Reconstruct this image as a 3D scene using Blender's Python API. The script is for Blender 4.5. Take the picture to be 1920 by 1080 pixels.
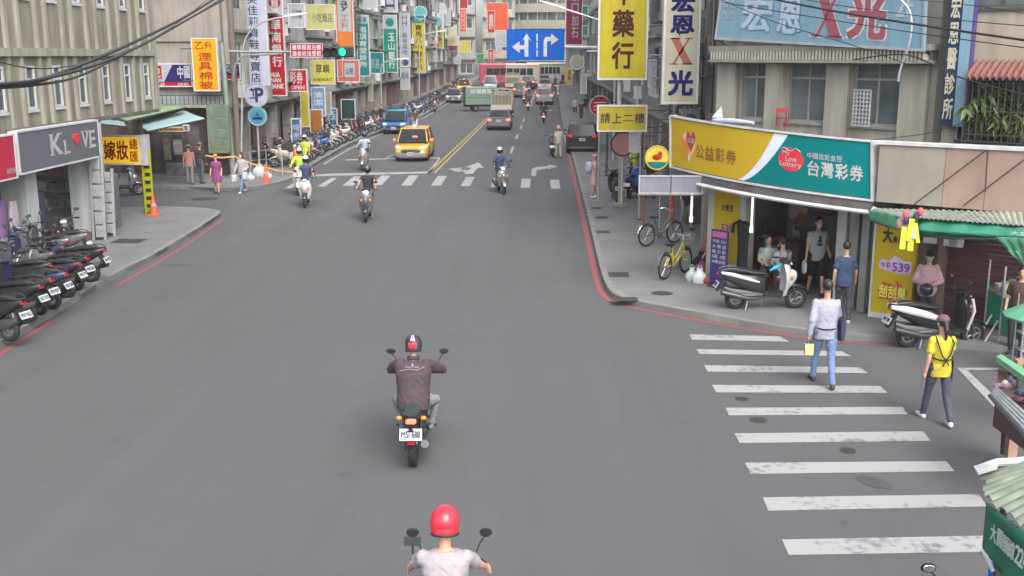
import bpy, math, random
from mathutils import Vector as V, Matrix
from math import radians as R, sin, cos, tan, atan2, pi, sqrt
rnd = random.Random(7)
for o in list(bpy.data.objects):
 bpy.data.objects.remove(o)
sc = bpy.context.scene
COL = sc.collection

# ------------------------------------------------------------------ camera
CAM_H = 5.35
FPX = 2000.0
PITCH = math.atan(437 / FPX)
YAW = R(1.85)
cam_d = bpy.data.cameras.new('camera')
cam = bpy.data.objects.new('camera', cam_d)
COL.objects.link(cam)
cam_d.sensor_width = 36
cam_d.lens = FPX / 1920 * 36
cam_d.clip_end = 2000
cam.location = (0, 0, CAM_H)
cam.rotation_euler = (pi / 2 - PITCH, 0, YAW)
sc.camera = cam

# ------------------------------------------------------------------ daylight (bright overcast)
SUN_EL, SUN_AZ = R(48), R(158)
w = bpy.data.worlds.new('World')
sc.world = w
w.use_nodes = True
nt = w.node_tree
nt.nodes.clear()
wo = nt.nodes.new('ShaderNodeOutputWorld')
bg = nt.nodes.new('ShaderNodeBackground')
sky = nt.nodes.new('ShaderNodeTexSky')
sky.sky_type = 'NISHITA'
sky.sun_disc = False
sky.sun_elevation = SUN_EL
sky.sun_rotation = SUN_AZ
sky.air_density = 1.0
sky.dust_density = 4.0
hs = nt.nodes.new('ShaderNodeHueSaturation')
hs.inputs['Saturation'].default_value = 0.32
bg.inputs['Strength'].default_value = 0.15
nt.links.new(sky.outputs[0], hs.inputs['Color'])
nt.links.new(hs.outputs[0], bg.inputs['Color'])
nt.links.new(bg.outputs[0], wo.inputs['Surface'])
sd = bpy.data.lights.new('sun', 'SUN')
sd.energy = 0.8
sd.angle = R(45)
sd.color = (1, 0.96, 0.9)
so = bpy.data.objects.new('sun', sd)
COL.objects.link(so)
# direction towards the sun (sky sun_rotation is measured clockwise from +Y)
sdir = V((sin(SUN_AZ) * cos(SUN_EL), cos(SUN_AZ) * cos(SUN_EL), sin(SUN_EL)))
so.rotation_euler = sdir.to_track_quat('Z', 'Y').to_euler()
sc.view_settings.view_transform = 'Standard'
sc.view_settings.look = 'None'
sc.view_settings.exposure = 1.34
sc.view_settings.gamma = 1.0
sc.view_settings.use_curve_mapping = False

# ------------------------------------------------------------------ surveying helpers
CAM_R = V((cos(YAW), sin(YAW), 0))
CAM_F = V((-sin(YAW) * cos(PITCH), cos(YAW) * cos(PITCH), -sin(PITCH)))
CAM_U = CAM_R.cross(CAM_F)
C0 = V((0, 0, CAM_H))

def rise(y):
 """height of the street: level, then climbing gently beyond 80 m"""
 if y < 80: return 0.0
 if y < 150: return 0.00024 * (y - 80) ** 2
 return 1.176 + 0.0336 * min(y - 150, 30)

def ray(px, py):
 return CAM_F * FPX + CAM_R * (px - 960) - CAM_U * (py - 540)

def PP(px, py, n, c):
 """where the line of sight meets the plane n.p = c"""
 d = ray(px, py)
 n = V(n)
 return C0 + d * ((c - n.dot(C0)) / n.dot(d))

def PY(px, py, y): return PP(px, py, (0, 1, 0), y)
def PX(px, py, x): return PP(px, py, (1, 0, 0), x)
def G(px, py, z=0.0):
 p = PP(px, py, (0, 0, 1), z)
 for _ in range(25):
  q = PP(px, py, (0, 0, 1), z + rise(p.y))
  if q.y > 400: break
  p = p.lerp(q, 0.6)
 return p

# ------------------------------------------------------------------ materials
MATS = {}
def pm(name, col, rough=0.6, metal=0.0, var=0.12, scale=4.0, bump=0.0, bscale=30.0, emit=0.0, spec=None, coat=0.0, alpha=1.0, trans=0.0, stain=0.0):
 """procedural material: base colour broken by two noises, optional fine relief and grime streaks"""
 if name in MATS: return MATS[name]
 m = bpy.data.materials.new(name)
 m.use_nodes = True
 t = m.node_tree
 b = t.nodes['Principled BSDF']
 col = tuple(col) + (1,)
 b.inputs['Roughness'].default_value = rough
 b.inputs['Metallic'].default_value = metal
 if spec is not None: b.inputs['Specular IOR Level'].default_value = spec
 if coat: b.inputs['Coat Weight'].default_value = coat; b.inputs['Coat Roughness'].default_value = 0.08
 if trans: b.inputs['Transmission Weight'].default_value = trans
 if alpha < 1: b.inputs['Alpha'].default_value = alpha
 tc = t.nodes.new('ShaderNodeTexCoord')
 oi = t.nodes.new('ShaderNodeObjectInfo')
 ad = t.nodes.new('ShaderNodeVectorMath'); ad.operation = 'ADD'
 sc_ = t.nodes.new('ShaderNodeVectorMath'); sc_.operation = 'SCALE'; sc_.inputs['Scale'].default_value = 37.0
 cx = t.nodes.new('ShaderNodeCombineXYZ')
 for k in range(3): t.links.new(oi.outputs['Random'], cx.inputs[k])
 t.links.new(cx.outputs[0], sc_.inputs[0])
 t.links.new(tc.outputs['Object'], ad.inputs[0]); t.links.new(sc_.outputs[0], ad.inputs[1])
 n = t.nodes.new('ShaderNodeTexNoise'); n.inputs['Scale'].default_value = scale; n.inputs['Detail'].default_value = 6
 t.links.new(ad.outputs[0], n.inputs['Vector'])
 mr = t.nodes.new('ShaderNodeMapRange')
 mr.inputs['From Min'].default_value = 0.3; mr.inputs['From Max'].default_value = 0.7
 mr.inputs['To Min'].default_value = 1 - var; mr.inputs['To Max'].default_value = 1 + var
 t.links.new(n.outputs['Fac'], mr.inputs['Value'])
 mx = t.nodes.new('ShaderNodeVectorMath'); mx.operation = 'SCALE'
 mx.inputs[0].default_value = col[:3]
 t.links.new(mr.outputs[0], mx.inputs['Scale'])
 out = mx.outputs[0]
 if stain:
  mp = t.nodes.new('ShaderNodeMapping'); mp.inputs['Scale'].default_value = (3.0, 3.0, 0.35)
  n2 = t.nodes.new('ShaderNodeTexNoise'); n2.inputs['Scale'].default_value = 1.6; n2.inputs['Detail'].default_value = 5
  t.links.new(ad.outputs[0], mp.inputs[0]); t.links.new(mp.outputs[0], n2.inputs['Vector'])
  r2 = t.nodes.new('ShaderNodeMapRange'); r2.inputs['From Min'].default_value = 0.42; r2.inputs['From Max'].default_value = 0.68
  r2.inputs['To Min'].default_value = 0; r2.inputs['To Max'].default_value = stain
  t.links.new(n2.outputs['Fac'], r2.inputs['Value'])
  mm = t.nodes.new('ShaderNodeMix'); mm.data_type = 'RGBA'
  mm.inputs[7].default_value = (col[0] * .35, col[1] * .34, col[2] * .32, 1)
  t.links.new(r2.outputs[0], mm.inputs[0]); t.links.new(out, mm.inputs[6])
  out = mm.outputs[2]
 t.links.new(out, b.inputs['Base Color'])
 if bump:
  nb = t.nodes.new('ShaderNodeTexNoise'); nb.inputs['Scale'].default_value = bscale; nb.inputs['Detail'].default_value = 4
  t.links.new(ad.outputs[0], nb.inputs['Vector'])
  bp = t.nodes.new('ShaderNodeBump'); bp.inputs['Strength'].default_value = bump; bp.inputs['Distance'].default_value = 0.02
  t.links.new(nb.outputs['Fac'], bp.inputs['Height']); t.links.new(bp.outputs[0], b.inputs['Normal'])
 if emit:
  b.inputs['Emission Color'].default_value = col
  b.inputs['Emission Strength'].default_value = emit
 MATS[name] = m
 return m

def srgb(r, g, b):
 f = lambda c: (c / 255 / 12.92) if c / 255 <= 0.04045 else ((c / 255 + 0.055) / 1.055) ** 2.4
 return (f(r), f(g), f(b))

BLACK = pm('black_plastic', (.018, .018, .02), .45)
RUBBER = pm('tyre_rubber', (.02, .02, .02), .85, bump=.2)
SEATM = pm('seat_vinyl', (.016, .015, .017), .55, bump=.1)
CHROME = pm('chrome', (.55, .55, .57), .25, 1)
STEEL = pm('galvanised_steel', (.42, .43, .44), .5, .6, var=.15, scale=8)
DSTEEL = pm('dark_steel', (.08, .08, .085), .5, .5)
GLASS = pm('dark_glass', (.02, .026, .03), .12, 0, var=.3, scale=1.2, spec=.22)
WGLASS = pm('window_glass', (.10, .125, .13), .12, 0, var=.45, scale=.9, spec=.7)
WHITE = pm('white_paint', (.45, .45, .46), .5, stain=.15)
WPLATE = pm('plate_white', (.48, .50, .54), .45, var=.05)
INK = pm('black_ink', (.02, .02, .025), .6, var=0)
REDLAMP = pm('red_lens', (.45, .01, .01), .25, var=.05)
REDLIT = pm('red_lamp_lit', (1.0, .10, .06), .4, var=0, emit=1.6)
AMBER = pm('amber_lens', (.8, .25, .01), .3, var=.05)
AMBLIT = pm('amber_lamp_lit', (1.0, .40, .04), .4, var=0, emit=1.3)
LENS = pm('headlamp_lens', (.55, .58, .60), .12, .3, var=.1)
SKIN = pm('skin', (.50, .29, .20), .55, var=.06)
SKIN2 = pm('skin_tanned', (.38, .21, .14), .55, var=.06)
HAIR = pm('black_hair', (.018, .014, .013), .5, var=.3, scale=30)
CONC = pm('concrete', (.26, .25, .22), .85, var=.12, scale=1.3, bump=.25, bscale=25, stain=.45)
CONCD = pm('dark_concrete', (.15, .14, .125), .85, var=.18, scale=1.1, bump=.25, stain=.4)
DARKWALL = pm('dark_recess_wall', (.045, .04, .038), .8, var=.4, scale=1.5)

# ------------------------------------------------------------------ mesh builder
def frame_z(d):
 d = V(d).normalized()
 a = V((0, 0, 1)) if abs(d.z) < .95 else V((1, 0, 0))
 x = a.cross(d).normalized()
 return x, d.cross(x), d

class MB:
 def __init__(s):
  s.v = []; s.f = []; s.mi = []; s.cur = 0
 def add(s, vs, fs):
  b = len(s.v); s.v += [V(p) for p in vs]
  for f in fs: s.f.append([i + b for i in f]); s.mi.append(s.cur)
  return s
 def box(s, c, d, M=None):
  c = V(c); hx, hy, hz = d[0] / 2, d[1] / 2, d[2] / 2
  vs = [V((x, y, z)) for x in (-hx, hx) for y in (-hy, hy) for z in (-hz, hz)]
  vs = [(M @ p if M else p) + c for p in vs]
  return s.add(vs, [(0, 1, 3, 2), (4, 6, 7, 5), (0, 4, 5, 1), (2, 3, 7, 6), (0, 2, 6, 4), (1, 5, 7, 3)])
 def bb(s, a, b):
  a = V(a); b = V(b)
  return s.box((a + b) / 2, [abs(b[k] - a[k]) for k in range(3)])
 def obox(s, o, r, u, n, w, h, d):
  """box with corner-free centre o spanned by unit axes r,u,n"""
  M = Matrix((r, u, n)).transposed()
  return s.box(o, (w, h, d), M)
 def rings(s, rs, cap=True, closed=True):
  k = len(rs[0]); vs = [p for r_ in rs for p in r_]; fs = []
  for i in range(len(rs) - 1):
   for j in range(k if closed else k - 1):
    a = i * k + j; b = i * k + (j + 1) % k
    fs.append((a, b, b + k, a + k))
  if cap:
   fs.append(tuple(range(k))[::-1]); fs.append(tuple(range((len(rs) - 1) * k, len(rs) * k)))
  return s.add(vs, fs)
 def cyl(s, a, b, r0, r1=None, n=12, cap=True):
  r1 = r0 if r1 is None else r1
  a = V(a); b = V(b); x, y, d = frame_z(b - a)
  return s.rings([[a + (x * cos(t) + y * sin(t)) * r0 for t in [2 * pi * i / n for i in range(n)]],
      [b + (x * cos(t) + y * sin(t)) * r1 for t in [2 * pi * i / n for i in range(n)]]], cap)
 def tube(s, pts, r, n=8):
  pts = [V(p) for p in pts]; rs = []
  rr = r if isinstance(r, (list, tuple)) else [r] * len(pts)
  x0 = None
  for i, p in enumerate(pts):
   d = (pts[min(i + 1, len(pts) - 1)] - pts[max(i - 1, 0)]).normalized()
   if x0 is None: x0 = frame_z(d)[0]
   x = (x0 - d * x0.dot(d)).normalized(); y = d.cross(x); x0 = x
   rs.append([p + (x * cos(2 * pi * k / n) + y * sin(2 * pi * k / n)) * rr[i] for k in range(n)])
  return s.rings(rs)
 def torus(s, c, axis, Rr, r, n=28, m=8, sq=1.0):
  c = V(c); x, y, d = frame_z(axis); vs = []; fs = []
  for i in range(n):
   a = 2 * pi * i / n; e = x * cos(a) + y * sin(a)
   for j in range(m):
    t = 2 * pi * j / m
    vs.append(c + e * (Rr + r * cos(t)) + d * (r * sq * sin(t)))
  for i in range(n):
   for j in range(m):
    fs.append((i * m + j, ((i + 1) % n) * m + j, ((i + 1) % n) * m + (j + 1) % m, i * m + (j + 1) % m))
  return s.add(vs, fs)
 def ball(s, c, r, n=12, m=8, M=None):
  c = V(c); r = (r, r, r) if not hasattr(r, '__len__') else r
  vs = []; fs = []
  for i in range(m + 1):
   p = pi * i / m
   for j in range(n):
    t = 2 * pi * j / n
    q = V((sin(p) * cos(t) * r[0], sin(p) * sin(t) * r[1], cos(p) * r[2]))
    vs.append(c + (M @ q if M else q))
  for i in range(m):
   for j in range(n):
    a = i * n + j; b = i * n + (j + 1) % n
    fs.append((a, a + n, b + n, b))
  return s.add(vs, fs)
 def loft(s, secs, n=14, ex=2.6, ax='y'):
  """superellipse sections (pos, zc, half width, half height[, xc]) along y"""
  rs = []
  for q in secs:
   y, zc, hw, hh = q[:4]; xc = q[4] if len(q) > 4 else 0
   ring = []
   for i in range(n):
    t = 2 * pi * (i + .5) / n
    c, d = cos(t), sin(t)
    ring.append(V((xc + hw * math.copysign(abs(c) ** (2 / ex), c), y, zc + hh * math.copysign(abs(d) ** (2 / ex), d))))
   rs.append(ring)
  return s.rings(rs)
 def prism(s, poly, lo, hi, f):
  """2D outline extruded: f(u, v, w) -> point"""
  a = [f(u, v_, lo) for u, v_ in poly]; b = [f(u, v_, hi) for u, v_ in poly]
  return s.rings([a, b])
 def build(s, name, m, parent=None, smooth=None, world=False, bevel=0, flip=False):
  me = bpy.data.meshes.new(name)
  vs = s.v
  if world and parent is not None:
   Mi = parent.matrix_basis.inverted()
   vs = [Mi @ p for p in vs]
  me.from_pydata([tuple(p) for p in vs], [], s.f)
  ms = m if isinstance(m, (list, tuple)) else [m]
  for q in ms: me.materials.append(q)
  if len(ms) > 1:
   for p, i in zip(me.polygons, s.mi): p.material_index = i
  import bmesh
  bm = bmesh.new(); bm.from_mesh(me)
  bmesh.ops.recalc_face_normals(bm, faces=bm.faces)
  bm.to_mesh(me); bm.free()
  if smooth is not None:
   me.shade_smooth(); me.set_sharp_from_angle(angle=R(smooth))
  o = bpy.data.objects.new(name, me)
  COL.objects.link(o)
  if parent is not None: o.parent = parent
  if bevel:
   bv = o.modifiers.new('bevel', 'BEVEL'); bv.width = bevel; bv.segments = 2; bv.limit_method = 'ANGLE'
  return o

def tag(o, label=None, cat=None, group=None, kind=None):
 if label: o['label'] = label
 if cat: o['category'] = cat
 if group: o['group'] = group
 if kind: o['kind'] = kind
 return o

def thing(name, label, cat, loc=(0, 0, 0), rz=0.0, group=None):
 o = bpy.data.objects.new(name, None); COL.objects.link(o)
 o.location = loc; o.rotation_euler = (0, 0, rz)
 o.matrix_basis = Matrix.Translation(V(loc)) @ Matrix.Rotation(rz, 4, 'Z')
 o.empty_display_size = .2
 return tag(o, label, cat, group)

KIDS = {}
def copy_tree(o, parent=None):
 c = o.copy(); COL.objects.link(c)
 if parent is not None: c.parent = parent
 for ch in list(o.children): copy_tree(ch, c)
 return c

def paint(root, names, m):
 """give the named parts of one copy their own paint"""
 for ch in root.children:
  if ch.name.split('.')[0] in names and ch.material_slots:
   ch.material_slots[0].link = 'OBJECT'; ch.material_slots[0].material = m

# a scratch scene keeps modifier evaluation cheap; it is removed at the end of the script
TMP = bpy.data.scenes.new('scratch')
def evaluated(o):
 TMP.collection.objects.link(o); vl = TMP.view_layers[0]; vl.update(); dg = vl.depsgraph
 me = bpy.data.meshes.new_from_object(o.evaluated_get(dg)); TMP.collection.objects.unlink(o)
 return me

# ------------------------------------------------------------------ lettering
GLY = {}
def glyph(body, bold=0.0):
 k = body
 if k in GLY: return GLY[k]
 c = bpy.data.curves.new('t', 'FONT'); c.body = body; c.resolution_u = 3; c.offset = 0
 o = bpy.data.objects.new('t', c)
 me = evaluated(o)
 vs = [(p.co.x, p.co.y) for p in me.vertices]; fs = [list(p.vertices) for p in me.polygons]
 bpy.data.objects.remove(o); bpy.data.curves.remove(c); bpy.data.meshes.remove(me)
 if vs:
  x0 = min(p[0] for p in vs); x1 = max(p[0] for p in vs); y0 = min(p[1] for p in vs); y1 = max(p[1] for p in vs)
  vs = [((x - x0) / max(x1 - x0, 1e-6), (y - y0) / max(y1 - y0, 1e-6)) for x, y in vs]
 GLY[k] = (vs, fs)
 return GLY[k]

def put(mb, body, f, u0, v0, u1, v1, bold=0.0, warp=None):
 """fit one string into the rectangle; f(u, v) -> point on the sign face"""
 vs, fs = glyph(body)
 o = f(u0, v0); n = (f(u1, v0) - o).cross(f(u0, v1) - o)
 n = n.normalized() * .0012 if n.length > 1e-9 else V((0, 0, 0))
 b = bold * .7; bx = b / max(1, len(body) * (.9 if body.isascii() else 1)) * (1.7 if body.isascii() else 1)
 # heavier strokes come from four slightly shifted layers of the same glyph
 for k, (sx, sy) in enumerate([(0, 0)] if b <= 0 else [(bx, b), (-bx, -b), (bx, -b), (-bx, b)]):
  mb.add([f(u0 + (u1 - u0) * (x * (1 - 2 * bx) + bx + sx), v0 + (v1 - v0) * (y * (1 - 2 * b) + b + sy)) + n * k for x, y in vs], fs)

def column(mb, body, f, u0, v0, u1, v1, bold=0.01, fill=.86):
 """characters one below another from v1 (top) to v0"""
 n = len(body); h = (v1 - v0) / n
 for i, c in enumerate(body):
  if c == ' ': continue
  t = v1 - i * h; p = h * (1 - fill) / 2
  if c in '一二':
   put(mb, c, f, u0, t - h * .62, u1, t - h * (.5 if c == '一' else .3), bold)
  else:
   put(mb, c, f, u0, t - h + p, u1, t - p, bold)

def row(mb, body, f, u0, v0, u1, v1, bold=0.01, fill=.88):
 n = len(body); w_ = (u1 - u0) / n
 for i, c in enumerate(body):
  if c == ' ': continue
  a = u0 + i * w_; p = w_ * (1 - fill) / 2
  if c in '二一': put(mb, c, f, a + p, v0 + (v1 - v0) * .2, a + w_ - p, v0 + (v1 - v0) * .8, bold)
  else: put(mb, c, f, a + p, v0, a + w_ - p, v1, bold)

class Face:
 """a flat board in the place: lower-left corner o, right r, up u, outward n"""
 def __init__(s, o, r, u, w_, h):
  s.o = V(o); s.r = V(r).normalized(); s.u = V(u).normalized(); s.n = s.r.cross(s.u); s.w = w_; s.h = h
 def at(s, lift=0.0):
  return lambda a, b: s.o + s.r * (a * s.w) + s.u * (b * s.h) + s.n * lift
 def slab(s, mb, a0, b0, a1, b1, t0, t1):
  f0 = s.at(t0); f1 = s.at(t1)
  q = [(a0, b0), (a1, b0), (a1, b1), (a0, b1)]
  mb.rings([[f0(*p) for p in q], [f1(*p) for p in q]])
 def poly(s, mb, pts, t0, t1):
  f0 = s.at(t0); f1 = s.at(t1)
  mb.rings([[f0(*p) for p in pts], [f1(*p) for p in pts]])
 def disc(s, mb, ca, cb, ra, rb, t0, t1, n=28):
  s.poly(mb, [(ca + ra * cos(2 * pi * i / n), cb + rb * sin(2 * pi * i / n)) for i in range(n)], t0, t1)
def face_y(px0, py0, px1, py1, y):
 """board facing the camera end of the street at distance y"""
 a = PY(px0, py1, y); b = PY(px1, py1, y); c = PY((px0 + px1) / 2, py0, y); d = PY((px0 + px1) / 2, py1, y)
 return Face(V((a.x, y, d.z)), (1, 0, 0), (0, 0, 1), b.x - a.x, c.z - d.z)

def sign(label, face, fm, depth=.16, frame=WHITE, fw=.05, name='shop_sign', cat='sign', cabinet=None, group=None):
 """lit box sign: cabinet, raised face panel and a trim of four rails"""
 loc = face.o + face.r * face.w / 2 - face.n * depth / 2
 t = thing(name, label, cat, loc, 0, group)
 mb = MB(); face.slab(mb, 0, 0, 1, 1, -depth, 0); mb.build('cabinet', cabinet or frame, t, world=True)
 a = fw / face.w; b = fw / face.h
 mb = MB(); face.slab(mb, a, b, 1 - a, 1 - b, 0, .012); mb.build('face_panel', fm, t, world=True)
 mb = MB()
 face.slab(mb, 0, 0, a * .9, 1, 0, .03); face.slab(mb, 1 - a * .9, 0, 1, 1, 0, .03)
 face.slab(mb, a * .9, 0, 1 - a * .9, b * .9, 0, .028); face.slab(mb, a * .9, 1 - b * .9, 1 - a * .9, 1, 0, .028)
 mb.build('frame', frame, t, world=True)
 return t

def letters(t, m, fn, lift=.016, face=None, name='lettering'):
 mb = MB(); fn(mb, face.at(lift))
 return mb.build(name, m, t, world=True)

# polygons laid on the ground
def ground_poly(name, pts, m, z0, thick, parent=None, world=False, kind=None, label=None):
 mb = MB()
 top = [V((p[0], p[1], rise(p[1]) + z0)) for p in pts]
 bot = [V((p.x, p.y, p.z - thick)) for p in top]
 mb.rings([bot, top])
 o = mb.build(name, m, parent)
 if kind: o['kind'] = kind
 if label: o['label'] = label
 return o
# ================================================================== SETTING: ground, road, pavements, paint
def asphalt_mat():
 m = bpy.data.materials.new('asphalt'); m.use_nodes = True; t = m.node_tree; b = t.nodes['Principled BSDF']
 tc = t.nodes.new('ShaderNodeTexCoord')
 def noise(s, d=5, v=None):
  n = t.nodes.new('ShaderNodeTexNoise'); n.inputs['Scale'].default_value = s; n.inputs['Detail'].default_value = d
  t.links.new(v or tc.outputs['Object'], n.inputs['Vector']); return n.outputs['Fac']
 def mrange(i, a, c, lo, hi):
  r = t.nodes.new('ShaderNodeMapRange'); r.inputs['From Min'].default_value = a; r.inputs['From Max'].default_value = c
  r.inputs['To Min'].default_value = lo; r.inputs['To Max'].default_value = hi; t.links.new(i, r.inputs['Value']); return r.outputs[0]
 def mul(a, c):
  r = t.nodes.new('ShaderNodeMath'); r.operation = 'MULTIPLY'; t.links.new(a, r.inputs[0]); t.links.new(c, r.inputs[1]); return r.outputs[0]
 big = mrange(noise(.22, 3), .35, .65, .96, 1.04)
 mid = mrange(noise(1.4, 6), .3, .7, .965, 1.035)
 fine = mrange(noise(70, 3), .3, .7, .78, 1.22)
 # tyre polish running along the street
 mp = t.nodes.new('ShaderNodeMapping'); mp.inputs['Scale'].default_value = (1.0, .04, 1)
 t.links.new(tc.outputs['Object'], mp.inputs[0])
 lane = mrange(noise(1.1, 4, mp.outputs[0]), .35, .65, .93, 1.07)
 # dark drips and sealed cracks
 vor = t.nodes.new('ShaderNodeTexVoronoi'); vor.feature = 'DISTANCE_TO_EDGE'; vor.inputs['Scale'].default_value = .16
 mpv = t.nodes.new('ShaderNodeVectorMath'); mpv.operation = 'ADD'
 n3 = t.nodes.new('ShaderNodeTexNoise'); n3.inputs['Scale'].default_value = 1.1; n3.inputs['Detail'].default_value = 5
 t.links.new(tc.outputs['Object'], n3.inputs['Vector']); t.links.new(tc.outputs['Object'], mpv.inputs[0]); t.links.new(n3.outputs['Color'], mpv.inputs[1])
 t.links.new(mpv.outputs[0], vor.inputs['Vector'])
 crack = mrange(vor.outputs['Distance'], 0.0, .0022, .88, 1.0)
 gate = mrange(noise(.35, 2), .52, .6, 0, 1)
 mxx = t.nodes.new('ShaderNodeMix'); mxx.data_type = 'FLOAT'
 mxx.inputs[2].default_value = 1.0
 t.links.new(gate, mxx.inputs[0]); t.links.new(crack, mxx.inputs[3])
 spots = mrange(noise(3.2, 3), .68, .74, 1.0, .80)
 k = mul(mul(mul(mul(mul(big, mid), fine), lane), mxx.outputs[0]), spots)
 s = t.nodes.new('ShaderNodeVectorMath'); s.operation = 'SCALE'; s.inputs[0].default_value = (.080, .080, .085)
 t.links.new(k, s.inputs['Scale']); t.links.new(s.outputs[0], b.inputs['Base Color'])
 b.inputs['Roughness'].default_value = .88
 bp = t.nodes.new('ShaderNodeBump'); bp.inputs['Strength'].default_value = .35; bp.inputs['Distance'].default_value = .01
 t.links.new(noise(90, 3), bp.inputs['Height']); t.links.new(bp.outputs[0], b.inputs['Normal'])
 return m
ASPHALT = asphalt_mat()
PAVE = pm('pavement_concrete', (.155, .155, .155), .9, var=.13, scale=1.1, bump=.3, bscale=40)
PAVE2 = pm('pavement_slab_worn', (.15, .148, .145), .9, var=.16, scale=1.5, bump=.3, bscale=40)
KERBM = pm('kerb_stone', (.19, .187, .175), .85, var=.15, scale=3, bump=.3)

def worn(name, col, wear=.5, s=9):
 m = bpy.data.materials.new(name); m.use_nodes = True; t = m.node_tree; b = t.nodes['Principled BSDF']
 tc = t.nodes.new('ShaderNodeTexCoord'); n = t.nodes.new('ShaderNodeTexNoise'); n.inputs['Scale'].default_value = s; n.inputs['Detail'].default_value = 8
 n2 = t.nodes.new('ShaderNodeTexNoise'); n2.inputs['Scale'].default_value = 1.3; n2.inputs['Detail'].default_value = 4
 t.links.new(tc.outputs['Object'], n.inputs['Vector']); t.links.new(tc.outputs['Object'], n2.inputs['Vector'])
 a = t.nodes.new('ShaderNodeMath'); a.operation = 'ADD'; t.links.new(n.outputs['Fac'], a.inputs[0]); t.links.new(n2.outputs['Fac'], a.inputs[1])
 r = t.nodes.new('ShaderNodeMapRange'); r.inputs['From Min'].default_value = 1.06; r.inputs['From Max'].default_value = 1.26
 r.inputs['To Max'].default_value = wear; t.links.new(a.outputs[0], r.inputs['Value'])
 mx = t.nodes.new('ShaderNodeMix'); mx.data_type = 'RGBA'; mx.inputs[6].default_value = (*col, 1); mx.inputs[7].default_value = (.085, .083, .085, 1)
 t.links.new(r.outputs[0], mx.inputs[0]); t.links.new(mx.outputs[2], b.inputs['Base Color']); b.inputs['Roughness'].default_value = .75
 return m
PAINTW = worn('road_paint_white', (.30, .30, .30), .7)
PAINTY = worn('road_paint_yellow', (.33, .26, .07), .6)
PAINTR = worn('kerb_line_red', (.26, .06, .07), .65, 6)

# asphalt sheet following the gentle climb of the street
ys = [-40, 0, 30, 60, 80] + [80 + 5 * i for i in range(1, 22)] + [190, 260, 420]
mb = MB()
mb.rings([[V((-160, y, rise(y))), V((160, y, rise(y)))] for y in ys], cap=False, closed=False)
road = mb.build('road', ASPHALT); tag(road, kind='structure')

def slab(name, pts, h=.12, m=None):
 """raised pavement whose outline is given on the ground"""
 return ground_poly(name, pts, m or PAVE, h, h + .3, kind='structure')

def subdiv(pts, n=4):
 out = []
 for a, b in zip(pts[:-1], pts[1:]):
  a, b = V(a[:2]), V(b[:2])
  k = max(1, int((b - a).length / n))
  out += [tuple(a.lerp(b, i / k)) for i in range(k)]
 return out + [tuple(pts[-1][:2])]

def smoothline(pts, it=2):
 pts = [V(p[:2]) for p in pts]
 for _ in range(it):
  q = [pts[0]]
  for a, b in zip(pts[:-1], pts[1:]): q += [a.lerp(b, .25), a.lerp(b, .75)]
  pts = q + [pts[-1]]
 return pts

def offset(pts, d):
 out = []
 for i, p in enumerate(pts):
  t = (pts[min(i + 1, len(pts) - 1)] - pts[max(i - 1, 0)]).normalized()
  out.append(p + V((-t.y, t.x)) * d)
 return out

def strip(name, pts, w_, m, z, thick=.003, parent=road):
 """painted line or band along a path on the ground"""
 a = offset(pts, w_ / 2); b = offset(pts, -w_ / 2)
 mb = MB()
 ra = [[V((p.x, p.y, rise(p.y) + z)), V((q.x, q.y, rise(q.y) + z))] for p, q in zip(a, b)]
 mb.rings(ra, cap=False, closed=False)
 return mb.build(name, m, parent)

def kerb_run(pts, side, parent, w_=.15, h=.135, piece=1.0):
 """kerb laid as separate stones with joints; shares nothing but is cheap (12 triangles each)"""
 L = 0; out = []; acc = [0]
 for a, b in zip(pts[:-1], pts[1:]): acc.append(acc[-1] + (b - a).length)
 def at(s):
  for i in range(len(acc) - 1):
   if s <= acc[i + 1] or i == len(acc) - 2:
    return pts[i].lerp(pts[i + 1], (s - acc[i]) / max(acc[i + 1] - acc[i], 1e-6))
 s = 0
 while s < acc[-1] - .2:
  a = at(s + .012); b = at(min(s + piece, acc[-1]) - .012); t = (b - a).normalized(); n = V((-t.y, t.x)) * side
  mb = MB(); hh = h + rnd.uniform(-.008, .008); z = rise(a.y)
  q = [a, b, b + n * w_, a + n * w_]
  mb.rings([[V((p.x, p.y, z - .1)) for p in q], [V((p.x, p.y, z + hh)) for p in q]])
  mb.build('kerb_stone', KERBM, parent)
  s += piece

# --- right-hand pavement: kerb follows the street then bends into the side street
rk = [(1063, 255), (1067, 291), (1080, 349), (1098, 430), (1112, 500), (1122, 540), (1136, 561), (1165, 572), (1250, 590), (1330, 604), (1440, 624), (1560, 640), (1690, 648)]
rline = [G(*p) for p in rk]
rline[0] = V((rline[1].x - .02, 64, 0))
rs = smoothline(rline, 2)
edge = offset(rs, .14)        # side away from the carriageway
if (edge[0].x < rs[0].x): edge = offset(rs, -.14)
sidewalk_r = slab('pavement_right', [tuple(p) for p in edge] + [(12.5, 17.8), (16, 17.8), (16, 64)])
side = 1 if offset(rs, 1)[0].x > rs[0].x else -1
kerb_run(offset(rs, .14 * side), side, sidewalk_r, h=.128)
strip('red_kerb_line', rs, .13, PAINTR, .004)
# far right pavement, behind a lay-by
slab('pavement_far_right', [(3.0, 64.2), (16, 64.2), (16, 200), (1.2, 200), (1.2, 74), (3.0, 70)])
strip('parking_line', [V((1.2, 64.3)), V((1.2, 73.5))], .1, PAINTW, .004)

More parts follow.
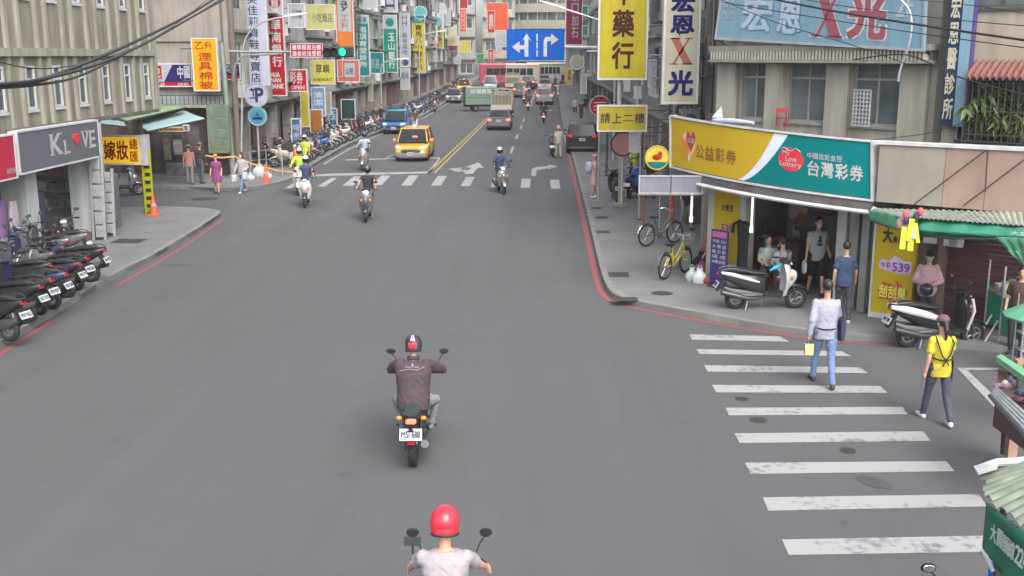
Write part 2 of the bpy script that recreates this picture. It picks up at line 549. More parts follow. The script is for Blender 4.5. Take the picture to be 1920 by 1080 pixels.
# --- near-left pavement with its rounded corner
lk = [(-60, 700), (0, 652), (60, 617), (120, 580), (215, 523), (300, 480), (360, 443), (412, 408)]
ll = [G(p[0], p[1]) for p in lk]
corner = [G(*p) for p in [(412, 408), (416, 403), (404, 399), (380, 396), (330, 394), (270, 394), (200, 396)]]
near_pts = [V((-10.0, 4, 0)), V((-10.0, 12, 0))] + [V((p.x, p.y, 0)) for p in ll]
lsm = smoothline(near_pts, 1); csm = smoothline(corner, 2)
sidewalk_l = slab('pavement_left', [tuple(p) for p in lsm] + [tuple(p) for p in csm[1:]] + [(-30, csm[-1].y + .1), (-30, 4)])
kerb_run(lsm, 1, sidewalk_l); kerb_run(csm, 1, sidewalk_l, piece=.8)
strip('red_kerb_line', smoothline([G(*p) for p in [(-60, 712), (0, 664), (50, 632), (95, 604)]], 1), .11, PAINTR, .004)
strip('red_kerb_line', smoothline([G(*p) for p in [(222, 534), (300, 490), (362, 451), (419, 411)]], 1), .11, PAINTR, .004)

# --- far-left pavement beyond the side street
fl = [G(*p) for p in [(170, 352), (300, 352), (440, 360), (500, 352), (545, 341), (575, 322), (600, 304), (655, 273), (701, 253)]]
fl = [V((-30, fl[0].y, 0))] + fl + [V((-10.65, 100, 0)), V((-10.65, 215, 0))]
fsm = smoothline(fl, 1)
sidewalk_f = slab('pavement_far_left', subdiv([tuple(p) for p in fsm], 5) + [(-30, 215)])
kerb_run([p for p in fsm if p.y < 110], 1, sidewalk_f, piece=1.2)
strip('gutter_line', offset([p for p in fsm if p.y > 52], -.35), .12, PAINTW, .004)

def quadG(name, pts, m, z=.004, parent=road):
 mb = MB(); mb.add([(lambda q: V((q.x, q.y, rise(q.y) + z)))(G(*p)) for p in pts], [tuple(range(len(pts)))])
 return mb.build(name, m, parent)

for q in [[(1292, 627), (1462, 631), (1480, 641), (1297, 637)], [(1305, 655), (1578, 659), (1596, 668), (1312, 664)],
  [(1320, 685), (1612, 689), (1627, 700), (1327, 697)], [(1335, 722), (1650, 724), (1664, 737), (1343, 736)],
  [(1360, 765), (1693, 763), (1701, 777), (1367, 779)], [(1377, 813), (1731, 809), (1745, 827), (1387, 831)],
  [(1397, 868), (1774, 865), (1790, 884), (1407, 889)], [(1430, 933), (1836, 927), (1850, 950), (1441, 958)],
  [(1466, 1012), (1893, 1004), (1915, 1034), (1479, 1041)]]:
 quadG('crosswalk_stripe', q, PAINTW)
for q in [[(535, 353), (549, 344), (560, 344), (547, 353)], [(594, 350), (621, 334), (632, 334), (609, 350)],
  [(641, 349), (663, 331), (683, 331), (661, 349)], [(698, 347), (715, 329), (733, 329), (716, 347)],
  [(752, 348), (767, 329), (785, 329), (771, 348)], [(808, 348), (821, 330), (838, 330), (827, 348)],
  [(864, 349), (874, 332), (890, 332), (881, 349)], [(920, 351), (926, 333), (943, 333), (937, 351)],
  [(976, 352), (978, 335), (995, 335), (994, 352)], [(1033, 354), (1031, 337), (1048, 337), (1051, 354)]]:
 quadG('crosswalk_stripe', q, PAINTW)
for q in [[(592, 326.5), (805, 321.5), (806, 325), (592, 330.5)], [(803, 322), (822, 297), (826, 297), (807, 324)],
  [(735, 296.6), (824, 295.2), (824, 297), (735, 298.6)], [(648, 299), (735, 296.8), (735, 298.5), (648, 301)],
  [(720, 297), (738, 289), (741, 289), (724, 298)]]:
 quadG('stop_box_line', q, PAINTW)
dz = [((1155, 775), (1180, 775), (1197, 712), (1177, 712)), ((1208, 640), (1228, 640), (1238, 600), (1220, 600)),
 ((1247, 552), (1268, 552), (1277, 515), (1258, 515)), ((1273, 482), (1288, 482), (1296, 450), (1280, 450)),
 ((1328, 362), (1338, 362), (1400, 190), (1392, 190)), ((1338, 362), (1346, 362), (1404, 215), (1398, 215)), ((1510, 374), (1545, 374), (1545, 382), (1510, 382))]
for q in dz:
 quadG('lane_line', [(720 + x / 4.908, 130 + y / 4.908) for x, y in q], PAINTW)
zp = lambda L: [(720 + x / 4.908, 130 + y / 4.908) for x, y in L]
quadG('turn_arrow', zp([(735, 962), (815, 962), (862, 908), (922, 908), (868, 855), (748, 902), (805, 905), (778, 932), (705, 925), (715, 903), (590, 917), (690, 948), (702, 938), (752, 945)]), PAINTW)
quadG('turn_arrow', zp([(1355, 980), (1398, 982), (1405, 930), (1515, 908), (1515, 918), (1603, 893), (1512, 877), (1515, 890), (1400, 900), (1360, 915)]), PAINTW)
def yline(a, b, w_=.11):
 p, q = G(*a), G(*b); strip('centre_line', [V(x[:2]) for x in subdiv([tuple(p), tuple(q)], 6)], w_, PAINTY, .004)
yline((803, 325), (925, 208)); yline((814, 325), (928, 210))
# white box at the market entrance
quadG('market_box_line', [(1794, 690), (1874, 690), (1872, 694), (1799, 694)], PAINTW)
quadG('market_box_line', [(1794, 690), (1808, 690), (1879, 757), (1866, 767)], PAINTW, z=.008)

MANH = pm('cast_iron_cover', (.055, .052, .05), .7, .3, var=.3, scale=20, bump=.4, bscale=60)
TARR = pm('tar_patch', (.062, .061, .063), .9, var=.15, scale=3, bump=.3)
def cover(px, py, w_, l, round_=False, z=.0, m=None, name='drain_cover', rz=0):
 p = G(px, py, z); mb = MB()
 if round_: pts = [(cos(2 * pi * i / 20) * w_ / 2, sin(2 * pi * i / 20) * l / 2) for i in range(20)]
 else: pts = [(-w_ / 2, -l / 2), (w_ / 2, -l / 2), (w_ / 2, l / 2), (-w_ / 2, l / 2)]
 c, s_ = cos(rz), sin(rz)
 mb.add([V((p.x + x * c - y * s_, p.y + x * s_ + y * c, p.z + .006)) for x, y in pts], [tuple(range(len(pts)))])
 if not m:
  for k in range(-2, 3):
   mb.box((p.x + c * k * w_ * .15, p.y + s_ * k * w_ * .15, p.z + .008), (w_ * .05, l * .6, .006), Matrix.Rotation(rz, 3, 'Z'))
 o = mb.build(name, m or MANH); return tag(o, kind='structure')
for a in [(241, 452, .85, .75, False, .12), (383, 373, 1.1, 1.0, True, 0), (1128, 408, .4, .5, False, .12), (1129, 435, .45, .5, False, .12), (1160, 515, .5, .6, False, .12),
  (1172, 561, .55, .4, False, .12), (1241, 550, .5, .45, True, .12), (1422, 788, .27, .27, True, 0), (1590, 845, .22, .25, True, 0), (1391, 748, .22, .22, True, 0), (1118, 390, .35, .4, False, .12)]:
 cover(*a)
for a in [(335, 497, .9, .12, .1), (1640, 905, .3, .5, .7)]:
 cover(a[0], a[1], a[2], a[3], True, 0, TARR, 'tar_patch', a[4])

# end of the world behind the blocks is closed by buildings; nothing else needed
# ================================================================== BUILDINGS
def nv(x, y): return V((x, y, 0)).normalized()
D1, N1, C1 = V((.643, -.766, 0)).normalized(), None, 0
N1 = V((.766, .643, 0)).normalized(); C1 = N1.dot(V((3.0, 25.0, 0)))            # lottery shop sign plane
D2 = V((.82, -.57, 0)).normalized(); N2 = V((.57, .82, 0)).normalized(); C2 = N2.dot(V((6.62, 20.72, 0)))   # side-street plane

def face_pp(px0, px1, yt, yb, D, N, c):
 """board on a vertical plane, from the pixels of its left edge and its right end"""
 a = PP(px0, yb, N, c); t = PP(px0, yt, N, c)
 b = PP(px1, yb, N, c)
 wv = (V((b.x, b.y, 0)) - V((a.x, a.y, 0))).dot(D)
 return Face(a, D, (0, 0, 1), wv, t.z - a.z)

def uvof(face, px, py):
 n = face.n; p = PP(px, py, n, n.dot(face.o)); q = p - face.o
 return q.dot(face.r) / face.w, q.dot(face.u) / face.h

def window(face, a0, b0, a1, b1, parent, frame=None, glass=None, cols=2, rows=1, depth=.12, fr=.05, name='window', sill=True, transom=None):
 """recessed window: frame with mullions as the part, panes as sub-parts"""
 frame = frame or STEEL; glass = glass or WGLASS
 fa, fb = fr / face.w, fr / face.h
 mb = MB()
 face.slab(mb, a0, b0, a0 + fa, b1, -depth, -depth + .06); face.slab(mb, a1 - fa, b0, a1, b1, -depth, -depth + .06)
 face.slab(mb, a0 + fa, b0, a1 - fa, b0 + fb, -depth, -depth + .058); face.slab(mb, a0 + fa, b1 - fb, a1 - fa, b1, -depth, -depth + .058)
 vs = [b0 + fb]
 if transom: vs.append(transom)
 vs.append(b1 - fb)
 for i in range(1, cols):
  x = a0 + (a1 - a0) * i / cols; face.slab(mb, x - fa / 2, b0 + fb, x + fa / 2, b1 - fb, -depth, -depth + .05)
 if transom: face.slab(mb, a0 + fa, transom - fb / 2, a1 - fa, transom + fb / 2, -depth, -depth + .055)
 w_ = mb.build(name, frame, parent, world=True)
 for i in range(cols):
  x0 = a0 + (a1 - a0) * i / cols; x1 = a0 + (a1 - a0) * (i + 1) / cols
  for j in range(len(vs) - 1):
   mb = MB(); face.slab(mb, x0 + fa * .4, vs[j], x1 - fa * .4, vs[j + 1], -depth + .005, -depth + .02 + .008 * (i % 2))
   vsx = mb.v; Mi = parent.matrix_basis.inverted(); mb.v = [Mi @ p for p in vsx]
   mb.build('pane', glass, w_)
 if sill:
  mb = MB(); face.slab(mb, a0 - fa, b0 - fb * 1.2, a1 + fa, b0 - .001, -depth, .05); o = mb
  Mi = parent.matrix_basis.inverted(); mb.v = [Mi @ p for p in mb.v]; mb.build('sill', frame, w_)
 return w_

def open_wall(face, opens, m, parent, thick=.3, name='wall'):
 """wall with real openings, opens = [(a0,b0,a1,b1)] in columns that do not overlap sideways"""
 mb = MB(); x = 0.0
 cols = {}
 for o in opens: cols.setdefault((o[0], o[2]), []).append((o[1], o[3]))
 for (a0, a1), vs in sorted(cols.items()):
  if a0 > x: face.slab(mb, x, 0, a0, 1, -thick, 0)
  y = 0.0
  for b0, b1 in sorted(vs):
   if b0 > y: face.slab(mb, a0, y, a1, b0, -thick, 0)
   y = b1
  if y < 1: face.slab(mb, a0, y, a1, 1, -thick, 0)
  x = a1
 if x < 1: face.slab(mb, x, 0, 1, 1, -thick, 0)
 return mb.build(name, m, parent, world=True)

# ------------------------------------------------------------------ near-left ribbed concrete building
RIB = pm('ribbed_facade_concrete', (.32, .305, .25), .88, var=.12, scale=1.5, bump=.25, stain=.5)
RIB2 = pm('facade_panel_concrete', (.25, .237, .185), .9, var=.12, scale=1.2, bump=.3, stain=.55)
XL = -13.05
lb = thing('ribbed_building', 'beige concrete building with vertical fins and narrow windows above the grey shop sign', 'building', (-14, 26, 0))
YE = PX(287, 150, XL).y
Y0 = 9.0
F = Face((XL, Y0, 3.55), (0, 1, 0), (0, 0, 1), YE - Y0, 6.0)
bays = [PX(p, 150, XL - .15).y for p in (45, 96, 143, 188, 229, 265)]
step = (bays[-1] - bays[0]) / 5
bays = [bays[0] - step * k for k in range(11, 0, -1)] + bays
ops = []; hw = .24
for yb in bays:
 a0, a1 = (yb - hw - Y0) / F.w, (yb + hw - Y0) / F.w
 if a0 < 0.0: continue
 ops.append((a0, (4.0 - 3.55) / 6, a1, (5.08 - 3.55) / 6)); ops.append((a0, (6.75 - 3.55) / 6, a1, (8.0 - 3.55) / 6))
open_wall(F, ops, RIB2, lb, .25)
WFR = pm('white_window_frame', (.55, .55, .55), .5, stain=.2)
for o in ops:
 window(F, *o, lb, frame=WFR, cols=1, depth=.03, fr=.06, transom=o[1] + (o[3] - o[1]) * .68, sill=True)
for i, yb in enumerate(bays):
 for s in (-.48, .48):
  mb = MB(); mb.bb((XL, yb + s - .06, 3.6), (XL + .09, yb + s + .06, 5.32)); mb.build('fin', RIB, lb, world=True)
  mb = MB(); mb.bb((XL, yb + s - .06, 5.52), (XL + .09, yb + s + .06, 9.4)); mb.build('fin', RIB, lb, world=True)
mb = MB(); mb.bb((XL, Y0, 5.32), (XL + .13, YE, 5.52)); mb.build('floor_band', RIB, lb, world=True)
mb = MB(); mb.bb((XL - .3, Y0, 3.5), (XL + .1, YE + .05, 3.6)); mb.build('ledge', CONCD, lb, world=True)
mb = MB(); mb.bb((XL - .35, YE, 3.5), (XL + .1, YE + .25, 9.5)); mb.build('corner_pier', RIB, lb, world=True)
mb = MB(); mb.bb((-26, Y0, 3.43), (XL - .26, YE + .2, 3.52)); mb.build('ceiling', CONCD, lb, world=True)
mb = MB(); mb.bb((-26, YE + .0, 3.5), (XL - .4, YE + .2, 9.5)); mb.build('end_wall', RIB2, lb, world=True)
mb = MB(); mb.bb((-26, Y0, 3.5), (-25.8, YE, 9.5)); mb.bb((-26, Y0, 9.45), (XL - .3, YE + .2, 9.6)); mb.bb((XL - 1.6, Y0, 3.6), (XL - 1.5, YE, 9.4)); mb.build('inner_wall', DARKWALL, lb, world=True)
PILW = pm('painted_column_pale', (.50, .53, .52), .7, var=.06, scale=2, stain=.3)
for (x0, x1, y0, y1) in [(-13.72, -12.95, 30.15, 30.9), (-13.9, -13.2, 26.6, 27.2), (-13.75, -13.0, 23.2, 23.9)]:
 mb = MB(); mb.bb((x0, y0, .1), (x1, y1, 3.42)); mb.build('column', PILW, lb, world=True, bevel=.02)
 mb = MB(); mb.bb((x0 - .02, y0 - .02, .1), (x1 + .02, y1 + .02, .35)); mb.build('column_base', CONCD, lb, world=True)
# shop interiors
SHOPW = pm('shop_inner_wall', (.42, .41, .41), .8, var=.2, scale=2)
mb = MB(); mb.bb((-16.2, Y0, .1), (-16.0, 31.8, 3.3)); mb.build('back_wall', SHOPW, lb, world=True)
mb = MB(); mb.bb((-16.0, 25.0, .1), (-13.9, 25.2, 3.3)); mb.build('partition', SHOPW, lb, world=True)
mb = MB(); mb.bb((-16.0, 31.6, .1), (-13.9, 31.8, 3.3)); mb.build('partition', SHOPW, lb, world=True)
mb = MB(); mb.bb((-14.6, 27.3, .1), (-14.0, 28.0, 3.3)); mb.build('roller_shutter', pm('shutter_beige', (.26, .25, .23), .6, .2, stain=.3), lb, world=True)

# shop signs on the left building
GREYS = pm('sign_face_grey', (.125, .128, .15), .6, var=.05, scale=1, spec=.15)
REDS = pm('sign_face_red', (.42, .03, .055), .6, var=.05, spec=.15)
a = PX(37, 328, -12.75); b = PX(188, 295, -12.75)
zb, zt = 2.50, 3.56
f = Face((-12.75, a.y, zb), (0, 1, 0), (0, 0, 1), b.y - a.y, zt - zb)
t = sign('grey shop sign KLOVE with a red heart over the left clothing shop', f, GREYS, .28, WFR, .05)
def kl(mb, P_):
 for ch, a0, a1, b0, b1 in [('K', .36, .50, .30, .80), ('L', .525, .60, .27, .60), ('V', .76, .85, .33, .75), ('E', .86, .945, .30, .75)]:
  put(mb, ch, P_, a0, b0, a1, b1, .035)
  for (c0, c1) in ({'K': [(a0 - .01, a0 + .045), (a1 - .05, a1 + .01)], 'L': [(a0 - .008, a0 + .03)], 'V': [(a0 - .01, a0 + .04), (a1 - .04, a1 + .01)], 'E': [(a0 - .008, a0 + .02)]}[ch]):
   for q in ((b1 - .02, b1 + .01),) + (((b0 - .01, b0 + .02),) if ch != 'V' else ()):
    mb.add([P_(c0, q[0]), P_(c1, q[0]), P_(c1, q[1]), P_(c0, q[1])], [(0, 1, 2, 3)])
letters(t, WHITE, kl, face=f)
mb = MB(); f.poly(mb, [(.685 + .045 * 16 * sin(x) ** 3 / 16, .60 + .025 * (13 * cos(x) - 5 * cos(2 * x) - 2 * cos(3 * x) - cos(4 * x)) / 2.2) for x in [2 * pi * k / 28 for k in range(28)]], .014, .04)
mb.build('red_heart', pm('heart_red', (.6, .04, .06), .5), t, world=True)
a2 = PX(-110, 335, -12.75); b2 = PX(32, 328, -12.75)
f2 = Face((-12.75, a2.y, zb - .05), (0, 1, 0), (0, 0, 1), b2.y - a2.y, zt - zb)
t = sign('red shop sign with small white characters at the left edge of the picture', f2, REDS, .28, WFR, .04)
letters(t, WHITE, lambda mb, P_: row(mb, '美髮沙龍', P_, .84, .14, .985, .26, .01), face=f2)

# clothes and shelves inside the two shops
def garment(label, x, y, z, h, w_, col, n=5):
 m = pm('cloth_' + '_'.join('%d' % int(c * 100) for c in col), col, .85, var=.15, scale=6)
 mb = MB()
 rs = []
 for k in range(6):
  t = k / 5; ww = w_ * (.55 + .45 * min(1, t * 3)) / 2
  ring = []
  for i in range(12):
   a = 2 * pi * i / 12
   ring.append(V((x + .07 * sin(a) * (1 + .4 * cos(5 * a + t * 3)), y + ww * cos(a) * (1 + .06 * sin(7 * a)), z - h * t)))
  rs.append(ring)
 mb.rings(rs)
 mb.tube([(x, y, z), (x, y, z + .07), (x, y + .02, z + .09)], .006, 5)
 o = mb.build('garment', m, None, smooth=60)
 return tag(o, label, 'clothing')
for i, (y, col, nm) in enumerate([(24.1, (.34, .22, .45), 'lilac dress hanging beside the white column at the left edge'), (24.55, (.44, .30, .42), 'pale pink garment hanging next to the lilac dress at the left edge'), (25.4, (.25, .14, .30), 'dark purple garment hanging left of the first white column'), (26.0, (.5, .42, .5), 'whitish blouse hanging left of the first white column')]):
 garment(nm, -13.3, y, 2.1 - .1 * i, 1.3, .42, col)
for i, (y, col, nm) in enumerate([(27.9, (.22, .25, .32), 'blue grey shirt hanging low in the grey-signed shop'), (28.35, (.28, .14, .28), 'mauve top hanging low in the grey-signed shop'), (28.75, (.10, .10, .11), 'black dress hanging low in the grey-signed shop'), (29.3, (.35, .33, .30), 'beige trousers hanging near the wide pale column'), (29.75, (.12, .12, .2), 'navy jacket hanging near the wide pale column')]):
 garment(nm, -14.4, y, 1.55, 1.05, .4, col)
sh = thing('display_shelf', 'clothing shelves stacked with folded goods inside the grey-signed shop', 'shelf', (-15, 31.3, .1))
for k in range(4):
 mb = MB(); mb.bb((-15.9, 31.0, .9 + k * .5), (-13.95, 31.55, .94 + k * .5)); mb.build('shelf_board', WHITE, sh, world=True)
for k in range(21):
 y = -15.85 + (k % 7) * .27; z = .94 + (k // 7) * .5; c = rnd.choice([(.5, .5, .52), (.22, .22, .24), (.6, .57, .55), (.5, .3, .36), (.3, .45, .45)])
 mb = MB(); mb.bb((y, 31.02, z), (y + .23, 31.4, z + rnd.uniform(.12, .38))); mb.build('folded_stack', pm('stack_%d' % int(c[0] * 100), c, .8, var=.3, scale=12), sh, world=True)

# ------------------------------------------------------------------ street blocks
def block(name, label, xf, y0, y1, h, col, side, floors=None, g=3.1, far=False, glassm=None, wm=None, depth=10, arcade=True, cage=True, seed=0):
 """row building along the street: xf front plane, side=+1 when it stands left of the street (front faces +x)"""
 r = random.Random(seed + int(y0 * 10))
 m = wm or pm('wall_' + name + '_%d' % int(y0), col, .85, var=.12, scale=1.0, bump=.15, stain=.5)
 t = thing('street_building', label, 'building', (xf - side * 2, (y0 + y1) / 2, 0))
 zb = rise(y0)
 if side > 0: f = Face((xf, y0, zb + g), (0, 1, 0), (0, 0, 1), y1 - y0, h - g)
 else: f = Face((xf, y1, zb + g), (0, -1, 0), (0, 0, 1), y1 - y0, h - g)
 nb = max(1, round((y1 - y0) / 3.2)); nf = floors or max(1, round((h - g) / 3.0))
 ops = []
 for i in range(nb):
  for k in range(nf):
   a0 = (i + .16) / nb; a1 = (i + .84) / nb; b0 = (k + .3) / nf; b1 = (k + .85) / nf
   ops.append((a0, b0, a1, b1))
 open_wall(f, ops, m, t, .3)
 for o in ops:
  window(f, *o, t, frame=r.choice([STEEL, WFR, DSTEEL]), cols=3, depth=.14, fr=.07, sill=False)
 for k in range(nf + 1):
  mb = MB(); b = k / nf; f.slab(mb, 0, b - .06 / f.h, 1, b + .07 / f.h, .003, .22); mb.build('floor_band', CONC, t, world=True)
 if cage:
  for o in ops:
   if r.random() < .45:
    mb = MB(); e = .5
    for q in range(9):
     a = o[0] + (o[2] - o[0]) * q / 8; f.slab(mb, a - .012 / f.w, o[1], a + .012 / f.w, o[3] - .02, e - .02, e)
    for b in (o[1], (o[1] + o[3]) / 2, o[3] - .02):
     f.slab(mb, o[0], b - .02 / f.h, o[2], b + .02 / f.h, e - .018, e + .004)
    f.slab(mb, o[0], o[1] - .03 / f.h, o[2], o[1] - .005 / f.h, .004, e)
    f.slab(mb, o[0], o[3], o[2], o[3] + .03 / f.h, .004, e)
    mb.build('window_grille', r.choice([STEEL, DSTEEL, WFR]), t, world=True)
   elif r.random() < .5:
    mb = MB(); a = (o[0] + o[2]) / 2; f.slab(mb, a - .4 / f.w, o[1] - .62 / f.h, a + .4 / f.w, o[1] - .06 / f.h, .004, .34)
    u = mb.build('air_conditioner', WFR, t, world=True)
    mb = MB(); f.disc(mb, a - .08 / f.w, o[1] - .34 / f.h, .2 / f.w, .2 / f.h, .343, .35, 16)
    Mi = t.matrix_basis.inverted(); mb.v = [Mi @ p for p in mb.v]; mb.build('fan_grille', DSTEEL, u)
 xb = xf - side * .32; xd = xf - side * depth
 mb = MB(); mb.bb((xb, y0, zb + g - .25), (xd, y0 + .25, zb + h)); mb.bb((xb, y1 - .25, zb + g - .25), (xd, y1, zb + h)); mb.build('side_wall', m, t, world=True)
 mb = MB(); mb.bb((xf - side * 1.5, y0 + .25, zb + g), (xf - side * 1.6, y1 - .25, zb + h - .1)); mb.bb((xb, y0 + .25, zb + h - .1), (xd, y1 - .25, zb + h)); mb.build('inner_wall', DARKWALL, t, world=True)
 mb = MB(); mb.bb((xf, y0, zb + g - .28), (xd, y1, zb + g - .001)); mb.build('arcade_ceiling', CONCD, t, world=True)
 # arcade columns and the shops behind them
 for i in range(nb + 1):
  y = y0 + (y1 - y0) * i / nb; y = min(max(y, y0 + .25), y1 - .25)
  mb = MB(); mb.bb((xf - side * .05, y - .25, zb - .1), (xf - side * .6, y + .25, zb + g - .28)); mb.build('column', r.choice([pm('column_tile_brown', (.13, .085, .08), .6, stain=.3), pm('column_pale', (.30, .28, .25), .7, stain=.4)]), t, world=True)
 xs = xf - side * 3.0
 shops = [(.05, .045, .05), (.10, .07, .065), (.16, .14, .12), (.075, .035, .035), (.10, .10, .11), (.2, .17, .11)]
 for i in range(nb):
  ya = y0 + (y1 - y0) * i / nb; yb = y0 + (y1 - y0) * (i + 1) / nb; c = r.choice(shops)
  mb = MB(); mb.bb((xs, ya, zb - .1), (xs - side * .2, yb, zb + g - .28)); mb.build('shop_front', pm('shopfront_%d' % int(c[0] * 100), c, .5, var=.3, scale=1.5), t, world=True)
  if r.random() < .6:
   c = r.choice([(.55, .5, .4), (.35, .06, .06), (.10, .2, .3), (.45, .35, .12), (.5, .5, .5)])
   mb = MB(); mb.bb((xs + side * .001, ya + .4, zb + 2.1), (xs + side * .12, yb - .4, zb + 2.7)); mb.build('shop_fascia', pm('fascia_%d_%d' % (int(c[0] * 100), int(c[2] * 100)), c, .5, var=.2), t, world=True)
 return t

LFX = -13.9
left_blocks = [(47.3, 55.5, 13, (.36, .34, .29), 'first far-left building, tan plastered, its blank side wall facing the junction'),
 (55.5, 62.5, 12, (.33, .34, .35), 'grey tiled building behind the red bank sign'),
 (62.5, 70.5, 13, (.36, .34, .31), 'building with a pale yellow fascia left of the orange banner'),
 (70.5, 79, 12, (.30, .29, .28), 'building behind the tall orange banner'),
 (79, 90, 14, (.38, .35, .30), 'beige building between the two teal banners'),
 (90, 101, 15, (.32, .32, .33), 'grey building behind the teal bank banner'),
 (101, 113, 15, (.35, .33, .30), 'building behind the tall white banner'),
 (113, 128, 17, (.30, .27, .25), 'brownish building behind the tall yellow banner'),
 (128, 146, 18, (.36, .35, .32), 'building behind the round blue signs'),
 (146, 170, 19, (.33, .33, .31), 'far grey building with balconies left of the road end')]
for i, (a, b, h, c, l) in enumerate(left_blocks): block('left', l, LFX, a, b - .02, h, c, 1, seed=3)
RFX = 4.35
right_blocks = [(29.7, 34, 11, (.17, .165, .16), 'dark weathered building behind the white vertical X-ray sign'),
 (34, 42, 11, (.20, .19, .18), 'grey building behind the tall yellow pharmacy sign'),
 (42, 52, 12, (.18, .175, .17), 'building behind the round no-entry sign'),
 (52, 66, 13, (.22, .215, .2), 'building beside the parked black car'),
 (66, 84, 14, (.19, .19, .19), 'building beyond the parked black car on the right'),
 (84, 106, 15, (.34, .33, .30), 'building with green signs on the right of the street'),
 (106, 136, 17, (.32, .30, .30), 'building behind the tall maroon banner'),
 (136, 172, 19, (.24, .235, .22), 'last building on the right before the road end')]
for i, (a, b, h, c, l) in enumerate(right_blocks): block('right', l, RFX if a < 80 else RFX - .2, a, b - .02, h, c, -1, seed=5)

# side wall of the first far-left building: cables and stains, facing the junction
TANW = pm('side_wall_tan', (.25, .225, .20), .9, var=.10, scale=.7, bump=.2, stain=.35)
sw = thing('side_building', 'tan blank side wall above the market awnings across the side street', 'building', (-20, 47.2, 0))
mb = MB(); mb.bb((-40, 46.9, 3.2), (-14.1, 47.25, 13)); mb.build('wall', TANW, sw, world=True)
mb = MB()
for z in (5.9, 8.1): mb.bb((-40, 46.83, z), (-14.1, 46.898, z + .04))
mb.build('wall_joint', CONCD, sw, world=True)
BRN = pm('brown_tiled_wall', (.075, .055, .048), .6, var=.3, scale=2, stain=.3)
mb = MB(); mb.bb((-40, 46.9, -.1), (-14.1, 47.25, 3.195)); mb.build('ground_floor_wall', BRN, sw, world=True)
for px0, px1, m in [(222, 246, 'dark'), (286, 306, 'x'), (322, 345, 'dark'), (352, 380, 'x'), (382, 392, 'dark')]:
 a = PY(px0, 250, 46.88); b = PY(px1, 340, 46.88)
 mb = MB(); mb.bb((a.x, 46.86, .12), (b.x, 46.897, 2.3)); mb.build('door', DARKWALL if m == 'dark' else pm('door_brown', (.10, .085, .08), .6, var=.3), sw, world=True)
mb = MB(); mb.bb((-40, 46.2, .0), (-14.6, 46.85, .22)); mb.build('step', CONCD, sw, world=True)

# left-far end building, closing the view
def front_block(label, x0, x1, y, h, col, nfl, ncol, name='street_building'):
 m = pm('wallf_%d' % int(x0 * 3 + 900), col, .85, var=.12, scale=.6, bump=.1, stain=.4)
 z = rise(y); t = thing(name, label, 'building', ((x0 + x1) / 2, y + 4, z))
 f = Face((x0, y, z - 1), (1, 0, 0), (0, 0, 1), x1 - x0, h + 1)
 ops = [((i + .15) / ncol, (k + .35) / nfl, (i + .85) / ncol, (k + .82) / nfl) for i in range(ncol) for k in range(nfl)]
 open_wall(f, ops, m, t)
 for o in ops: window(f, *o, t, cols=2, depth=.2, fr=.12, frame=WFR, sill=False)
 for k in range(1, nfl + 1):
  mb = MB(); f.slab(mb, 0, k / nfl - .12 / f.h, 1, k / nfl + .1 / f.h, .003, .5); mb.build('floor_band', CONC, t, world=True)
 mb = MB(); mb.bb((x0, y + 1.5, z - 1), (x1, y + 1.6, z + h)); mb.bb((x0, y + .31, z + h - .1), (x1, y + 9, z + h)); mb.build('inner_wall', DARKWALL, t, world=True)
 return t
front_block('grey building with white window surrounds facing down the street, left of the orange banner', -21, -11.7, 178, 24, (.36, .34, .33), 7, 3)
front_block('beige building behind the orange banner at the end of the street', -11.6, -5.8, 196, 24, (.40, .36, .29), 7, 2)
front_block('pale building at the right end of the street behind the blue lane sign', 3.4, 14, 186, 24, (.26, .25, .24), 7, 4)
front_block('distant building closing the street on the far left', -46, -19, 192, 24, (.22, .21, .2), 7, 8)
# rounded beige building with curved balconies
ROUND = pm('round_building_cream', (.42, .39, .31), .8, var=.06, scale=.5, stain=.2)
rbd = thing('round_building', 'rounded cream building with curved ribbon windows at the end of the street', 'building', (-1.0, 214, rise(214)))
for k in range(8):
 z = k * 3.0
 mb = MB(); mb.cyl((0, 0, z - 1), (0, 0, z + .55), 8.2, n=40); mb.build('balcony_band', ROUND, rbd, smooth=40)
 mb = MB(); mb.cyl((0, 0, z + .551), (0, 0, z + 1.999), 7.6, n=40, cap=False); mb.build('ribbon_window', WGLASS, rbd, smooth=40)
 for j in range(14):
  a = -pi + pi * j / 13
  mb = MB(); mb.box((7.62 * cos(a), 7.62 * sin(a), z + 1.275), (.2, .12, 1.44), Matrix.Rotation(a, 3, 'Z')); mb.build('mullion', WFR, rbd)
# ------------------------------------------------------------------ right corner building (upper floor)
WALLR = pm('corner_wall_beige', (.33, .315, .27), .88, var=.08, scale=1.2, bump=.15, stain=.35)
cb = thing('corner_building', 'beige corner building with three upstairs windows above the lottery sign', 'building', (7, 25, 0))
CU = N1.dot(V((4.73, 26.1, 0)))
pL = PP(1350, 230, N1, CU); pR = PP(1748, 250, N1, CU)
F = Face((pL.x, pL.y, 3.55), D1, (0, 0, 1), (pR - pL).dot(D1), 6.0)
def fu(px, py=180): return uvof(F, px, py)[0]
zv = lambda z: (z - 3.55) / 6.0
head, tran, sl = 5.12, 4.80, 3.92
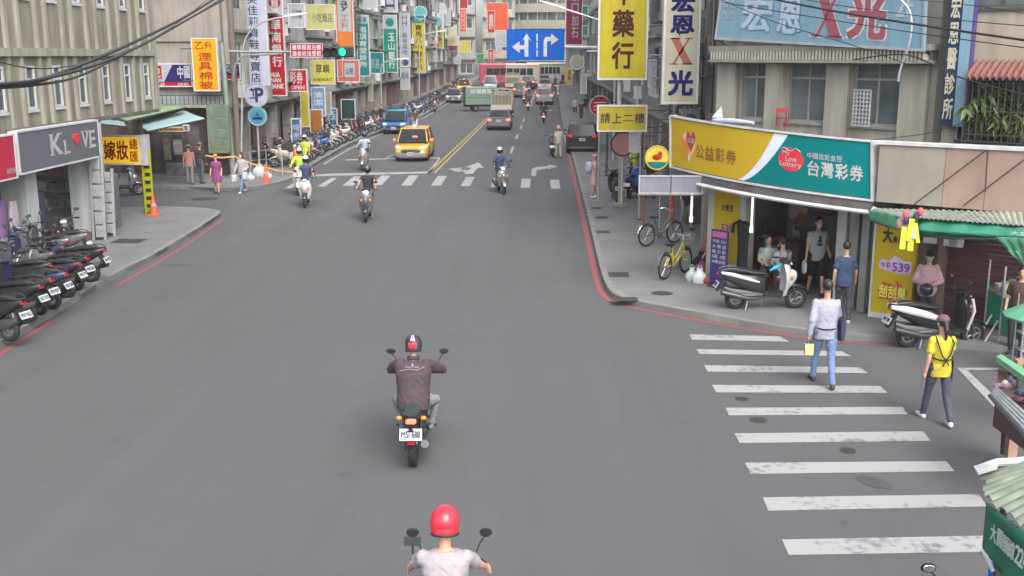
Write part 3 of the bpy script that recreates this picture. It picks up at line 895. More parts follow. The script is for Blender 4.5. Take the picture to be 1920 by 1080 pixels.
# measured heights: head, transom and sill lines of the windows
hb = [(uvof(F, 1389, 110)[1], uvof(F, 1389, 139)[1], uvof(F, 1389, 217)[1]), (uvof(F, 1685, 124)[1], uvof(F, 1685, 156)[1], uvof(F, 1685, 245)[1])]
hd = (hb[0][0] + hb[1][0]) / 2; tr = (hb[0][1] + hb[1][1]) / 2; sl = (hb[0][2] + hb[1][2]) / 2
BAYS = [(fu(1389), fu(1438)), (fu(1476), fu(1550)), (fu(1598), fu(1688))]
ops = [(a, sl, b, hd) for a, b in BAYS] + [(a, zv(7.2), b, zv(8.6)) for a, b in BAYS]
open_wall(F, ops, WALLR, cb, .3)
WFD = pm('window_frame_dull', (.30, .30, .28), .55, .2, stain=.3)
for o in ops: window(F, *o, cb, frame=WFD, cols=2, depth=.14, fr=.05, transom=tr if o[1] == sl else None)
# curtains and shelves behind the glass give the windows their muted colours
for (a0, a1, m) in [(BAYS[0][0], BAYS[0][1], (.20, .25, .22)), (BAYS[1][0], BAYS[1][1], (.17, .20, .16)), (BAYS[2][0], BAYS[2][1], (.16, .19, .22))]:
 mb = MB(); F.slab(mb, a0, sl, a1, hd, -.29, -.27); mb.build('curtain', pm('curtain_%d' % int(m[0] * 100), m, .9, var=.3, scale=3), cb, world=True)
# projecting piers between windows
for p0, p1 in [(1350, 1384), (1440, 1473), (1553, 1595), (1692, 1743)]:
 mb = MB(); F.slab(mb, fu(p0), zv(3.56), fu(p1), zv(5.16), .002, .14); mb.build('pier', WALLR, cb, world=True, bevel=.01)
# ribbed cornice
TILE = pm('cornice_tile', (.36, .34, .29), .7, var=.15, scale=5)
mb = MB(); F.slab(mb, -.01, zv(5.18), 1.01, zv(5.24), .002, .45); F.slab(mb, -.01, zv(5.44), 1.01, zv(5.56), .002, .45); mb.build('cornice', CONC, cb, world=True)
n = 64
proto = None
for i in range(n):
 a = i / n
 mb = MB(); F.slab(mb, a, zv(5.242), a + .55 / n, zv(5.438), .3, .45)
 mb.build('cornice_rib', TILE, cb, world=True)
mb = MB(); F.slab(mb, 0, zv(5.24), 1, zv(5.44), .0025, .3); mb.build('cornice_back', CONCD, cb, world=True)
mb = MB(); q = F.at(-6)
F.slab(mb, 0, 0, 1, 1, -6.2, -6); F.slab(mb, 0, 1, 1, 1.02, -6, 0); F.slab(mb, 0, 0, 1, .03, -6, -.31); F.slab(mb, 0, .03, 1, .99, -1.6, -1.5)
mb.build('inner_wall', DARKWALL, cb, world=True)
mb = MB(); F.slab(mb, -.03, -.55, 0, 1, -2.5, .05); mb.build('street_side_wall', CONCD, cb, world=True)
mb = MB(); mb.bb((4.55, 26.2, .1), (4.9, 29.68, 10)); mb.build('gap_wall', CONCD, cb, world=True)
# pavement canopy slab under the sign
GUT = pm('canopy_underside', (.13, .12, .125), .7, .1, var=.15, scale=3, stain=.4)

# the lottery sign: two-colour fascia
LY = pm('lottery_yellow', (.50, .34, .022), .6, var=.04, scale=1, spec=.12); LG = pm('lottery_teal', (.0, .165, .17), .6, var=.04, scale=1, spec=.12)
fl_ = face_pp(1258, 1637, 222, 330, D1, N1, C1)
lo = PP(1258, 311, N1, C1); lt = PP(1258, 219, N1, C1); ro = PP(1637, 374, N1, C1); rt = PP(1637, 267, N1, C1)
t = thing('shop_sign', 'long yellow and teal lottery fascia on the corner shop', 'sign', ((lo + ro) / 2))
def bow(u):  # the fascia bows outward slightly in the middle
 return .42 * 4 * u * (1 - u) if 0 < u < 1 else 0
def LP(lift):
 def f(u, v_):
  lo2 = lo.lerp(ro, u); hi2 = lt.lerp(rt, u)
  return lo2.lerp(hi2, v_) - N1 * (lift + bow(u))
 return f
NS = 24
def strip_sign(mb, u0, u1, v0f, v1f, a, b, n=NS):
 rs = []
 for i in range(n + 1):
  u = u0 + (u1 - u0) * i / n; p, q = LP(a), LP(b)
  rs.append([p(u, v0f(u)), q(u, v0f(u)), q(u, v1f(u)), p(u, v1f(u))])
 mb.rings(rs)
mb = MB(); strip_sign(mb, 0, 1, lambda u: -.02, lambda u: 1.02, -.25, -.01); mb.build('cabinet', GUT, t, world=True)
# boundary curve between yellow, the white swoosh and teal
def su(px):
 # share of the sign's length at which the line of sight px meets it
 a_, b_ = 0.0, 1.0
 for _ in range(30):
  m_ = (a_ + b_) / 2; q_ = LP(0)(m_, .5) - C0
  if 960 + FPX * q_.dot(CAM_R) / q_.dot(CAM_F) < px: a_ = m_
  else: b_ = m_
 return a_
def curve_u(v_, off=0): return su(1377 + 76 * v_ ** .62) + off
def split(mb, fl, fr, a, b, n=16):
 rs = []
 for i in range(n + 1):
  v_ = .02 + .96 * i / n
  p, q = LP(a), LP(b)
  ul, ur = fl(v_), fr(v_); m = 10
  ring = [q(ul + (ur - ul) * k / m, v_) for k in range(m + 1)] + [p(ul + (ur - ul) * k / m, v_) for k in range(m, -1, -1)]
  rs.append(ring)
 mb.rings(rs)
mb = MB(); split(mb, lambda v_: .006, lambda v_: curve_u(v_), -.005, .004); mb.build('yellow_panel', LY, t, world=True, smooth=30)
mb = MB(); split(mb, lambda v_: curve_u(v_), lambda v_: curve_u(v_, .032 + .03 * v_), -.005, .005); mb.build('white_swoosh', pm('swoosh_white', (.62, .66, .75), .5), t, world=True, smooth=30)
mb = MB(); split(mb, lambda v_: curve_u(v_, .032 + .03 * v_), lambda v_: .994, -.005, .004); mb.build('teal_panel', LG, t, world=True, smooth=30)
mb = MB(); strip_sign(mb, -.003, 1.003, lambda u: 1.0, lambda u: 1.035, -.02, .03); strip_sign(mb, -.003, 1.003, lambda u: -.035, lambda u: 0, -.02, .03); mb.build('rail', WFR, t, world=True)
for u in (0, 1):
 mb = MB(); strip_sign(mb, u - .005, u + .005, lambda u: -.03, lambda u: 1.03, -.2, .035, 1); mb.build('end_rail', WFR, t, world=True)
BRN2 = pm('sign_brown_ink', (.28, .09, .03), .6, var=0)
mb = MB(); row(mb, '公益彩券', LP(.012), su(1304), .29, su(1382), .56, .012); mb.build('lettering', BRN2, t, world=True)
mb = MB(); row(mb, '台灣彩券', LP(.012), su(1513), .29, su(1621), .57, .03); row(mb, '中國信託金控', LP(.012), su(1514), .60, su(1580), .71, .012); mb.build('lettering', WHITE, t, world=True)
def heart(mb, P_, cu, cv, su, sv, tw=0):
 pts = []
 for k in range(30):
  a = 2 * pi * k / 30; x = 16 * sin(a) ** 3 / 17; y = (13 * cos(a) - 5 * cos(2 * a) - 2 * cos(3 * a) - cos(4 * a)) / 17
  pts.append(P_(cu + su * (x * cos(tw) - y * sin(tw)), cv + sv * (x * sin(tw) + y * cos(tw))))
 mb.add(pts, [tuple(range(30))])
mb = MB(); heart(mb, LP(.010), su(1292), .50, .052, .36, .05); mb.build('heart_outline', pm('heart_orange_rim', (.75, .5, .35), .5), t, world=True)
mb = MB(); heart(mb, LP(.013), su(1286), .46, .046, .30, .2); mb.build('heart_shadow', pm('heart_orange', (.62, .25, .03), .5), t, world=True)
mb = MB(); heart(mb, LP(.017), su(1296), .60, .034, .25, .05); mb.build('heart_emblem', pm('heart_brown_red', (.38, .06, .03), .5), t, world=True)
mb = MB(); row(mb, '公益', LP(.021), su(1289), .56, su(1303), .66, .02); mb.build('heart_text', WHITE, t, world=True)
mb = MB(); P_ = LP(.010); mb.add([P_(su(1483) + (su(1507) - su(1483)) * cos(2 * pi * k / 32), .54 + .215 * sin(2 * pi * k / 32)) for k in range(32)], [tuple(range(32))]); mb.build('round_emblem', pm('emblem_red', (.62, .03, .05), .5), t, world=True)
mb = MB(); P_ = LP(.015)
put(mb, 'My', P_, su(1468), .60, su(1482), .70, .01); put(mb, 'Love', P_, su(1474), .50, su(1494), .60, .01); put(mb, 'Lottery', P_, su(1463), .38, su(1503), .50, .01)
mb.tube([P_(su(1466 + 4.5 * k), .72 + .03 * sin(k * 1.3)) for k in range(9)], .008, 4)
mb.build('emblem_script', WHITE, t, world=True)

# canopy under the sign, its gutter and pipes
cn = thing('canopy', 'grey metal canopy edge with a white gutter under the lottery sign', 'canopy', ((lo + ro) / 2))
def CP(u, z, back):
 p = lo.lerp(ro, u); return V((p.x, p.y, z)) + N1 * back - N1 * bow(u)
zl = lambda u: (lo.z + (ro.z - lo.z) * u)
mb = MB(); rs = []
for i in range(13):
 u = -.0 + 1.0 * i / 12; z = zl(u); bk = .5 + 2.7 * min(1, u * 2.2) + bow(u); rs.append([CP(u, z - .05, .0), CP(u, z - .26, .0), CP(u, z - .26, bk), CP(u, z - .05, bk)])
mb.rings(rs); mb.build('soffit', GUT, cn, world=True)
mb = MB(); mb.tube([CP(.03 + .97 * i / 12, zl(.03 + .97 * i / 12) - .25, -.06) for i in range(13)], .045, 6); mb.build('gutter', WFR, cn, world=True)
mb = MB(); mb.tube([CP(1.01, zl(1) - .2, -.1), CP(1.06, zl(1) - .3, 0)], .09, 6); mb.build('gutter_end', WFR, cn, world=True)
for px, y0, y1 in [(1298, 352, 415), (1412, 362, 435)]:
 p = PP(px, y0, N1, C1 + .3); q = PP(px, y1, N1, C1 + .3)
 mb = MB(); mb.cyl((p.x, p.y, q.z), (p.x, p.y, p.z), .025, n=8); mb.cyl((p.x, p.y, q.z - .02), (p.x, p.y, q.z + .12), .04, n=8); mb.build('hanging_tube_lamp', pm('tube_lamp_lit', (.9, .92, .9), .5, var=0, emit=.5), cn, world=True)

# ground floor of the lottery shop: pillars, posters, dark shop hall
CG = C1 + .55
YP = pm('poster_yellow', (.48, .36, .02), .6, var=.06, scale=1.5, spec=.12)
gs = thing('lottery_shop', 'open-fronted lottery shop under the yellow and teal fascia', 'shop', (6, 24.5, .12))
def post(px0, px1, yb, h=2.45, c=CG, D=D1, N=N1, d=.3, m=None, name='pillar'):
 a = PP(px0, yb, N, c); b = PP(px1, yb, N, c); wv = (b - a).dot(D)
 f = Face((a.x, a.y, .12), D, (0, 0, 1), wv, h); mb = MB(); f.slab(mb, 0, 0, 1, 1, -d, 0); mb.build(name, m or WFR, gs, world=True, bevel=.015); return f
p1 = post(1322, 1392, 525, d=.35, m=pm('pillar_cream', (.46, .46, .43), .7, stain=.3))
mb = MB(); p1.slab(mb, .18, .22, .84, .99, .003, .02); mb.build('poster', YP, gs, world=True)
mb = MB(); row(mb, '大樂透', p1.at(.024), .38, .70, .70, .77, .02); mb.build('lettering', INK, gs, world=True)
PURP = pm('logo_purple', (.25, .06, .32), .5, var=0)
mb = MB(); put(mb, '539', p1.at(.024), .40, .50, .70, .58, .03); mb.build('lettering', PURP, gs, world=True)
mb = MB(); put(mb, '威力彩', p1.at(.024), .30, .92, .74, .97, .03); mb.build('lettering', INK, gs, world=True)
# door jambs and glass partition on the right of the hall
JAM = pm('shopfront_aluminium', (.30, .31, .28), .5, .3, var=.1, scale=3, stain=.3)
for px0, px1, yb, c, m in [(1560, 1578, 560, CG + .5, WFR), (1583, 1600, 575, CG + .3, JAM), (1604, 1618, 590, CG + .1, JAM)]:
 post(px0, px1, yb, 2.4, c, d=.12, m=m, name='door_jamb')
post(1572, 1632, 575, 2.4, CG + .62, d=.05, m=JAM, name='door_panel')
# hall shell
def hall(u0, u1, back, m, name, z0=.12, z1=2.55, c=CG):
 mb = MB(); p = V((pL.x, pL.y, 0)); base = lo.lerp(ro, 0)
 q0 = CP(u0, z0, back); q1 = CP(u1, z0, back)
 f = Face((q0.x, q0.y, z0), D1, (0, 0, 1), (q1 - q0).dot(D1), z1 - z0); f.slab(mb, 0, 0, 1, 1, -.15, 0)
 mb.build(name, m, gs, world=True); return f
hb_ = hall(.05, 1.02, 4.2, pm('hall_back_wall', (.26, .24, .215), .7, var=.5, scale=2.5), 'back_wall')
mb = MB(); q = [CP(.99, .12, .75), CP(1.03, .12, .75), CP(1.03, .12, 4.2), CP(.99, .12, 4.2)]
mb.rings([q, [p + V((0, 0, 2.43)) for p in q]]); mb.build('side_wall', DARKWALL, gs, world=True)
mb = MB(); q = [CP(.02, .12, 1.6), CP(.05, .12, 1.6), CP(.05, .12, 4.2), CP(.02, .12, 4.2)]
mb.rings([q, [p + V((0, 0, 2.43)) for p in q]]); mb.build('side_wall', DARKWALL, gs, world=True)
# stuff on the shop's back wall and counters
r = random.Random(4)
for i in range(60):
 u = r.uniform(.02, .93); v_ = r.uniform(.25, .88); c = r.choice([(.35, .33, .30), (.12, .11, .10), (.30, .10, .06), (.08, .12, .16), (.4, .36, .2)])
 mb = MB(); hb_.slab(mb, u, v_, u + r.uniform(.04, .1), v_ + r.uniform(.06, .16), .003, .03 + r.uniform(0, .2)); mb.build('wall_notice', pm('notice_%d_%d' % (int(c[0] * 100), int(c[2] * 100)), c, .7, var=.3, scale=8), gs, world=True)
for (u0, u1, bk, h, c) in [(.18, .42, 2.2, .95, (.10, .05, .05)), (.5, .72, 3.0, 1.0, (.14, .12, .1)), (.3, .5, 3.4, 1.5, (.1, .1, .1))]:
 p = CP(u0, 0, bk); q = CP(u1, 0, bk); f = Face((p.x, p.y, .12), D1, (0, 0, 1), (q - p).dot(D1), h); mb = MB(); f.slab(mb, 0, 0, 1, 1, -.5, 0); mb.build('counter', pm('counter_%d' % int(c[0] * 100 + h * 10), c, .6, var=.3), gs, world=True)
mb = MB(); p = CP(.09, .12, .9); q = CP(.155, .12, .9); f = Face((p.x, p.y, .12), D1, (0, 0, 1), (q - p).dot(D1), 1.5); f.slab(mb, 0, 0, 1, 1, -.1, 0); mb.build('orange_panel', pm('panel_orange_brown', (.30, .085, .04), .7, var=.2), gs, world=True)

# blue promo banner in front of the left pillar
BANB = pm('banner_navy', (.035, .03, .16), .5, var=.08)
a = PP(1331, 503, N1, CG - .35); b = PP(1363, 503, N1, CG - .35)
f = Face((a.x, a.y, .2), D1, (0, 0, 1), (b - a).dot(D1), 1.25)
t = thing('banner_stand', 'dark blue standing banner with white rows of numbers in front of the yellow pillar', 'banner', f.at(0)(.5, 0))
mb = MB(); f.slab(mb, 0, 0, 1, 1, -.02, 0); mb.build('banner_cloth', BANB, t, world=True)
mb = MB(); f.slab(mb, .08, .86, .92, .97, .003, .006); mb.build('pink_header', pm('pink_print', (.5, .12, .25), .5), t, world=True)
mb = MB()
for k, s in enumerate(['今彩 539', '大 樂 透', '威 力 彩', '3星 4星', '49樂合彩']):
 put(mb, s, f.at(.006), .1, .755 - k * .095, .9, .825 - k * .095, .03)
mb.build('lettering', WHITE, t, world=True)
mb = MB(); mb.cyl(f.at(-.03)(.5, -.06), f.at(-.03)(.5, 1.02), .012, n=6); f.slab(mb, .1, -.07, .9, -.04, -.2, .14); mb.build('stand', DSTEEL, t, world=True)

# the yellow lottery panel on the right pillar
a = PP(1631, 597, N2, C2 + .62); b = PP(1700, 603, N2, C2 + .62)
f = Face((a.x, a.y, .16), D2, (0, 0, 1), (b - a).dot(D2) + .06, 2.1)
t = thing('standing_sign', 'tall yellow lottery panel with printed game logos under the green awning', 'sign', f.at(0)(.5, 0))
mb = MB(); f.slab(mb, 0, 0, 1, 1, -.3, 0); mb.build('panel', YP, t, world=True, bevel=.01)
mb = MB(); f.slab(mb, -.05, -.02, 0, 1, -.28, .02); f.slab(mb, -.05, -.02, 1.02, .03, .002, .03); mb.build('edge_trim', WFR, t, world=True)
mb = MB(); put(mb, '大', f.at(.01), .18, .72, .42, .87, .04); row(mb, '樂透彩', f.at(.01), .43, .725, .82, .79, .02); mb.build('lettering', INK, t, world=True)
mb = MB(); f.poly(mb, [(.12, .50), (.2, .56), (.38, .545), (.5, .60), (.62, .585), (.75, .56), (.93, .555), (.95, .48), (.88, .44), (.6, .435), (.3, .455), (.15, .47)], .003, .006); mb.build('logo_cloud', pm('logo_lilac', (.55, .5, .7), .5), t, world=True)
mb = MB(); row(mb, '今彩', f.at(.010), .16, .475, .44, .535, .03); put(mb, '539', f.at(.010), .46, .45, .90, .54, .05); mb.build('lettering', PURP, t, world=True)
mb = MB(); f.poly(mb, [(.10, .26), (.28, .24), (.24, .34), (.62, .31), (.55, .37), (.9, .27), (.84, .18), (.62, .17), (.64, .12), (.42, .17), (.16, .17), (.2, .22)], .003, .006); mb.build('logo_burst', pm('burst_red', (.45, .05, .03), .5), t, world=True)
mb = MB(); row(mb, '刮刮樂', f.at(.010), .17, .185, .86, .31, .045); mb.build('lettering', pm('logo_yellow', (.7, .65, .08), .5), t, world=True)

# tan sheet wall right of the sign, and dark storefront with the maroon shutter below
TANS = pm('tan_sheet_metal', (.27, .25, .21), .7, 0, var=.08, scale=1.5, stain=.12)
PNK = pm('faded_pink_sheet', (.31, .215, .175), .7, 0, var=.08, scale=1.5, stain=.12)
sb = thing('side_street_building', 'shophouse with a tan sheet-metal band and maroon roller shutter under green awnings', 'building', (9, 21, 0))
a = PP(1642, 378, N2, C2 - .02); b = PP(1642, 270, N2, C2 - .02)
L2 = 6.5
f = Face((a.x, a.y, a.z), D2, (0, 0, 1), L2, b.z - a.z)
ua = uvof(f, 1770, 330)[0]
for (x0, x1, m) in [(0, ua, TANS), (ua, ua * 1.6, PNK), (ua * 1.6, 1, PNK)]:
 mb = MB(); f.slab(mb, x0 + .0006, 0, x1 - .0006, 1, -.12, 0); mb.build('sheet_panel', m, sb, world=True)
mb = MB(); f.slab(mb, -.01, 1.0, 1, 1.05, -.3, .04); mb.build('top_flashing', WFR, sb, world=True)
mb = MB()
for (x0, y0, x1, y1) in [(1713, 384, 1850, 281), (1806, 386, 1925, 296), (1852, 281, 1847, 360)]:
 p = PP(x0, y0, N2, C2 - .12); q = PP(x1, y1, N2, C2 - .12); mb.cyl(p, q, .014, n=6)
mb.build('tie_rod', DSTEEL, sb, world=True)
g = Face((a.x, a.y, .05), D2, (0, 0, 1), L2, 2.6)
c_ = lambda back: Face(g.o + N2 * back, D2, (0, 0, 1), L2, 2.6)
SHUT = pm('maroon_shutter', (.085, .035, .04), .55, .3, var=.2, scale=3, stain=.4)
s = c_(1.0)
u0 = uvof(s, 1770, 560)[0]; u1 = uvof(s, 1868, 560)[0]
for k in range(26):
 mb = MB(); s.slab(mb, u0, k / 27, 1.0, (k + .9) / 27, -.03, .012 * (k % 2)); mb.build('shutter_slat', SHUT, sb, world=True)
mb = MB(); s.slab(mb, 0, 0, u0, 1.0, -.3, .2); mb.build('dark_wall', pm('grimy_wall', (.10, .09, .08), .8, var=.4, scale=3), sb, world=True)
mb = MB(); s.slab(mb, u0 - .02, 0, u0, 1.0, .202, .26); mb.build('door_post', pm('post_brown', (.16, .10, .09), .7), sb, world=True)
mb = MB(); s.slab(mb, 0, 1.0, 1, 1.12, -1, .9); mb.build('beam', DARKWALL, sb, world=True)
mb = MB()
for k, (x, y) in enumerate([(1752, 445), (1790, 450), (1800, 452)]):
 u, v_ = uvof(s, x, y); s.slab(mb, u - .02, v_ - .03, u + .02, v_ + .04, .21, .3)
mb.build('meter_box', WFR, sb, world=True)
# upper wall of this building with grille, roof and plants
FU = Face((pR.x + .05, pR.y - .35, 3.6), D2, (0, 0, 1), 7.5, 6)
UW = pm('upper_wall_tan', (.33, .29, .235), .88, var=.1, scale=1, bump=.15, stain=.3)
ops = []
u0, _ = uvof(FU, 1812, 60); ux, _ = uvof(FU, 1925, 60); _, vb = uvof(FU, 1860, 14)
ops.append((u0, vb, ux + .1, vb + .3))
u2, v2 = uvof(FU, 1822, 262); u3, v3 = uvof(FU, 1918, 150)
ops2 = (u2, v2, u3, v3)
mb_ops = [(u0, v2, ux + .1, v3), (u0, vb, ux + .1, vb + .3)]
open_wall(FU, mb_ops, UW, sb, .25, 'upper_wall')
window(FU, *mb_ops[0], sb, frame=DSTEEL, cols=3, depth=.18); window(FU, *mb_ops[1], sb, frame=DSTEEL, cols=3, depth=.18)
mb = MB(); FU.slab(mb, -.02, -.03, 1, 0, -.3, .06); mb.build('ledge', CONCD, sb, world=True)
mb = MB(); FU.slab(mb, 0, 0, 1, 1, -2.2, -2.1); FU.slab(mb, 0, 1, 1, 1.02, -4, 0); mb.build('inner_wall', DARKWALL, sb, world=True)
# window cage
mb = MB(); a0, b0, a1, b1 = u2 - .01, v2, ux + .1, v3; e = .5
k = 0
while a0 + k * .12 / FU.w < a1:
 a = a0 + k * .12 / FU.w; FU.slab(mb, a, b0, a + .018 / FU.w, b1, e, e + .018); k += 1
for b in (b0, b0 + .12 * (b1 - b0), (b0 + b1) / 2, b1): FU.slab(mb, a0, b - .01 / FU.h, a1, b + .012 / FU.h, e - .012, e + .006)
for a in (a0, a1): 
 for q in range(4): FU.slab(mb, a, b0, a + .018 / FU.w, b1, q * .13, q * .13 + .018)
FU.slab(mb, a0, b0 - .012, a1, b0 - .006, .004, e)
mb.build('window_cage', DSTEEL, sb, world=True)
TILR = pm('roof_tile_red', (.19, .075, .065), .6, var=.2, scale=6)
# little tiled roof over the cage: each row of pantiles is a part
for row_ in range(3):
 for k in range(14):
  a = a0 + (a1 - a0) * k / 14; mb = MB(); w_ = (a1 - a0) / 14
  z0 = b1 + .015 + (2 - row_) * .013; t0 = .05 + row_ * .2
  f0 = [FU.at(t0)(a + w_ * j / 4, z0 + .012 + .012 * sin(pi * j / 4)) for j in range(5)]
  f1 = [FU.at(t0 + .24)(a + w_ * j / 4, z0 - .012 + .012 * sin(pi * j / 4)) for j in range(5)]
  g0 = [p - V((0, 0, .025)) for p in f0[::-1]]; g1 = [p - V((0, 0, .025)) for p in f1[::-1]]
  mb.rings([f0 + g0, f1 + g1]); mb.build('roof_tile', TILR, sb, world=True)

# potted climbing plants inside the cage (leaf-sized faces on stems)
LEAF = pm('leaf_green', (.08, .115, .04), .5, var=.5, scale=2.5)
LEAF2 = pm('leaf_yellow_green', (.14, .16, .05), .5, var=.4, scale=2.5)
def plant(label, px, py, spread, h, n, m, face, out=.24, seed=1):
 n = int(n * 1.5)
 r = random.Random(seed); u, v_ = uvof(face, px, py); base = face.at(out)(u, v_)
 t = thing('potted_plant', label, 'plant', base)
 stems = MB(); lv = MB()
 for s in range(9):
  a = r.uniform(0, 2 * pi); l = r.uniform(.5, 1) * h; pts = []
  for k in range(6):
   q = k / 5; pts.append(V((cos(a) * spread * q * q * .5 + r.uniform(-.02, .02), sin(a) * spread * .4 * q * q, l * (q - .35 * q ** 3 * (1 if s % 2 else 1.8)))))
  stems.tube(pts, [.008 - .001 * k for k in range(6)], 5)
  for k in range(n // 9):
   q = r.uniform(.2, 1) * 5; i = min(4, int(q)); p = pts[i].lerp(pts[i + 1], q - i)
   d = V((r.gauss(0, 1), r.gauss(0, 1), r.uniform(-1.8, .1))).normalized(); sd_ = d.cross(V((r.gauss(0, 1), r.gauss(0, 1), 1))).normalized(); L = r.uniform(.14, .30)
   o = p + V((r.gauss(0, .06), r.gauss(0, .05), r.gauss(0, .04)))
   lv.add([o, o + d * L * .4 + sd_ * L * .16, o + d * L + V((0, 0, -L * .2)), o + d * L * .4 - sd_ * L * .16], [(0, 1, 2), (0, 2, 3)])
 stems.build('stem', LEAF, t); lv.build('leaves', m, t)
 mb = MB(); mb.cyl((0, 0, -.02), (0, 0, .16), .09, .11, 14); mb.build('pot', pm('terracotta', (.10, .08, .07), .8), t)
 return t
plant('drooping green houseplant at the left of the window cage', 1840, 250, .7, 1.5, 300, LEAF, FU, seed=1)
plant('broad-leaved green plant in the middle of the window cage', 1864, 250, .7, 1.5, 300, LEAF, FU, seed=2)
plant('tall leafy plant beside the cage bars on the right', 1890, 250, .7, 1.5, 300, LEAF, FU, seed=3)
plant('yellowish trailing plant at the right end of the window cage', 1910, 256, .7, .85, 200, LEAF2, FU, seed=4)

# green awnings over the market entrance (corrugated sheet and tarpaulin)
GTARP = pm('green_tarpaulin', (.03, .20, .12), .55, var=.2, scale=2, bump=.3, bscale=4)
GTARP2 = pm('green_tarpaulin_light', (.09, .30, .18), .55, var=.15, scale=2)
CORR = pm('weathered_corrugated_sheet', (.33, .36, .31), .65, .2, var=.2, scale=4, stain=.4)
aw = thing('market_awning', 'green tarpaulin awning with a corrugated sheet roof across the side-street shopfront', 'awning', PP(1700, 440, N2, C2 - .8))
top = c_(-.0)
def AP(px, py, out): return PP(px, py, N2, C2 - out)
# corrugated roof: slopes from wall (z high) out to the front edge
e0, e1 = AP(1632, 392, .05), AP(1930, 400, .05); g0, g1 = AP(1690, 407, 1.0), AP(1930, 425, 1.25)
nn = 26
for k in range(nn):
 mb = MB(); ring0 = []; ring1 = []
 for j in range(5):
  u = (k + j / 4 * .98) / nn; zz = .03 * sin(pi * j / 4)
  ring0.append(e0.lerp(e1, u) + V((0, 0, zz))); ring1.append(g0.lerp(g1, u) + V((0, 0, zz)))
 mb.rings([ring0 + [p - V((0, 0, .012)) for p in ring0[::-1]], ring1 + [p - V((0, 0, .012)) for p in ring1[::-1]]]); mb.build('corrugated_sheet', CORR, aw, world=True)
def drape(name, tl, tr_, br, bl, m, sag=.05, n=14, k=5, label=None, wav=.04):
 r = random.Random(len(name) + int(tl.x * 10)); mb = MB(); rows = []
 nrm = (tr_ - tl).cross(bl - tl).normalized()
 for j in range(k + 1):
  v_ = j / k; a = tl.lerp(bl, v_); b = tr_.lerp(br, v_); rows.append([a.lerp(b, i / n) + V((0, 0, -sag * 4 * (i / n) * (1 - i / n) * v_)) + nrm * (wav * sin(i * 1.7 + j) * sin(pi * v_ * .8 + .2)) for i in range(n + 1)])
 mb.rings(rows, cap=False, closed=False)
 o = mb.build(name, m, aw, smooth=50, world=True)
 sm = o.modifiers.new('thickness', 'SOLIDIFY'); sm.thickness = .012
 if label: o['label'] = label
 return o
drape('tarpaulin', AP(1722, 410, .9), AP(1935, 427, 1.2), AP(1935, 446, 1.45), AP(1715, 432, 1.1), GTARP, .02)
drape('tarpaulin', AP(1715, 430, 1.1), AP(1935, 444, 1.45), AP(1935, 452, 1.2), AP(1730, 442, .95), GTARP, .03)
drape('tarpaulin', AP(1628, 393, .1), AP(1696, 405, 1.0), AP(1690, 432, 1.05), AP(1630, 412, .15), GTARP2, .0)
drape('tarpaulin', AP(1862, 443, 1.3), AP(1945, 447, 1.7), AP(1945, 520, 1.7), AP(1925, 500, 1.6), GTARP2, .0)
f = Face(AP(1893, 440, 1.62), D2, (0, 0, 1), .62, .07)
mb = MB(); put(mb, '大腸麵線', f.at(0), 0, 0, 1, 1, .03); mb.build('lettering', WHITE, aw, world=True)
mb = MB(); mb.tube([AP(1690, 432, 1.05), AP(1660, 424, .6), AP(1632, 414, .2)], .012, 6); mb.tube([AP(1715, 442, 1.0), AP(1800, 447, 1.2), AP(1935, 450, 1.45)], .018, 6); mb.build('awning_pole', DSTEEL, aw, world=True)
mb = MB(); mb.ball(AP(1692, 420, 1.1), (.12, .08, .13), 10, 7); mb.build('rolled_cloth', pm('pinkish_cloth', (.40, .24, .22), .8), aw, world=True)
# hanging yellow reflective straps
YG = pm('reflective_yellow_green', (.62, .75, .05), .5, var=.05); RW = pm('strap_red', (.55, .08, .1), .6)
st = thing('reflective_straps', 'bundle of neon yellow straps hanging from the green awning corner', 'straps', AP(1700, 410, 1.2))
for (x0, y0, x1, y1, m, w_) in [(1697, 425, 1692, 467, YG, .05), (1711, 410, 1704, 452, YG, .045), (1717, 418, 1722, 455, YG, .03), (1709, 432, 1707, 470, YG, .05), (1713, 420, 1714, 448, WHITE, .03)]:
 mb = MB(); p = AP(x0, y0, 1.25); q = AP(x1, y1, 1.3); r0 = D2 * w_
 mb.rings([[p - r0, p + r0, p + r0 - N2 * .02, p - r0 - N2 * .02], [q - r0, q + r0, q + r0 - N2 * .02, q - r0 - N2 * .02]]); mb.build('strap', m, st, world=True)
for (x, y, m) in [(1698, 402, RW), (1726, 397, RW), (1700, 413, pm('strap_navy', (.05, .05, .12), .7)), (1718, 405, pm('strap_navy', (.05, .05, .12), .7))]:
 mb = MB(); mb.ball(AP(x, y, 1.2), (.06, .05, .08), 10, 6); mb.build('strap_knot', m, st, world=True)
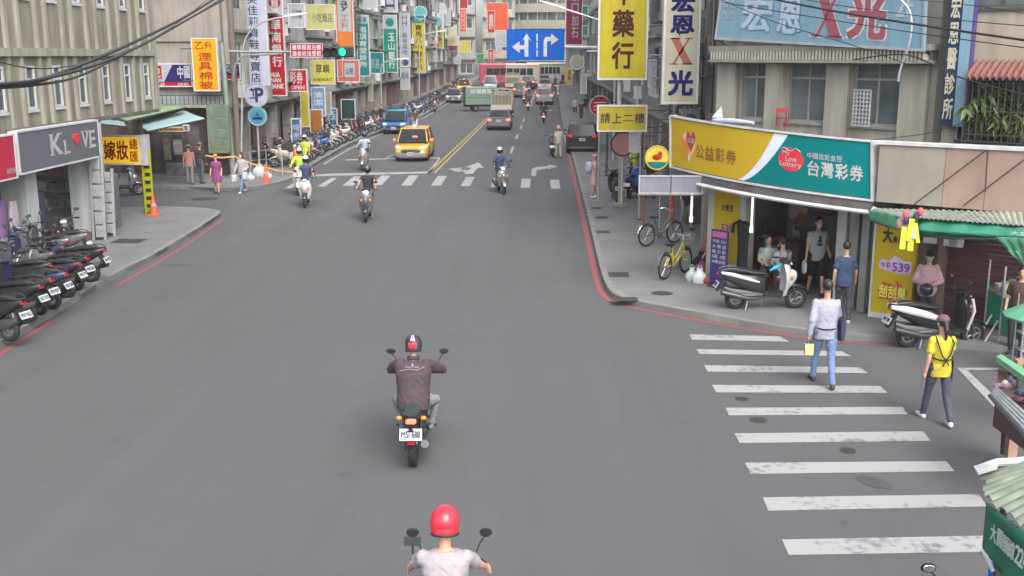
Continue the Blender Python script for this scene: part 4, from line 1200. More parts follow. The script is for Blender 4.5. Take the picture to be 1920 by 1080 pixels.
# ================================================================== SIGNS ALONG THE STREET
def colr(name, r_, g_, b_, **k): return pm(name, tuple(c * .56 for c in srgb(r_, g_, b_)), .6, var=.06, scale=1.5, spec=.12, stain=.22, **k)
S_LIL = colr('sign_lilac_white', 218, 218, 240); S_RED = colr('sign_red', 205, 35, 55); S_ORG = colr('sign_orange', 245, 140, 60)
S_TEAL = colr('sign_teal', 20, 145, 140); S_TEAL2 = colr('sign_teal_deep', 10, 150, 130); S_GRYW = colr('sign_grey_white', 200, 205, 210); S_YEL = colr('sign_yellow', 225, 205, 65)
S_LIME = colr('sign_lime', 226, 220, 95); S_SAL = colr('sign_salmon', 225, 120, 105); S_MAR = colr('sign_maroon', 145, 45, 80); S_COR = colr('sign_coral', 245, 100, 75)
S_BLUE = colr('sign_blue', 5, 110, 225); S_PINK = colr('sign_pink', 225, 160, 160); S_CYAN = colr('sign_cyan', 110, 205, 215); S_NAVY = colr('ink_navy', 45, 45, 120); S_ORED = colr('ink_orange_red', 210, 70, 30)
S_GOLD = colr('sign_gold', 250, 190, 20); S_BRN = colr('ink_brown', 90, 50, 40); S_GRN = colr('sign_green', 70, 160, 110); S_CREAM = colr('sign_cream', 232, 228, 200); S_DIMY = colr('sign_mustard', 240, 210, 70)
S_BANBL = colr('banner_blue', 150, 190, 212); S_LINK = colr('ink_blue_grey', 60, 75, 110); S_ORB = colr('banner_orange_red', 250, 100, 60)

def xserif(mb, P_, u0, v0, u1, v1):
 """a roman X: one heavy stroke, one thin stroke, flat serifs"""
 q = lambda a, b: P_(u0 + (u1 - u0) * a, v0 + (v1 - v0) * b)
 for pl in ([(.04, 1), (.38, 1), (.98, 0), (.62, 0)], [(.78, 1), (.88, 1), (.22, 0), (.12, 0)], [(0, .955), (.46, .955), (.46, 1), (0, 1)], [(.62, .955), (1, .955), (1, 1), (.62, 1)], [(0, 0), (.38, 0), (.38, .045), (0, .045)], [(.52, 0), (1, 0), (1, .045), (.52, .045)]):
  mb.add([q(*p) for p in pl], [(0, 1, 2, 3)])

def vsign(label, px0, py0, px1, py1, fm, text='', ink=None, y=None, frame=WFR, a=(.2, .04, .8, .96), bold=.015, depth=.2, fw=.05, horiz=False, group=None):
 if y is None: y = 14.0 * 2000 / (1026 - px0) * 1.0 + .4
 f = face_y(px0, py0, px1, py1, y)
 t = sign(label, f, fm, depth, frame, fw, group=group)
 if text:
  letters(t, ink or WHITE, lambda mb, P_: (row if horiz else column)(mb, text, P_, *a, bold), face=f)
 # bracket arms back to the facade
 mb = MB(); side = -1 if px0 < 900 else 1
 for b in (.2, .8):
  p = f.at(-depth / 2)(0 if side < 0 else 1, b); mb.cyl(p, p + V((side * (.5 if y < 60 else .3), 0, 0)), .03, n=6)
 mb.build('bracket', DSTEEL, t, world=True)
 return t, f

vsign('yellow vertical sign with red characters on the first far-left building', 364, 71, 412, 171, S_GOLD, '湮具棉被', S_ORED, y=46.0, a=(.24, .03, .76, .74), bold=.03)
t_ = [o for o in bpy.data.objects if o.get('label', '').startswith('yellow vertical sign with red')][0]
f = face_y(364, 71, 412, 171, 46.0); letters(t_, S_ORED, lambda mb, P_: row(mb, '乙升', P_, .12, .79, .84, .93, .03), face=f)
t, f = vsign('blue and white shop board with a red square emblem on the tan wall', 288, 119, 362, 163, S_NAVY, y=46.7)
mb = MB(); f.poly(mb, [(.02, .22), (.28, .22), (.52, .96), (.02, .96)], .013, .018); mb.build('white_field', S_GRYW, t, world=True)
mb = MB(); f.slab(mb, .03, .34, .23, .9, .019, .024); mb.build('red_square', S_RED, t, world=True)
mb = MB(); f.slab(mb, .02, .02, .98, .21, .013, .018); mb.build('red_band', S_RED, t, world=True)
letters(t, WHITE, lambda mb, P_: (put(mb, '吃', P_, .06, .4, .2, .84, .03), row(mb, '中國', P_, .62, .36, .96, .9, .03), row(mb, '火鍋', P_, .04, .04, .3, .18), row(mb, '自助', P_, .62, .04, .9, .18)), .026, f)
t, f = vsign('small dark blue board with white characters beside the lilac banner', 414, 118, 452, 150, S_NAVY, '診所', WHITE, y=46.9, a=(.1, .4, .9, .95), bold=.02)
letters(t, S_RED, lambda mb, P_: P_ and mb.add([P_(.05, .05), P_(.95, .05), P_(.95, .3), P_(.05, .3)], [(0, 1, 2, 3)]), face=f)
vsign('tall lilac white banner with dark vertical characters', 455, -60, 506, 160, S_LIL, '法國美佳莉舞鞋專賣店', S_LINK, y=50.5, a=(.32, .02, .68, .98), bold=.01)
t, f = vsign('tall red bank sign with a white round logo at the top', 508, -20, 538, 180, S_RED, '', y=54.5)
mb = MB(); f.slab(mb, .03, .76, .97, .985, .013, .02); mb.build('white_field', S_GRYW, t, world=True)
mb = MB(); f.disc(mb, .5, .88, .36, .36 * f.w / f.h, .021, .027); mb.build('logo', S_RED, t, world=True)
letters(t, S_GRYW, lambda mb, P_: put(mb, 'H', P_, .36, .85, .64, .91, .04), .03, f)
letters(t, WHITE, lambda mb, P_: (column(mb, '華南銀行', P_, .2, .27, .8, .73, .03), put(mb, 'HUA', P_, .05, .18, .62, .225, .05), put(mb, 'NAN', P_, .05, .13, .68, .172, .05), put(mb, 'BANK', P_, .05, .07, .85, .118, .05)), face=f)
t, f = vsign('white fabric shop board beside the lime board high on the left', 541, 6, 573, 52, S_GRYW, '川味', S_LINK, y=57, a=(.2, .35, .85, .75), horiz=True)
t, f = vsign('pale lime fabric board high on the left facades', 574, 8, 629, 56, colr('sign_pale_lime', 214, 212, 140), '小吃麵店', S_LINK, y=62, a=(.2, .3, .92, .65), horiz=True, bold=0)
t, f = vsign('red fascia with white characters under the traffic light arm', 540, 130, 577, 172, S_RED, '彩券', WHITE, y=57, a=(.1, .35, .8, .9), horiz=True, bold=.02)
letters(t, WHITE, lambda mb, P_: put(mb, 'OPEN', P_, .15, .1, .85, .28, .03), face=f)
t, f = vsign('lime yellow square shop sign with black bird-like writing', 583, 112, 629, 158, S_LIME, '草嶼', INK, y=63, a=(.2, .45, .8, .82), horiz=True, bold=.02)
letters(t, INK, lambda mb, P_: put(mb, 'KAKALA.T', P_, .12, .14, .88, .26, .03), face=f)
t, f = vsign('salmon fascia with a pale square in the middle', 633, 112, 675, 154, S_SAL, '', y=71)
mb = MB(); f.slab(mb, .32, .22, .8, .85, .013, .02); mb.build('pale_square', S_GRYW, t, world=True); letters(t, S_LINK, lambda mb, P_: put(mb, '山吧', P_, .4, .35, .72, .65, .02), .024, f)
t, f = vsign('tall orange banner with a white panel and black script', 632, -40, 665, 105, S_ORG, '', y=71.5)
mb = MB(); f.slab(mb, .12, .32, .86, .97, .013, .02); mb.build('white_field', S_GRYW, t, world=True)
letters(t, INK, lambda mb, P_: column(mb, 'Today', P_, .3, .58, .72, .93, .03), .024, f); letters(t, S_SAL, lambda mb, P_: column(mb, '工料', P_, .3, .36, .7, .54, .01), .024, f)
t, f = vsign('narrow dark teal banner with white characters', 671, 28, 694, 143, S_TEAL, '祖頂育堂診所', WHITE, y=79, a=(.2, .14, .8, .82), bold=.03)
mb = MB(); f.slab(mb, .05, .86, .95, .99, .013, .02); mb.build('white_field', S_GRYW, t, world=True); letters(t, S_TEAL, lambda mb, P_: row(mb, '眼鏡', P_, .15, .88, .85, .97, .03), .024, f)
t, f = vsign('teal fascia joining the two teal banners', 695, 98, 720, 138, S_TEAL, '凱基', S_GRYW, y=82, a=(.0, .25, .7, .7), horiz=True, bold=0)
t, f = vsign('deep teal bank banner with a green emblem on white at the top', 720, 28, 746, 136, S_TEAL2, '玉山銀行', WHITE, y=91, a=(.35, .06, .82, .70), bold=.03)
mb = MB(); f.slab(mb, .03, .76, .97, .99, .013, .02); mb.build('white_field', S_GRYW, t, world=True); mb = MB(); f.disc(mb, .5, .875, .3, .3 * f.w / f.h, .021, .027); mb.build('logo', S_TEAL, t, world=True)
vsign('white signboard above the narrow dark teal banner', 674, -30, 708, 16, S_GRYW, '', y=80); vsign('white signboard above the deep teal bank banner', 717, -30, 746, 23, S_GRYW, '口', S_LINK, y=92)
t, f = vsign('tall white banner with faint grey characters and a round mark', 750, 24, 770, 126, S_GRYW, 'HH 鑫聯國際', S_LINK, y=101.5, a=(.3, .22, .72, .97), bold=0)
mb = MB(); f.disc(mb, .5, .09, .3, .3 * f.w / f.h, .013, .02); mb.build('round_mark', S_LINK, t, world=True)
t, f = vsign('screen-like white lit board under the tall white banner', 751, 128, 769, 168, S_GRYW, '眼科', S_LINK, y=101.5, a=(.1, .5, .9, .8), horiz=True)
t, f = vsign('tall yellow banner with brown characters and a turquoise cap', 774, 28, 798, 136, S_YEL, '寶馬八中醫診所', S_BRN, y=112, a=(.24, .04, .76, .84), bold=.02)
mb = MB(); f.slab(mb, .02, .86, .98, .99, .013, .02); mb.build('turquoise_cap', S_TEAL, t, world=True); letters(t, S_GRYW, lambda mb, P_: row(mb, '仁心', P_, .2, .89, .8, .96), .024, f)

def roundel(label, px, py, rpx, y, m, drum=.25, ring=None, cat='sign', name='round_sign'):
 c = PY(px, py, y); k = (PY(px + 1, py, y) - PY(px, py, y)).x; r_ = rpx * k
 t = thing(name, label, cat, c)
 mb = MB(); mb.cyl((0, 0, 0), (0, drum, 0), r_, n=28); mb.build('drum', m, t, smooth=40)
 mb = MB(); mb.torus((0, -.005, 0), (0, 1, 0), r_, r_ * .06, 28, 6); mb.build('rim', ring or WFR, t, smooth=40)
 return t, r_
roundel('round turquoise lamp sign above the tall yellow banner', 788, 24, 12, 112, S_CYAN, .9)
roundel('smaller round blue lamp sign right of the turquoise one', 817, 41, 10, 136, S_CYAN, .9, S_GRYW)
for i, (x0, y0, x1, y1, m, tx, ink, yy, lb) in enumerate([
 (826, 5, 833, 60, S_LIL, '', None, 139, 'narrow lilac vertical sign beside the round blue sign'), (834, 16, 845, 48, S_GRYW, '', None, 146, 'short white vertical sign beyond the round blue sign'),
 (862, -10, 877, 16, S_RED, '', None, 168, 'red emblem box on top of the coral vertical sign'), (862, 17, 875, 60, S_COR, '口口口口', S_CREAM, 168, 'coral vertical sign with four pale squares'),
 (820, 52, 832, 92, S_YEL, '心知己', S_BRN, 138, 'mustard vertical sign with dark brush characters under the round blue sign'), (800, 75, 819, 97, S_PINK, '丌', WHITE, 132, 'pink square sign right of the tall yellow banner'),
 (836, 50, 856, 68, S_CREAM, '', None, 148, 'cream board beyond the mustard sign'), (838, 69, 860, 85, S_CREAM, '米', S_YEL, 150, 'cream board with a golden flower mark'),
 (840, 85, 858, 96, S_SAL, '', None, 151, 'small salmon board under the golden flower board'), (861, 76, 883, 98, S_LIME, '', None, 165, 'pale lime square board at the far left'),
 (850, 104, 864, 120, S_GRYW, '', None, 160, 'small white box sign hanging above the far arcade'), (912, 5, 953, 57, S_ORB, '', None, 186, 'large orange red banner wall near the road end'),
 (914, 20, 928, 62, S_RED, '鼎', S_CREAM, 176, 'red vertical sign overlapping the orange banner wall'), (928, 62, 950, 88, S_GRYW, '', None, 176, 'white awning board beneath the orange banner wall'),
 (893, 100, 908, 120, S_GRN, '', None, 176, 'green far board beside the first red bus'), (915, 92, 926, 116, S_RED, '吉', S_CREAM, 170, 'small red flag sign beside the first red bus')]):
 vsign(lb, x0, y0, x1, y1, m, tx, ink, y=yy, a=(.2, .1, .8, .9), bold=.03, fw=.06)
vsign('beige entrance board left of the grey security shutters on the far-left arcade', 690, 150, 700, 190, S_CREAM, '', y=84)

# right-hand signs
t, f = vsign('tall yellow pharmacy sign with large dark characters', 1120, -62, 1213, 150, S_YEL, '中藥行', S_BRN, y=33, a=(.28, .08, .72, .93), bold=.035, depth=.3, fw=.06)
t, f = vsign('small yellow sign with four dark characters below the pharmacy sign', 1119, 197, 1213, 247, S_YEL, '請上二樓', INK, y=33, a=(.05, .32, .96, .70), horiz=True, bold=.02, depth=.25, fw=.05)
mb = MB(); mb.cyl(PY(1161, 150, 33.15), PY(1161, 197, 33.15), .07, n=10); mb.cyl(PY(1195, 150, 33.15), PY(1195, 197, 33.15), .03, n=8); mb.build('hanging_post', STEEL, t, world=True)
t, f = vsign('tall white sign with navy characters and a faded red X', 1240, -70, 1308, 195, S_CREAM, '', y=29.3, depth=.3, fw=.06)
def hx(mb, P_):
 put(mb, '宏', P_, .18, .655, .84, .80, .05); put(mb, '恩', P_, .18, .505, .84, .635, .05); put(mb, '光', P_, .16, .06, .86, .245, .05)
letters(t, S_NAVY, hx, face=f); letters(t, colr('ink_faded_red', 215, 130, 115), lambda mb, P_: xserif(mb, P_, .18, .285, .82, .475), face=f)
# big sky-blue banner on the corner building
bl, br_ = PP(1340, 74, N1, CU - .5), PP(1733, 97, N1, CU - .5); tl, tr2 = PP(1356, -40, N1, CU - .5), PP(1738, -30, N1, CU - .5)
t = thing('banner', 'wide sky-blue X-ray banner along the top of the corner building', 'banner', (bl + br_) / 2)
def BP(lift): return lambda u, v_: bl.lerp(br_, u).lerp(tl.lerp(tr2, u), v_) - N1 * lift
def bpanel(mb, u0, v0, u1, v1, a, b):
 q = [(u0, v0), (u1, v0), (u1, v1), (u0, v1)]; mb.rings([[BP(a)(*p) for p in q], [BP(b)(*p) for p in q]])
mb = MB(); bpanel(mb, 0, 0, 1, 1, -.06, 0); mb.build('banner_cloth', S_BANBL, t, world=True)
mb = MB(); bpanel(mb, 0, 0, 1, .04, .001, .02); bpanel(mb, .99, .04, 1, 1, .001, .02); bpanel(mb, 0, .04, .008, 1, .001, .02); mb.build('hem', S_GRYW, t, world=True)
PALE = colr('ink_pale_blue', 205, 225, 240); ROSE = colr('ink_rose', 190, 105, 120)
mb = MB(); put(mb, '宏', BP(.006), .14, .16, .30, .72, .08); put(mb, '恩', BP(.006), .33, .15, .45, .74, .08); mb.build('lettering_outline', colr('ink_mid_blue', 110, 165, 205), t, world=True)
mb = MB(); put(mb, '宏', BP(.011), .135, .17, .295, .73, .035); put(mb, '恩', BP(.011), .325, .16, .445, .75, .035); mb.build('lettering', PALE, t, world=True)
mb = MB(); xserif(mb, BP(.006), .49, .12, .655, .88); put(mb, '光', BP(.006), .66, .12, .845, .86, .10); mb.build('lettering_outline', WHITE, t, world=True)
mb = MB(); xserif(mb, BP(.011), .50, .14, .645, .86); put(mb, '光', BP(.011), .668, .14, .838, .84, .05); mb.build('lettering', ROSE, t, world=True)
mb = MB()
for k, s in enumerate(['專科', '檢查', '門診']): put(mb, s, BP(.008), .02, .72 - k * .19, .09, .86 - k * .19, .01)
put(mb, '2F', BP(.008), .88, .5, .95, .85, .04); mb.build('small_lettering', PALE, t, world=True)
mb = MB()
for u in (.0, .33, .66, 1): mb.cyl(BP(-.05)(u, 0), BP(-.48)(u, -.1), .015, n=6)
mb.build('bracket', DSTEEL, t, world=True)

# vertical hospital sign right of the corner building
pc = N2.dot(V((pR.x, pR.y, 0))) - .5
f = face_pp(1762, 1786, -80, 236, D2, N2, pc)
t = thing('shop_sign', 'narrow vertical sign with cream characters on dark blue beside a pale blue box edge', 'sign', f.at(0)(.5, .5))
mb = MB(); f.slab(mb, 0, 0, 1, 1, -.2, 0); mb.build('cabinet', S_LINK, t, world=True)
mb = MB(); f.slab(mb, 1.02, 0, 1.85, 1, -.22, .02); mb.build('side_box', S_BANBL, t, world=True)
mb = MB(); f.slab(mb, 1.86, -.01, 1.95, 1, -.22, .025); mb.build('edge_trim', colr('trim_purple', 110, 90, 160), t, world=True)
letters(t, S_CREAM, lambda mb, P_: column(mb, '宏恩醫診所', P_, .12, .03, .88, .78, .03), .006, f)
letters(t, S_CREAM, lambda mb, P_: put(mb, '專', P_, .12, .80, .88, .90, .03), .006, f)

# 嫁妝總匯 lit box on its post at the left corner
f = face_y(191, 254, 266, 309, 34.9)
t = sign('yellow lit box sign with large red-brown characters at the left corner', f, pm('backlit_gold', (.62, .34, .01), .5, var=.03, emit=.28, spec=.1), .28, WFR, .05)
DR = colr('ink_dark_orange', 170, 50, 15)
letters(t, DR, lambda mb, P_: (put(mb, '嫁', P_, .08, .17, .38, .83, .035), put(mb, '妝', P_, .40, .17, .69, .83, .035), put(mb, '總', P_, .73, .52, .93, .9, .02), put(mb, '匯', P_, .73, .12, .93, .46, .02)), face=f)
mb = MB(); f.slab(mb, 1.005, -.02, 1.16, 1.02, -.28, .03); mb.build('side_light_box', WHITE, t, world=True)
p = G(278, 402, .12)
mb = MB(); mb.bb((p.x - .14, p.y + .0, .12), (p.x - .02, p.y + .12, 3.3)); mb.build('post', pm('rusty_post', (.10, .075, .05), .8, var=.3, stain=.4), t, world=True)
p = G(288, 402, .12); z1 = PY(283, 280, p.y).z
t = thing('ladder', 'yellow and black striped metal ladder leaning on the corner sign post', 'ladder', (p.x - .08, p.y - .1, .12))
YM = colr('ladder_yellow', 205, 205, 50)
for s_ in (-.13, .13):
 mb = MB(); mb.box((s_ - .0, 0, z1 / 2 - .06), (.06, .05, z1 - .12)); mb.build('rail', YM, t)
mb = MB(); mb.box((0, .045, z1 / 2 - .06), (.2, .012, z1 - .14)); mb.build('back_panel', YM, t)
for k in range(8):
 mb = MB(); mb.box((0, 0, .15 + k * (z1 - .3) / 7.6), (.20, .035, .10)); mb.build('rung', YM, t)
 mb = MB(); mb.box((.0, .03, .3 + k * (z1 - .3) / 7.6), (.18, .01, .12)); mb.build('black_band', INK, t)

# aluminium frames leaning on the pale column
for i, (px, yb, h, nm) in enumerate([(190, 450, 2.5, 'tall grey metal rack leaning beside the wide pale column'), (207, 444, 2.0, 'shorter grey metal rack leaning behind the tall one')]):
 p = G(px, yb, .12); t = thing('metal_rack', nm, 'rack', (p.x, p.y, .12), R(8))
 for s_ in (-.16, .16):
  mb = MB(); mb.box((s_, 0, h / 2), (.07, .07, h), Matrix.Rotation(R(2), 3, 'Y')); mb.build('post', STEEL, t)
 for k in range(6):
  mb = MB(); mb.box((0, .06, .25 + k * (h - .3) / 5.6), (.26, .2, (h - .3) / 6.6)); mb.build('tray', STEEL, t, bevel=.01)
mb = MB(); p = G(211, 428, .12); mb.box((p.x, p.y + .2, .95), (.3, .35, 1.65)); tag(mb.build('cupboard', pm('cupboard_grey', (.13, .13, .15), .6, stain=.3), bevel=.02), 'dark grey metal cupboard right of the leaning racks', 'cupboard')

# awnings over the side-street market
gm = pm('awning_green_faded', (.17, .26, .14), .75, var=.3, scale=2, stain=.3); tm = pm('awning_teal_canvas', (.25, .37, .36), .7, var=.08, scale=2)
def awn(label, pts, ys, m, kidn='canvas', cat='awning'):
 P4 = [PY(x, y, yy) for (x, y), yy in zip(pts, ys)]; c = sum(P4, V()) / 4
 t = thing('awning', label, cat, c); n = 10; rows = []
 for j in range(5):
  a = P4[0].lerp(P4[3], j / 4); b = P4[1].lerp(P4[2], j / 4); rows.append([a.lerp(b, i / n) + V((0, 0, -.05 * sin(pi * i / n) * j / 4 + .02 * sin(i * 2.1 + j))) for i in range(n + 1)])
 mb = MB(); mb.rings(rows, cap=False, closed=False); o = mb.build(kidn, m, t, smooth=50, world=True); s = o.modifiers.new('thickness', 'SOLIDIFY'); s.thickness = .02
 mb = MB(); mb.tube([P4[3] - V((0, 0, .03)), P4[2] - V((0, 0, .03))], .025, 6); mb.tube([P4[0] - V((0, 0, .03)), P4[3] - V((0, 0, .03))], .02, 6); mb.tube([P4[1] - V((0, 0, .03)), P4[2] - V((0, 0, .03))], .02, 6); mb.build('awning_frame', DSTEEL, t, world=True)
 return t
awn('faded green sheet awning over the side-street market', [(188, 212), (262, 192), (348, 200), (236, 226)], [45.5, 46.3, 44.2, 41.5], gm)
awn('pale teal canvas awning below the faded green one', [(245, 230), (345, 208), (384, 222), (277, 245)], [43.5, 45.2, 42.8, 40.8], tm)
awn('small teal awning end behind the corner sign', [(188, 222), (236, 228), (236, 236), (188, 231)], [41.5, 41.5, 40.6, 40.6], tm)
mb = MB(); p, q = PY(238, 232, 41), PY(238, 250, 41); mb.bb((p.x - .1, 41, 0.1), (p.x + .1, 41.2, p.z + .1)); tag(mb.build('awning_post', pm('post_brown2', (.09, .06, .045), .7)), 'brown post carrying the two market awnings', 'post')
t, f = vsign('red strip sign with yellow mark under the teal awning', 298, 238, 345, 247, S_RED, '餐飲小館', S_YEL, y=46.0, a=(.1, .1, .9, .9), horiz=True)
t, f = vsign('small pale sign with a dark character at the end of the teal awning', 344, 234, 354, 246, S_CREAM, '食', S_BRN, y=46.0)
# green metal advertising panel on the corner pavement
DG = pm('weathered_green_board', (.15, .19, .13), .7, var=.2, scale=2, stain=.4)
f = face_y(392, 196, 432, 287, 45.9); t = sign('weathered green upright board with pale window-like panes at the street corner', f, DG, .2, DG, .06)
for k, (a0, b0, a1, b1, ch) in enumerate([(.32, .76, .92, .96, '營'), (.32, .52, .92, .72, '業'), (.32, .30, .92, .48, '時'), (.32, .08, .92, .27, '間')]):
 mb = MB(); f.slab(mb, a0, b0, a1, b1, .013, .03); mb.build('pale_pane', colr('pane_grey_green', 135, 150, 140), t, world=True); letters(t, DG, lambda mb, P_: put(mb, ch, P_, a0 + .1, b0 + .04, a1 - .1, b1 - .04, .03), .034, f)
# odds and ends along the market wall
for i, (x0, y0, x1, y1, c, lb) in enumerate([(226, 262, 246, 300, (.22, .20, .19), 'grey curtain hung in the first market doorway'), (248, 268, 282, 318, (.16, .045, .04), 'dark red cloth hung beside the market doorway'), (308, 258, 320, 300, (.20, .16, .12), 'cardboard panel leaning on the market wall'), (312, 306, 350, 336, (.12, .12, .12), 'low dark cabinet under the teal awning'), (326, 262, 342, 290, (.24, .23, .22), 'pale notice board under the teal awning')]):
 f = face_y(x0, y0, x1, y1, 46.2); mb = MB(); f.slab(mb, 0, 0, 1, 1, -.12, 0)
 for k in range(3): f.slab(mb, .3 * k + .04, .04, .3 * k + .3, .96, .001, .02)
 tag(mb.build('notice_board', pm('mkt_%d' % i, c, .8, var=.35, scale=6), bevel=.01), lb, 'panel')
# railing and ledge above the market wall
t = thing('balcony_railing', 'metal railing on a pale ledge above the market shops', 'railing', PY(360, 190, 46.4))
a, b = PY(272, 196, 46.4), PY(420, 196, 46.4); a2, b2 = PY(272, 179, 46.4), PY(420, 179, 46.4)
for k in range(19):
 x = a.x + (b.x - a.x) * k / 18; mb = MB(); mb.cyl((x, 46.4, a.z), (x, 46.4, a2.z), .018, n=6); mb.build('baluster', DSTEEL, t, world=True)
mb = MB(); mb.cyl((a.x, 46.4, a2.z), (b.x, 46.4, a2.z), .03, n=6); mb.build('handrail', DSTEEL, t, world=True)
mb = MB(); mb.bb((a.x, 46.1, a.z - .12), (b.x, 46.85, a.z)); mb.build('ledge', CONC, t, world=True)
mb = MB(); mb.bb((a.x, 46.6, a.z + .02), (b.x, 46.66, a2.z - .02)); mb.build('white_panel', S_GRYW, t, world=True)

# ------------------------------------------------------------------ poles, lamps, signals
def pole(label, px, py, r_, ztop, name='pole', m=None, z0=.12, lean=0):
 p = G(px, py, z0); t = thing(name, label, name.replace('_', ' '), (p.x, p.y, z0 + rise(p.y)))
 mb = MB(); mb.cyl((0, 0, 0), (lean, 0, ztop), r_, r_ * .75, 14); mb.build('shaft', m or STEEL, t, smooth=40)
 mb = MB(); mb.cyl((0, 0, 0), (0, 0, .12), r_ * 1.7, r_ * 1.4, 14); mb.build('base', CONC, t, smooth=40)
 return t, p
GP = pm('signal_pole_grey_green', (.24, .27, .25), .5, .3, var=.1, stain=.25)
t, p = pole('grey traffic signal pole with a long arm over the street', 438, 332, .13, 5.75, 'traffic_light', GP, lean=-.2)
L = lambda px, py: PY(px, py, p.y) - V(t.location)
mb = MB(); mb.tube([L(430, 96), L(450, 97), L(640, 97)], .055, 8); mb.tube([L(437, 152), L(441, 120), L(456, 104), L(520, 101)], .045, 8); mb.build('arm', GP, t, smooth=40)
mb = MB(); c = L(640, 97); w_ = (L(663, 97) - L(606, 97)).x; q = L(606, 97)
mb.box((q.x + w_ / 2, 0, q.z), (w_, .22, .46)); mb.build('signal_housing', BLACK, t, bevel=.05)
GLIT = pm('green_signal_lit', (.0, .85, .28), .4, var=0, emit=1.2)
for k, m in enumerate([BLACK, BLACK, GLIT]):
 x = L([616, 629, 643][k], 97).x
 mb = MB(); mb.cyl((x, -.11, q.z), (x, -.13, q.z), .16, n=20); mb.build('signal_lens', m, t, smooth=40)
 mb = MB(); mb.rings([[V((x + .19 * cos(a), -.11, q.z + .19 * sin(a))) for a in [pi * (-.15 + 1.3 * j / 12) for j in range(13)]], [V((x + .19 * cos(a), -.36, q.z - .02 + .19 * sin(a))) for a in [pi * (-.15 + 1.3 * j / 12) for j in range(13)]]], cap=False, closed=False); o = mb.build('visor', BLACK, t); s = o.modifiers.new('t', 'SOLIDIFY'); s.thickness = .01
f = face_y(545, 81, 606, 108, p.y - .2)
t2 = sign('red traffic sign with two rows of white characters beside the signal', f, S_RED, .03, WHITE, .03, name='traffic_sign')
letters(t2, WHITE, lambda mb, P_: (row(mb, '機車兩段左轉', P_, .05, .53, .95, .9, .03), row(mb, '違者依法受罰', P_, .05, .1, .95, .46, .03)), face=f)
mb = MB(); mb.bb(f.at(-.1)(.4, .3), f.at(-.04)(.6, .7)); mb.build('clamp', DSTEEL, t2, world=True)
# dark utility pole behind
t, p = pole('tall brownish utility pole behind the signal pole', 449, 330, .14, 11, 'utility_pole', pm('utility_pole_brown', (.14, .115, .09), .85, stain=.3), lean=0)
# parking sign and blue disc
p = G(487, 322, .12); t = thing('parking_sign', 'round white parking sign over a round blue sign on one pole', 'sign', (p.x, p.y, .12))
mb = MB(); c1 = PY(482, 178, p.y); c2 = PY(484, 218, p.y); k = (PY(483, 178, p.y) - PY(482, 178, p.y)).x
mb.cyl((0, 0, 0), (0, 0, c1.z), .05, n=10); mb.build('pole', STEEL, t)
for c, r_, m in ((c1, 22 * k, S_LIL), (c2, 17 * k, S_CYAN)):
 l = c - V(t.location); mb = MB(); mb.cyl((l.x, -.08, l.z), (l.x, -.11, l.z), r_, n=32); mb.build('disc', m, t, smooth=40)
 mb = MB(); mb.torus((l.x, -.11, l.z), (0, 1, 0), r_, .025, 32, 6); mb.build('rim', S_GRYW if m == S_CYAN else STEEL, t, smooth=40)
l = c1 - V(t.location); mb = MB(); Pf = lambda u, v_: V((l.x + u * k * 22, -.122, l.z + v_ * k * 22))
put(mb, 'P', Pf, -.12, -.6, .62, .62, .05)
mb.add([Pf(-.62, .45), Pf(-.3, .62), Pf(-.3, .52), Pf(-.12, .52), Pf(-.12, .38), Pf(-.3, .38), Pf(-.3, .28)], [(0, 1, 2, 3, 4, 5, 6)]); mb.add([Pf(-.32, .38), Pf(-.2, .38), Pf(-.2, -.15), Pf(-.32, -.15)], [(0, 1, 2, 3)]); mb.add([Pf(-.6, -.2), Pf(-.15, -.2), Pf(-.15, -.3), Pf(-.6, -.3)], [(0, 1, 2, 3)])
mb.build('lettering', S_LINK, t)
l = c2 - V(t.location); mb = MB(); mb.cyl((l.x, -.111, l.z), (l.x, -.118, l.z), 13 * k, n=28); mb.build('blue_field', pm('field_blue', (.04, .19, .32), .5), t)
mb = MB(); Pf = lambda u, v_: V((l.x + u * k * 13, -.125, l.z + v_ * k * 13)); put(mb, '人', Pf, -.3, 0, .3, .7, .06); mb.add([Pf(-.7, -.45), Pf(.7, -.45), Pf(.7, -.1), Pf(-.7, -.1)], [(0, 1, 2, 3)]); mb.build('pictogram', S_NAVY, t)

def lamp(label, base, top, tip, bend, r_=.06, head=1.0):
 """street lamp: base pixel on the ground, other points measured at the base's distance"""
 p = G(*base, .12); t = thing('street_lamp', label, 'street lamp', (p.x, p.y, .12 + rise(p.y)))
 L = lambda q: PY(q[0], q[1], p.y) - V(t.location)
 a, b, c = L(top), L(bend), L(tip)
 mb = MB(); mb.cyl((0, 0, 0), (a.x, 0, a.z), r_ * 1.2, r_ * .8, 12); mb.build('post', STEEL, t, smooth=40)
 pts = [a.lerp(b, s) .lerp(b.lerp(c, s), s) for s in [i / 8 for i in range(9)]]
 mb = MB(); mb.tube(pts, r_ * .7, 8); mb.build('arm', STEEL, t, smooth=40)
 d = (c - pts[-2]).normalized(); mb = MB(); e = c + d * head
 mb.rings([[c + V((0, s * .1, z)) for s, z in ((-1, 0), (1, 0), (.7, .07), (-.7, .07))], [c.lerp(e, .5) + V((0, s * .2, z)) for s, z in ((-1, -.02), (1, -.02), (.7, .1), (-.7, .1))], [e + V((0, s * .12, z)) for s, z in ((-1, 0), (1, 0), (.7, .05), (-.7, .05))]]); mb.build('lamp_head', WHITE, t)
 return t
lamp('street lamp whose arm reaches over the lilac banner on the left', (452, 330), (455, 95), (533, 32), (460, 38), .05)
lamp('slim street lamp in front of the deep teal banner', (716, 238), (714, 130), (742, 112), (714, 113), .06)
lamp('street lamp arm reaching in from behind the yellow pharmacy sign', (1150, 300), (1155, 50), (1062, 18), (1120, 36), .07, 1.4)
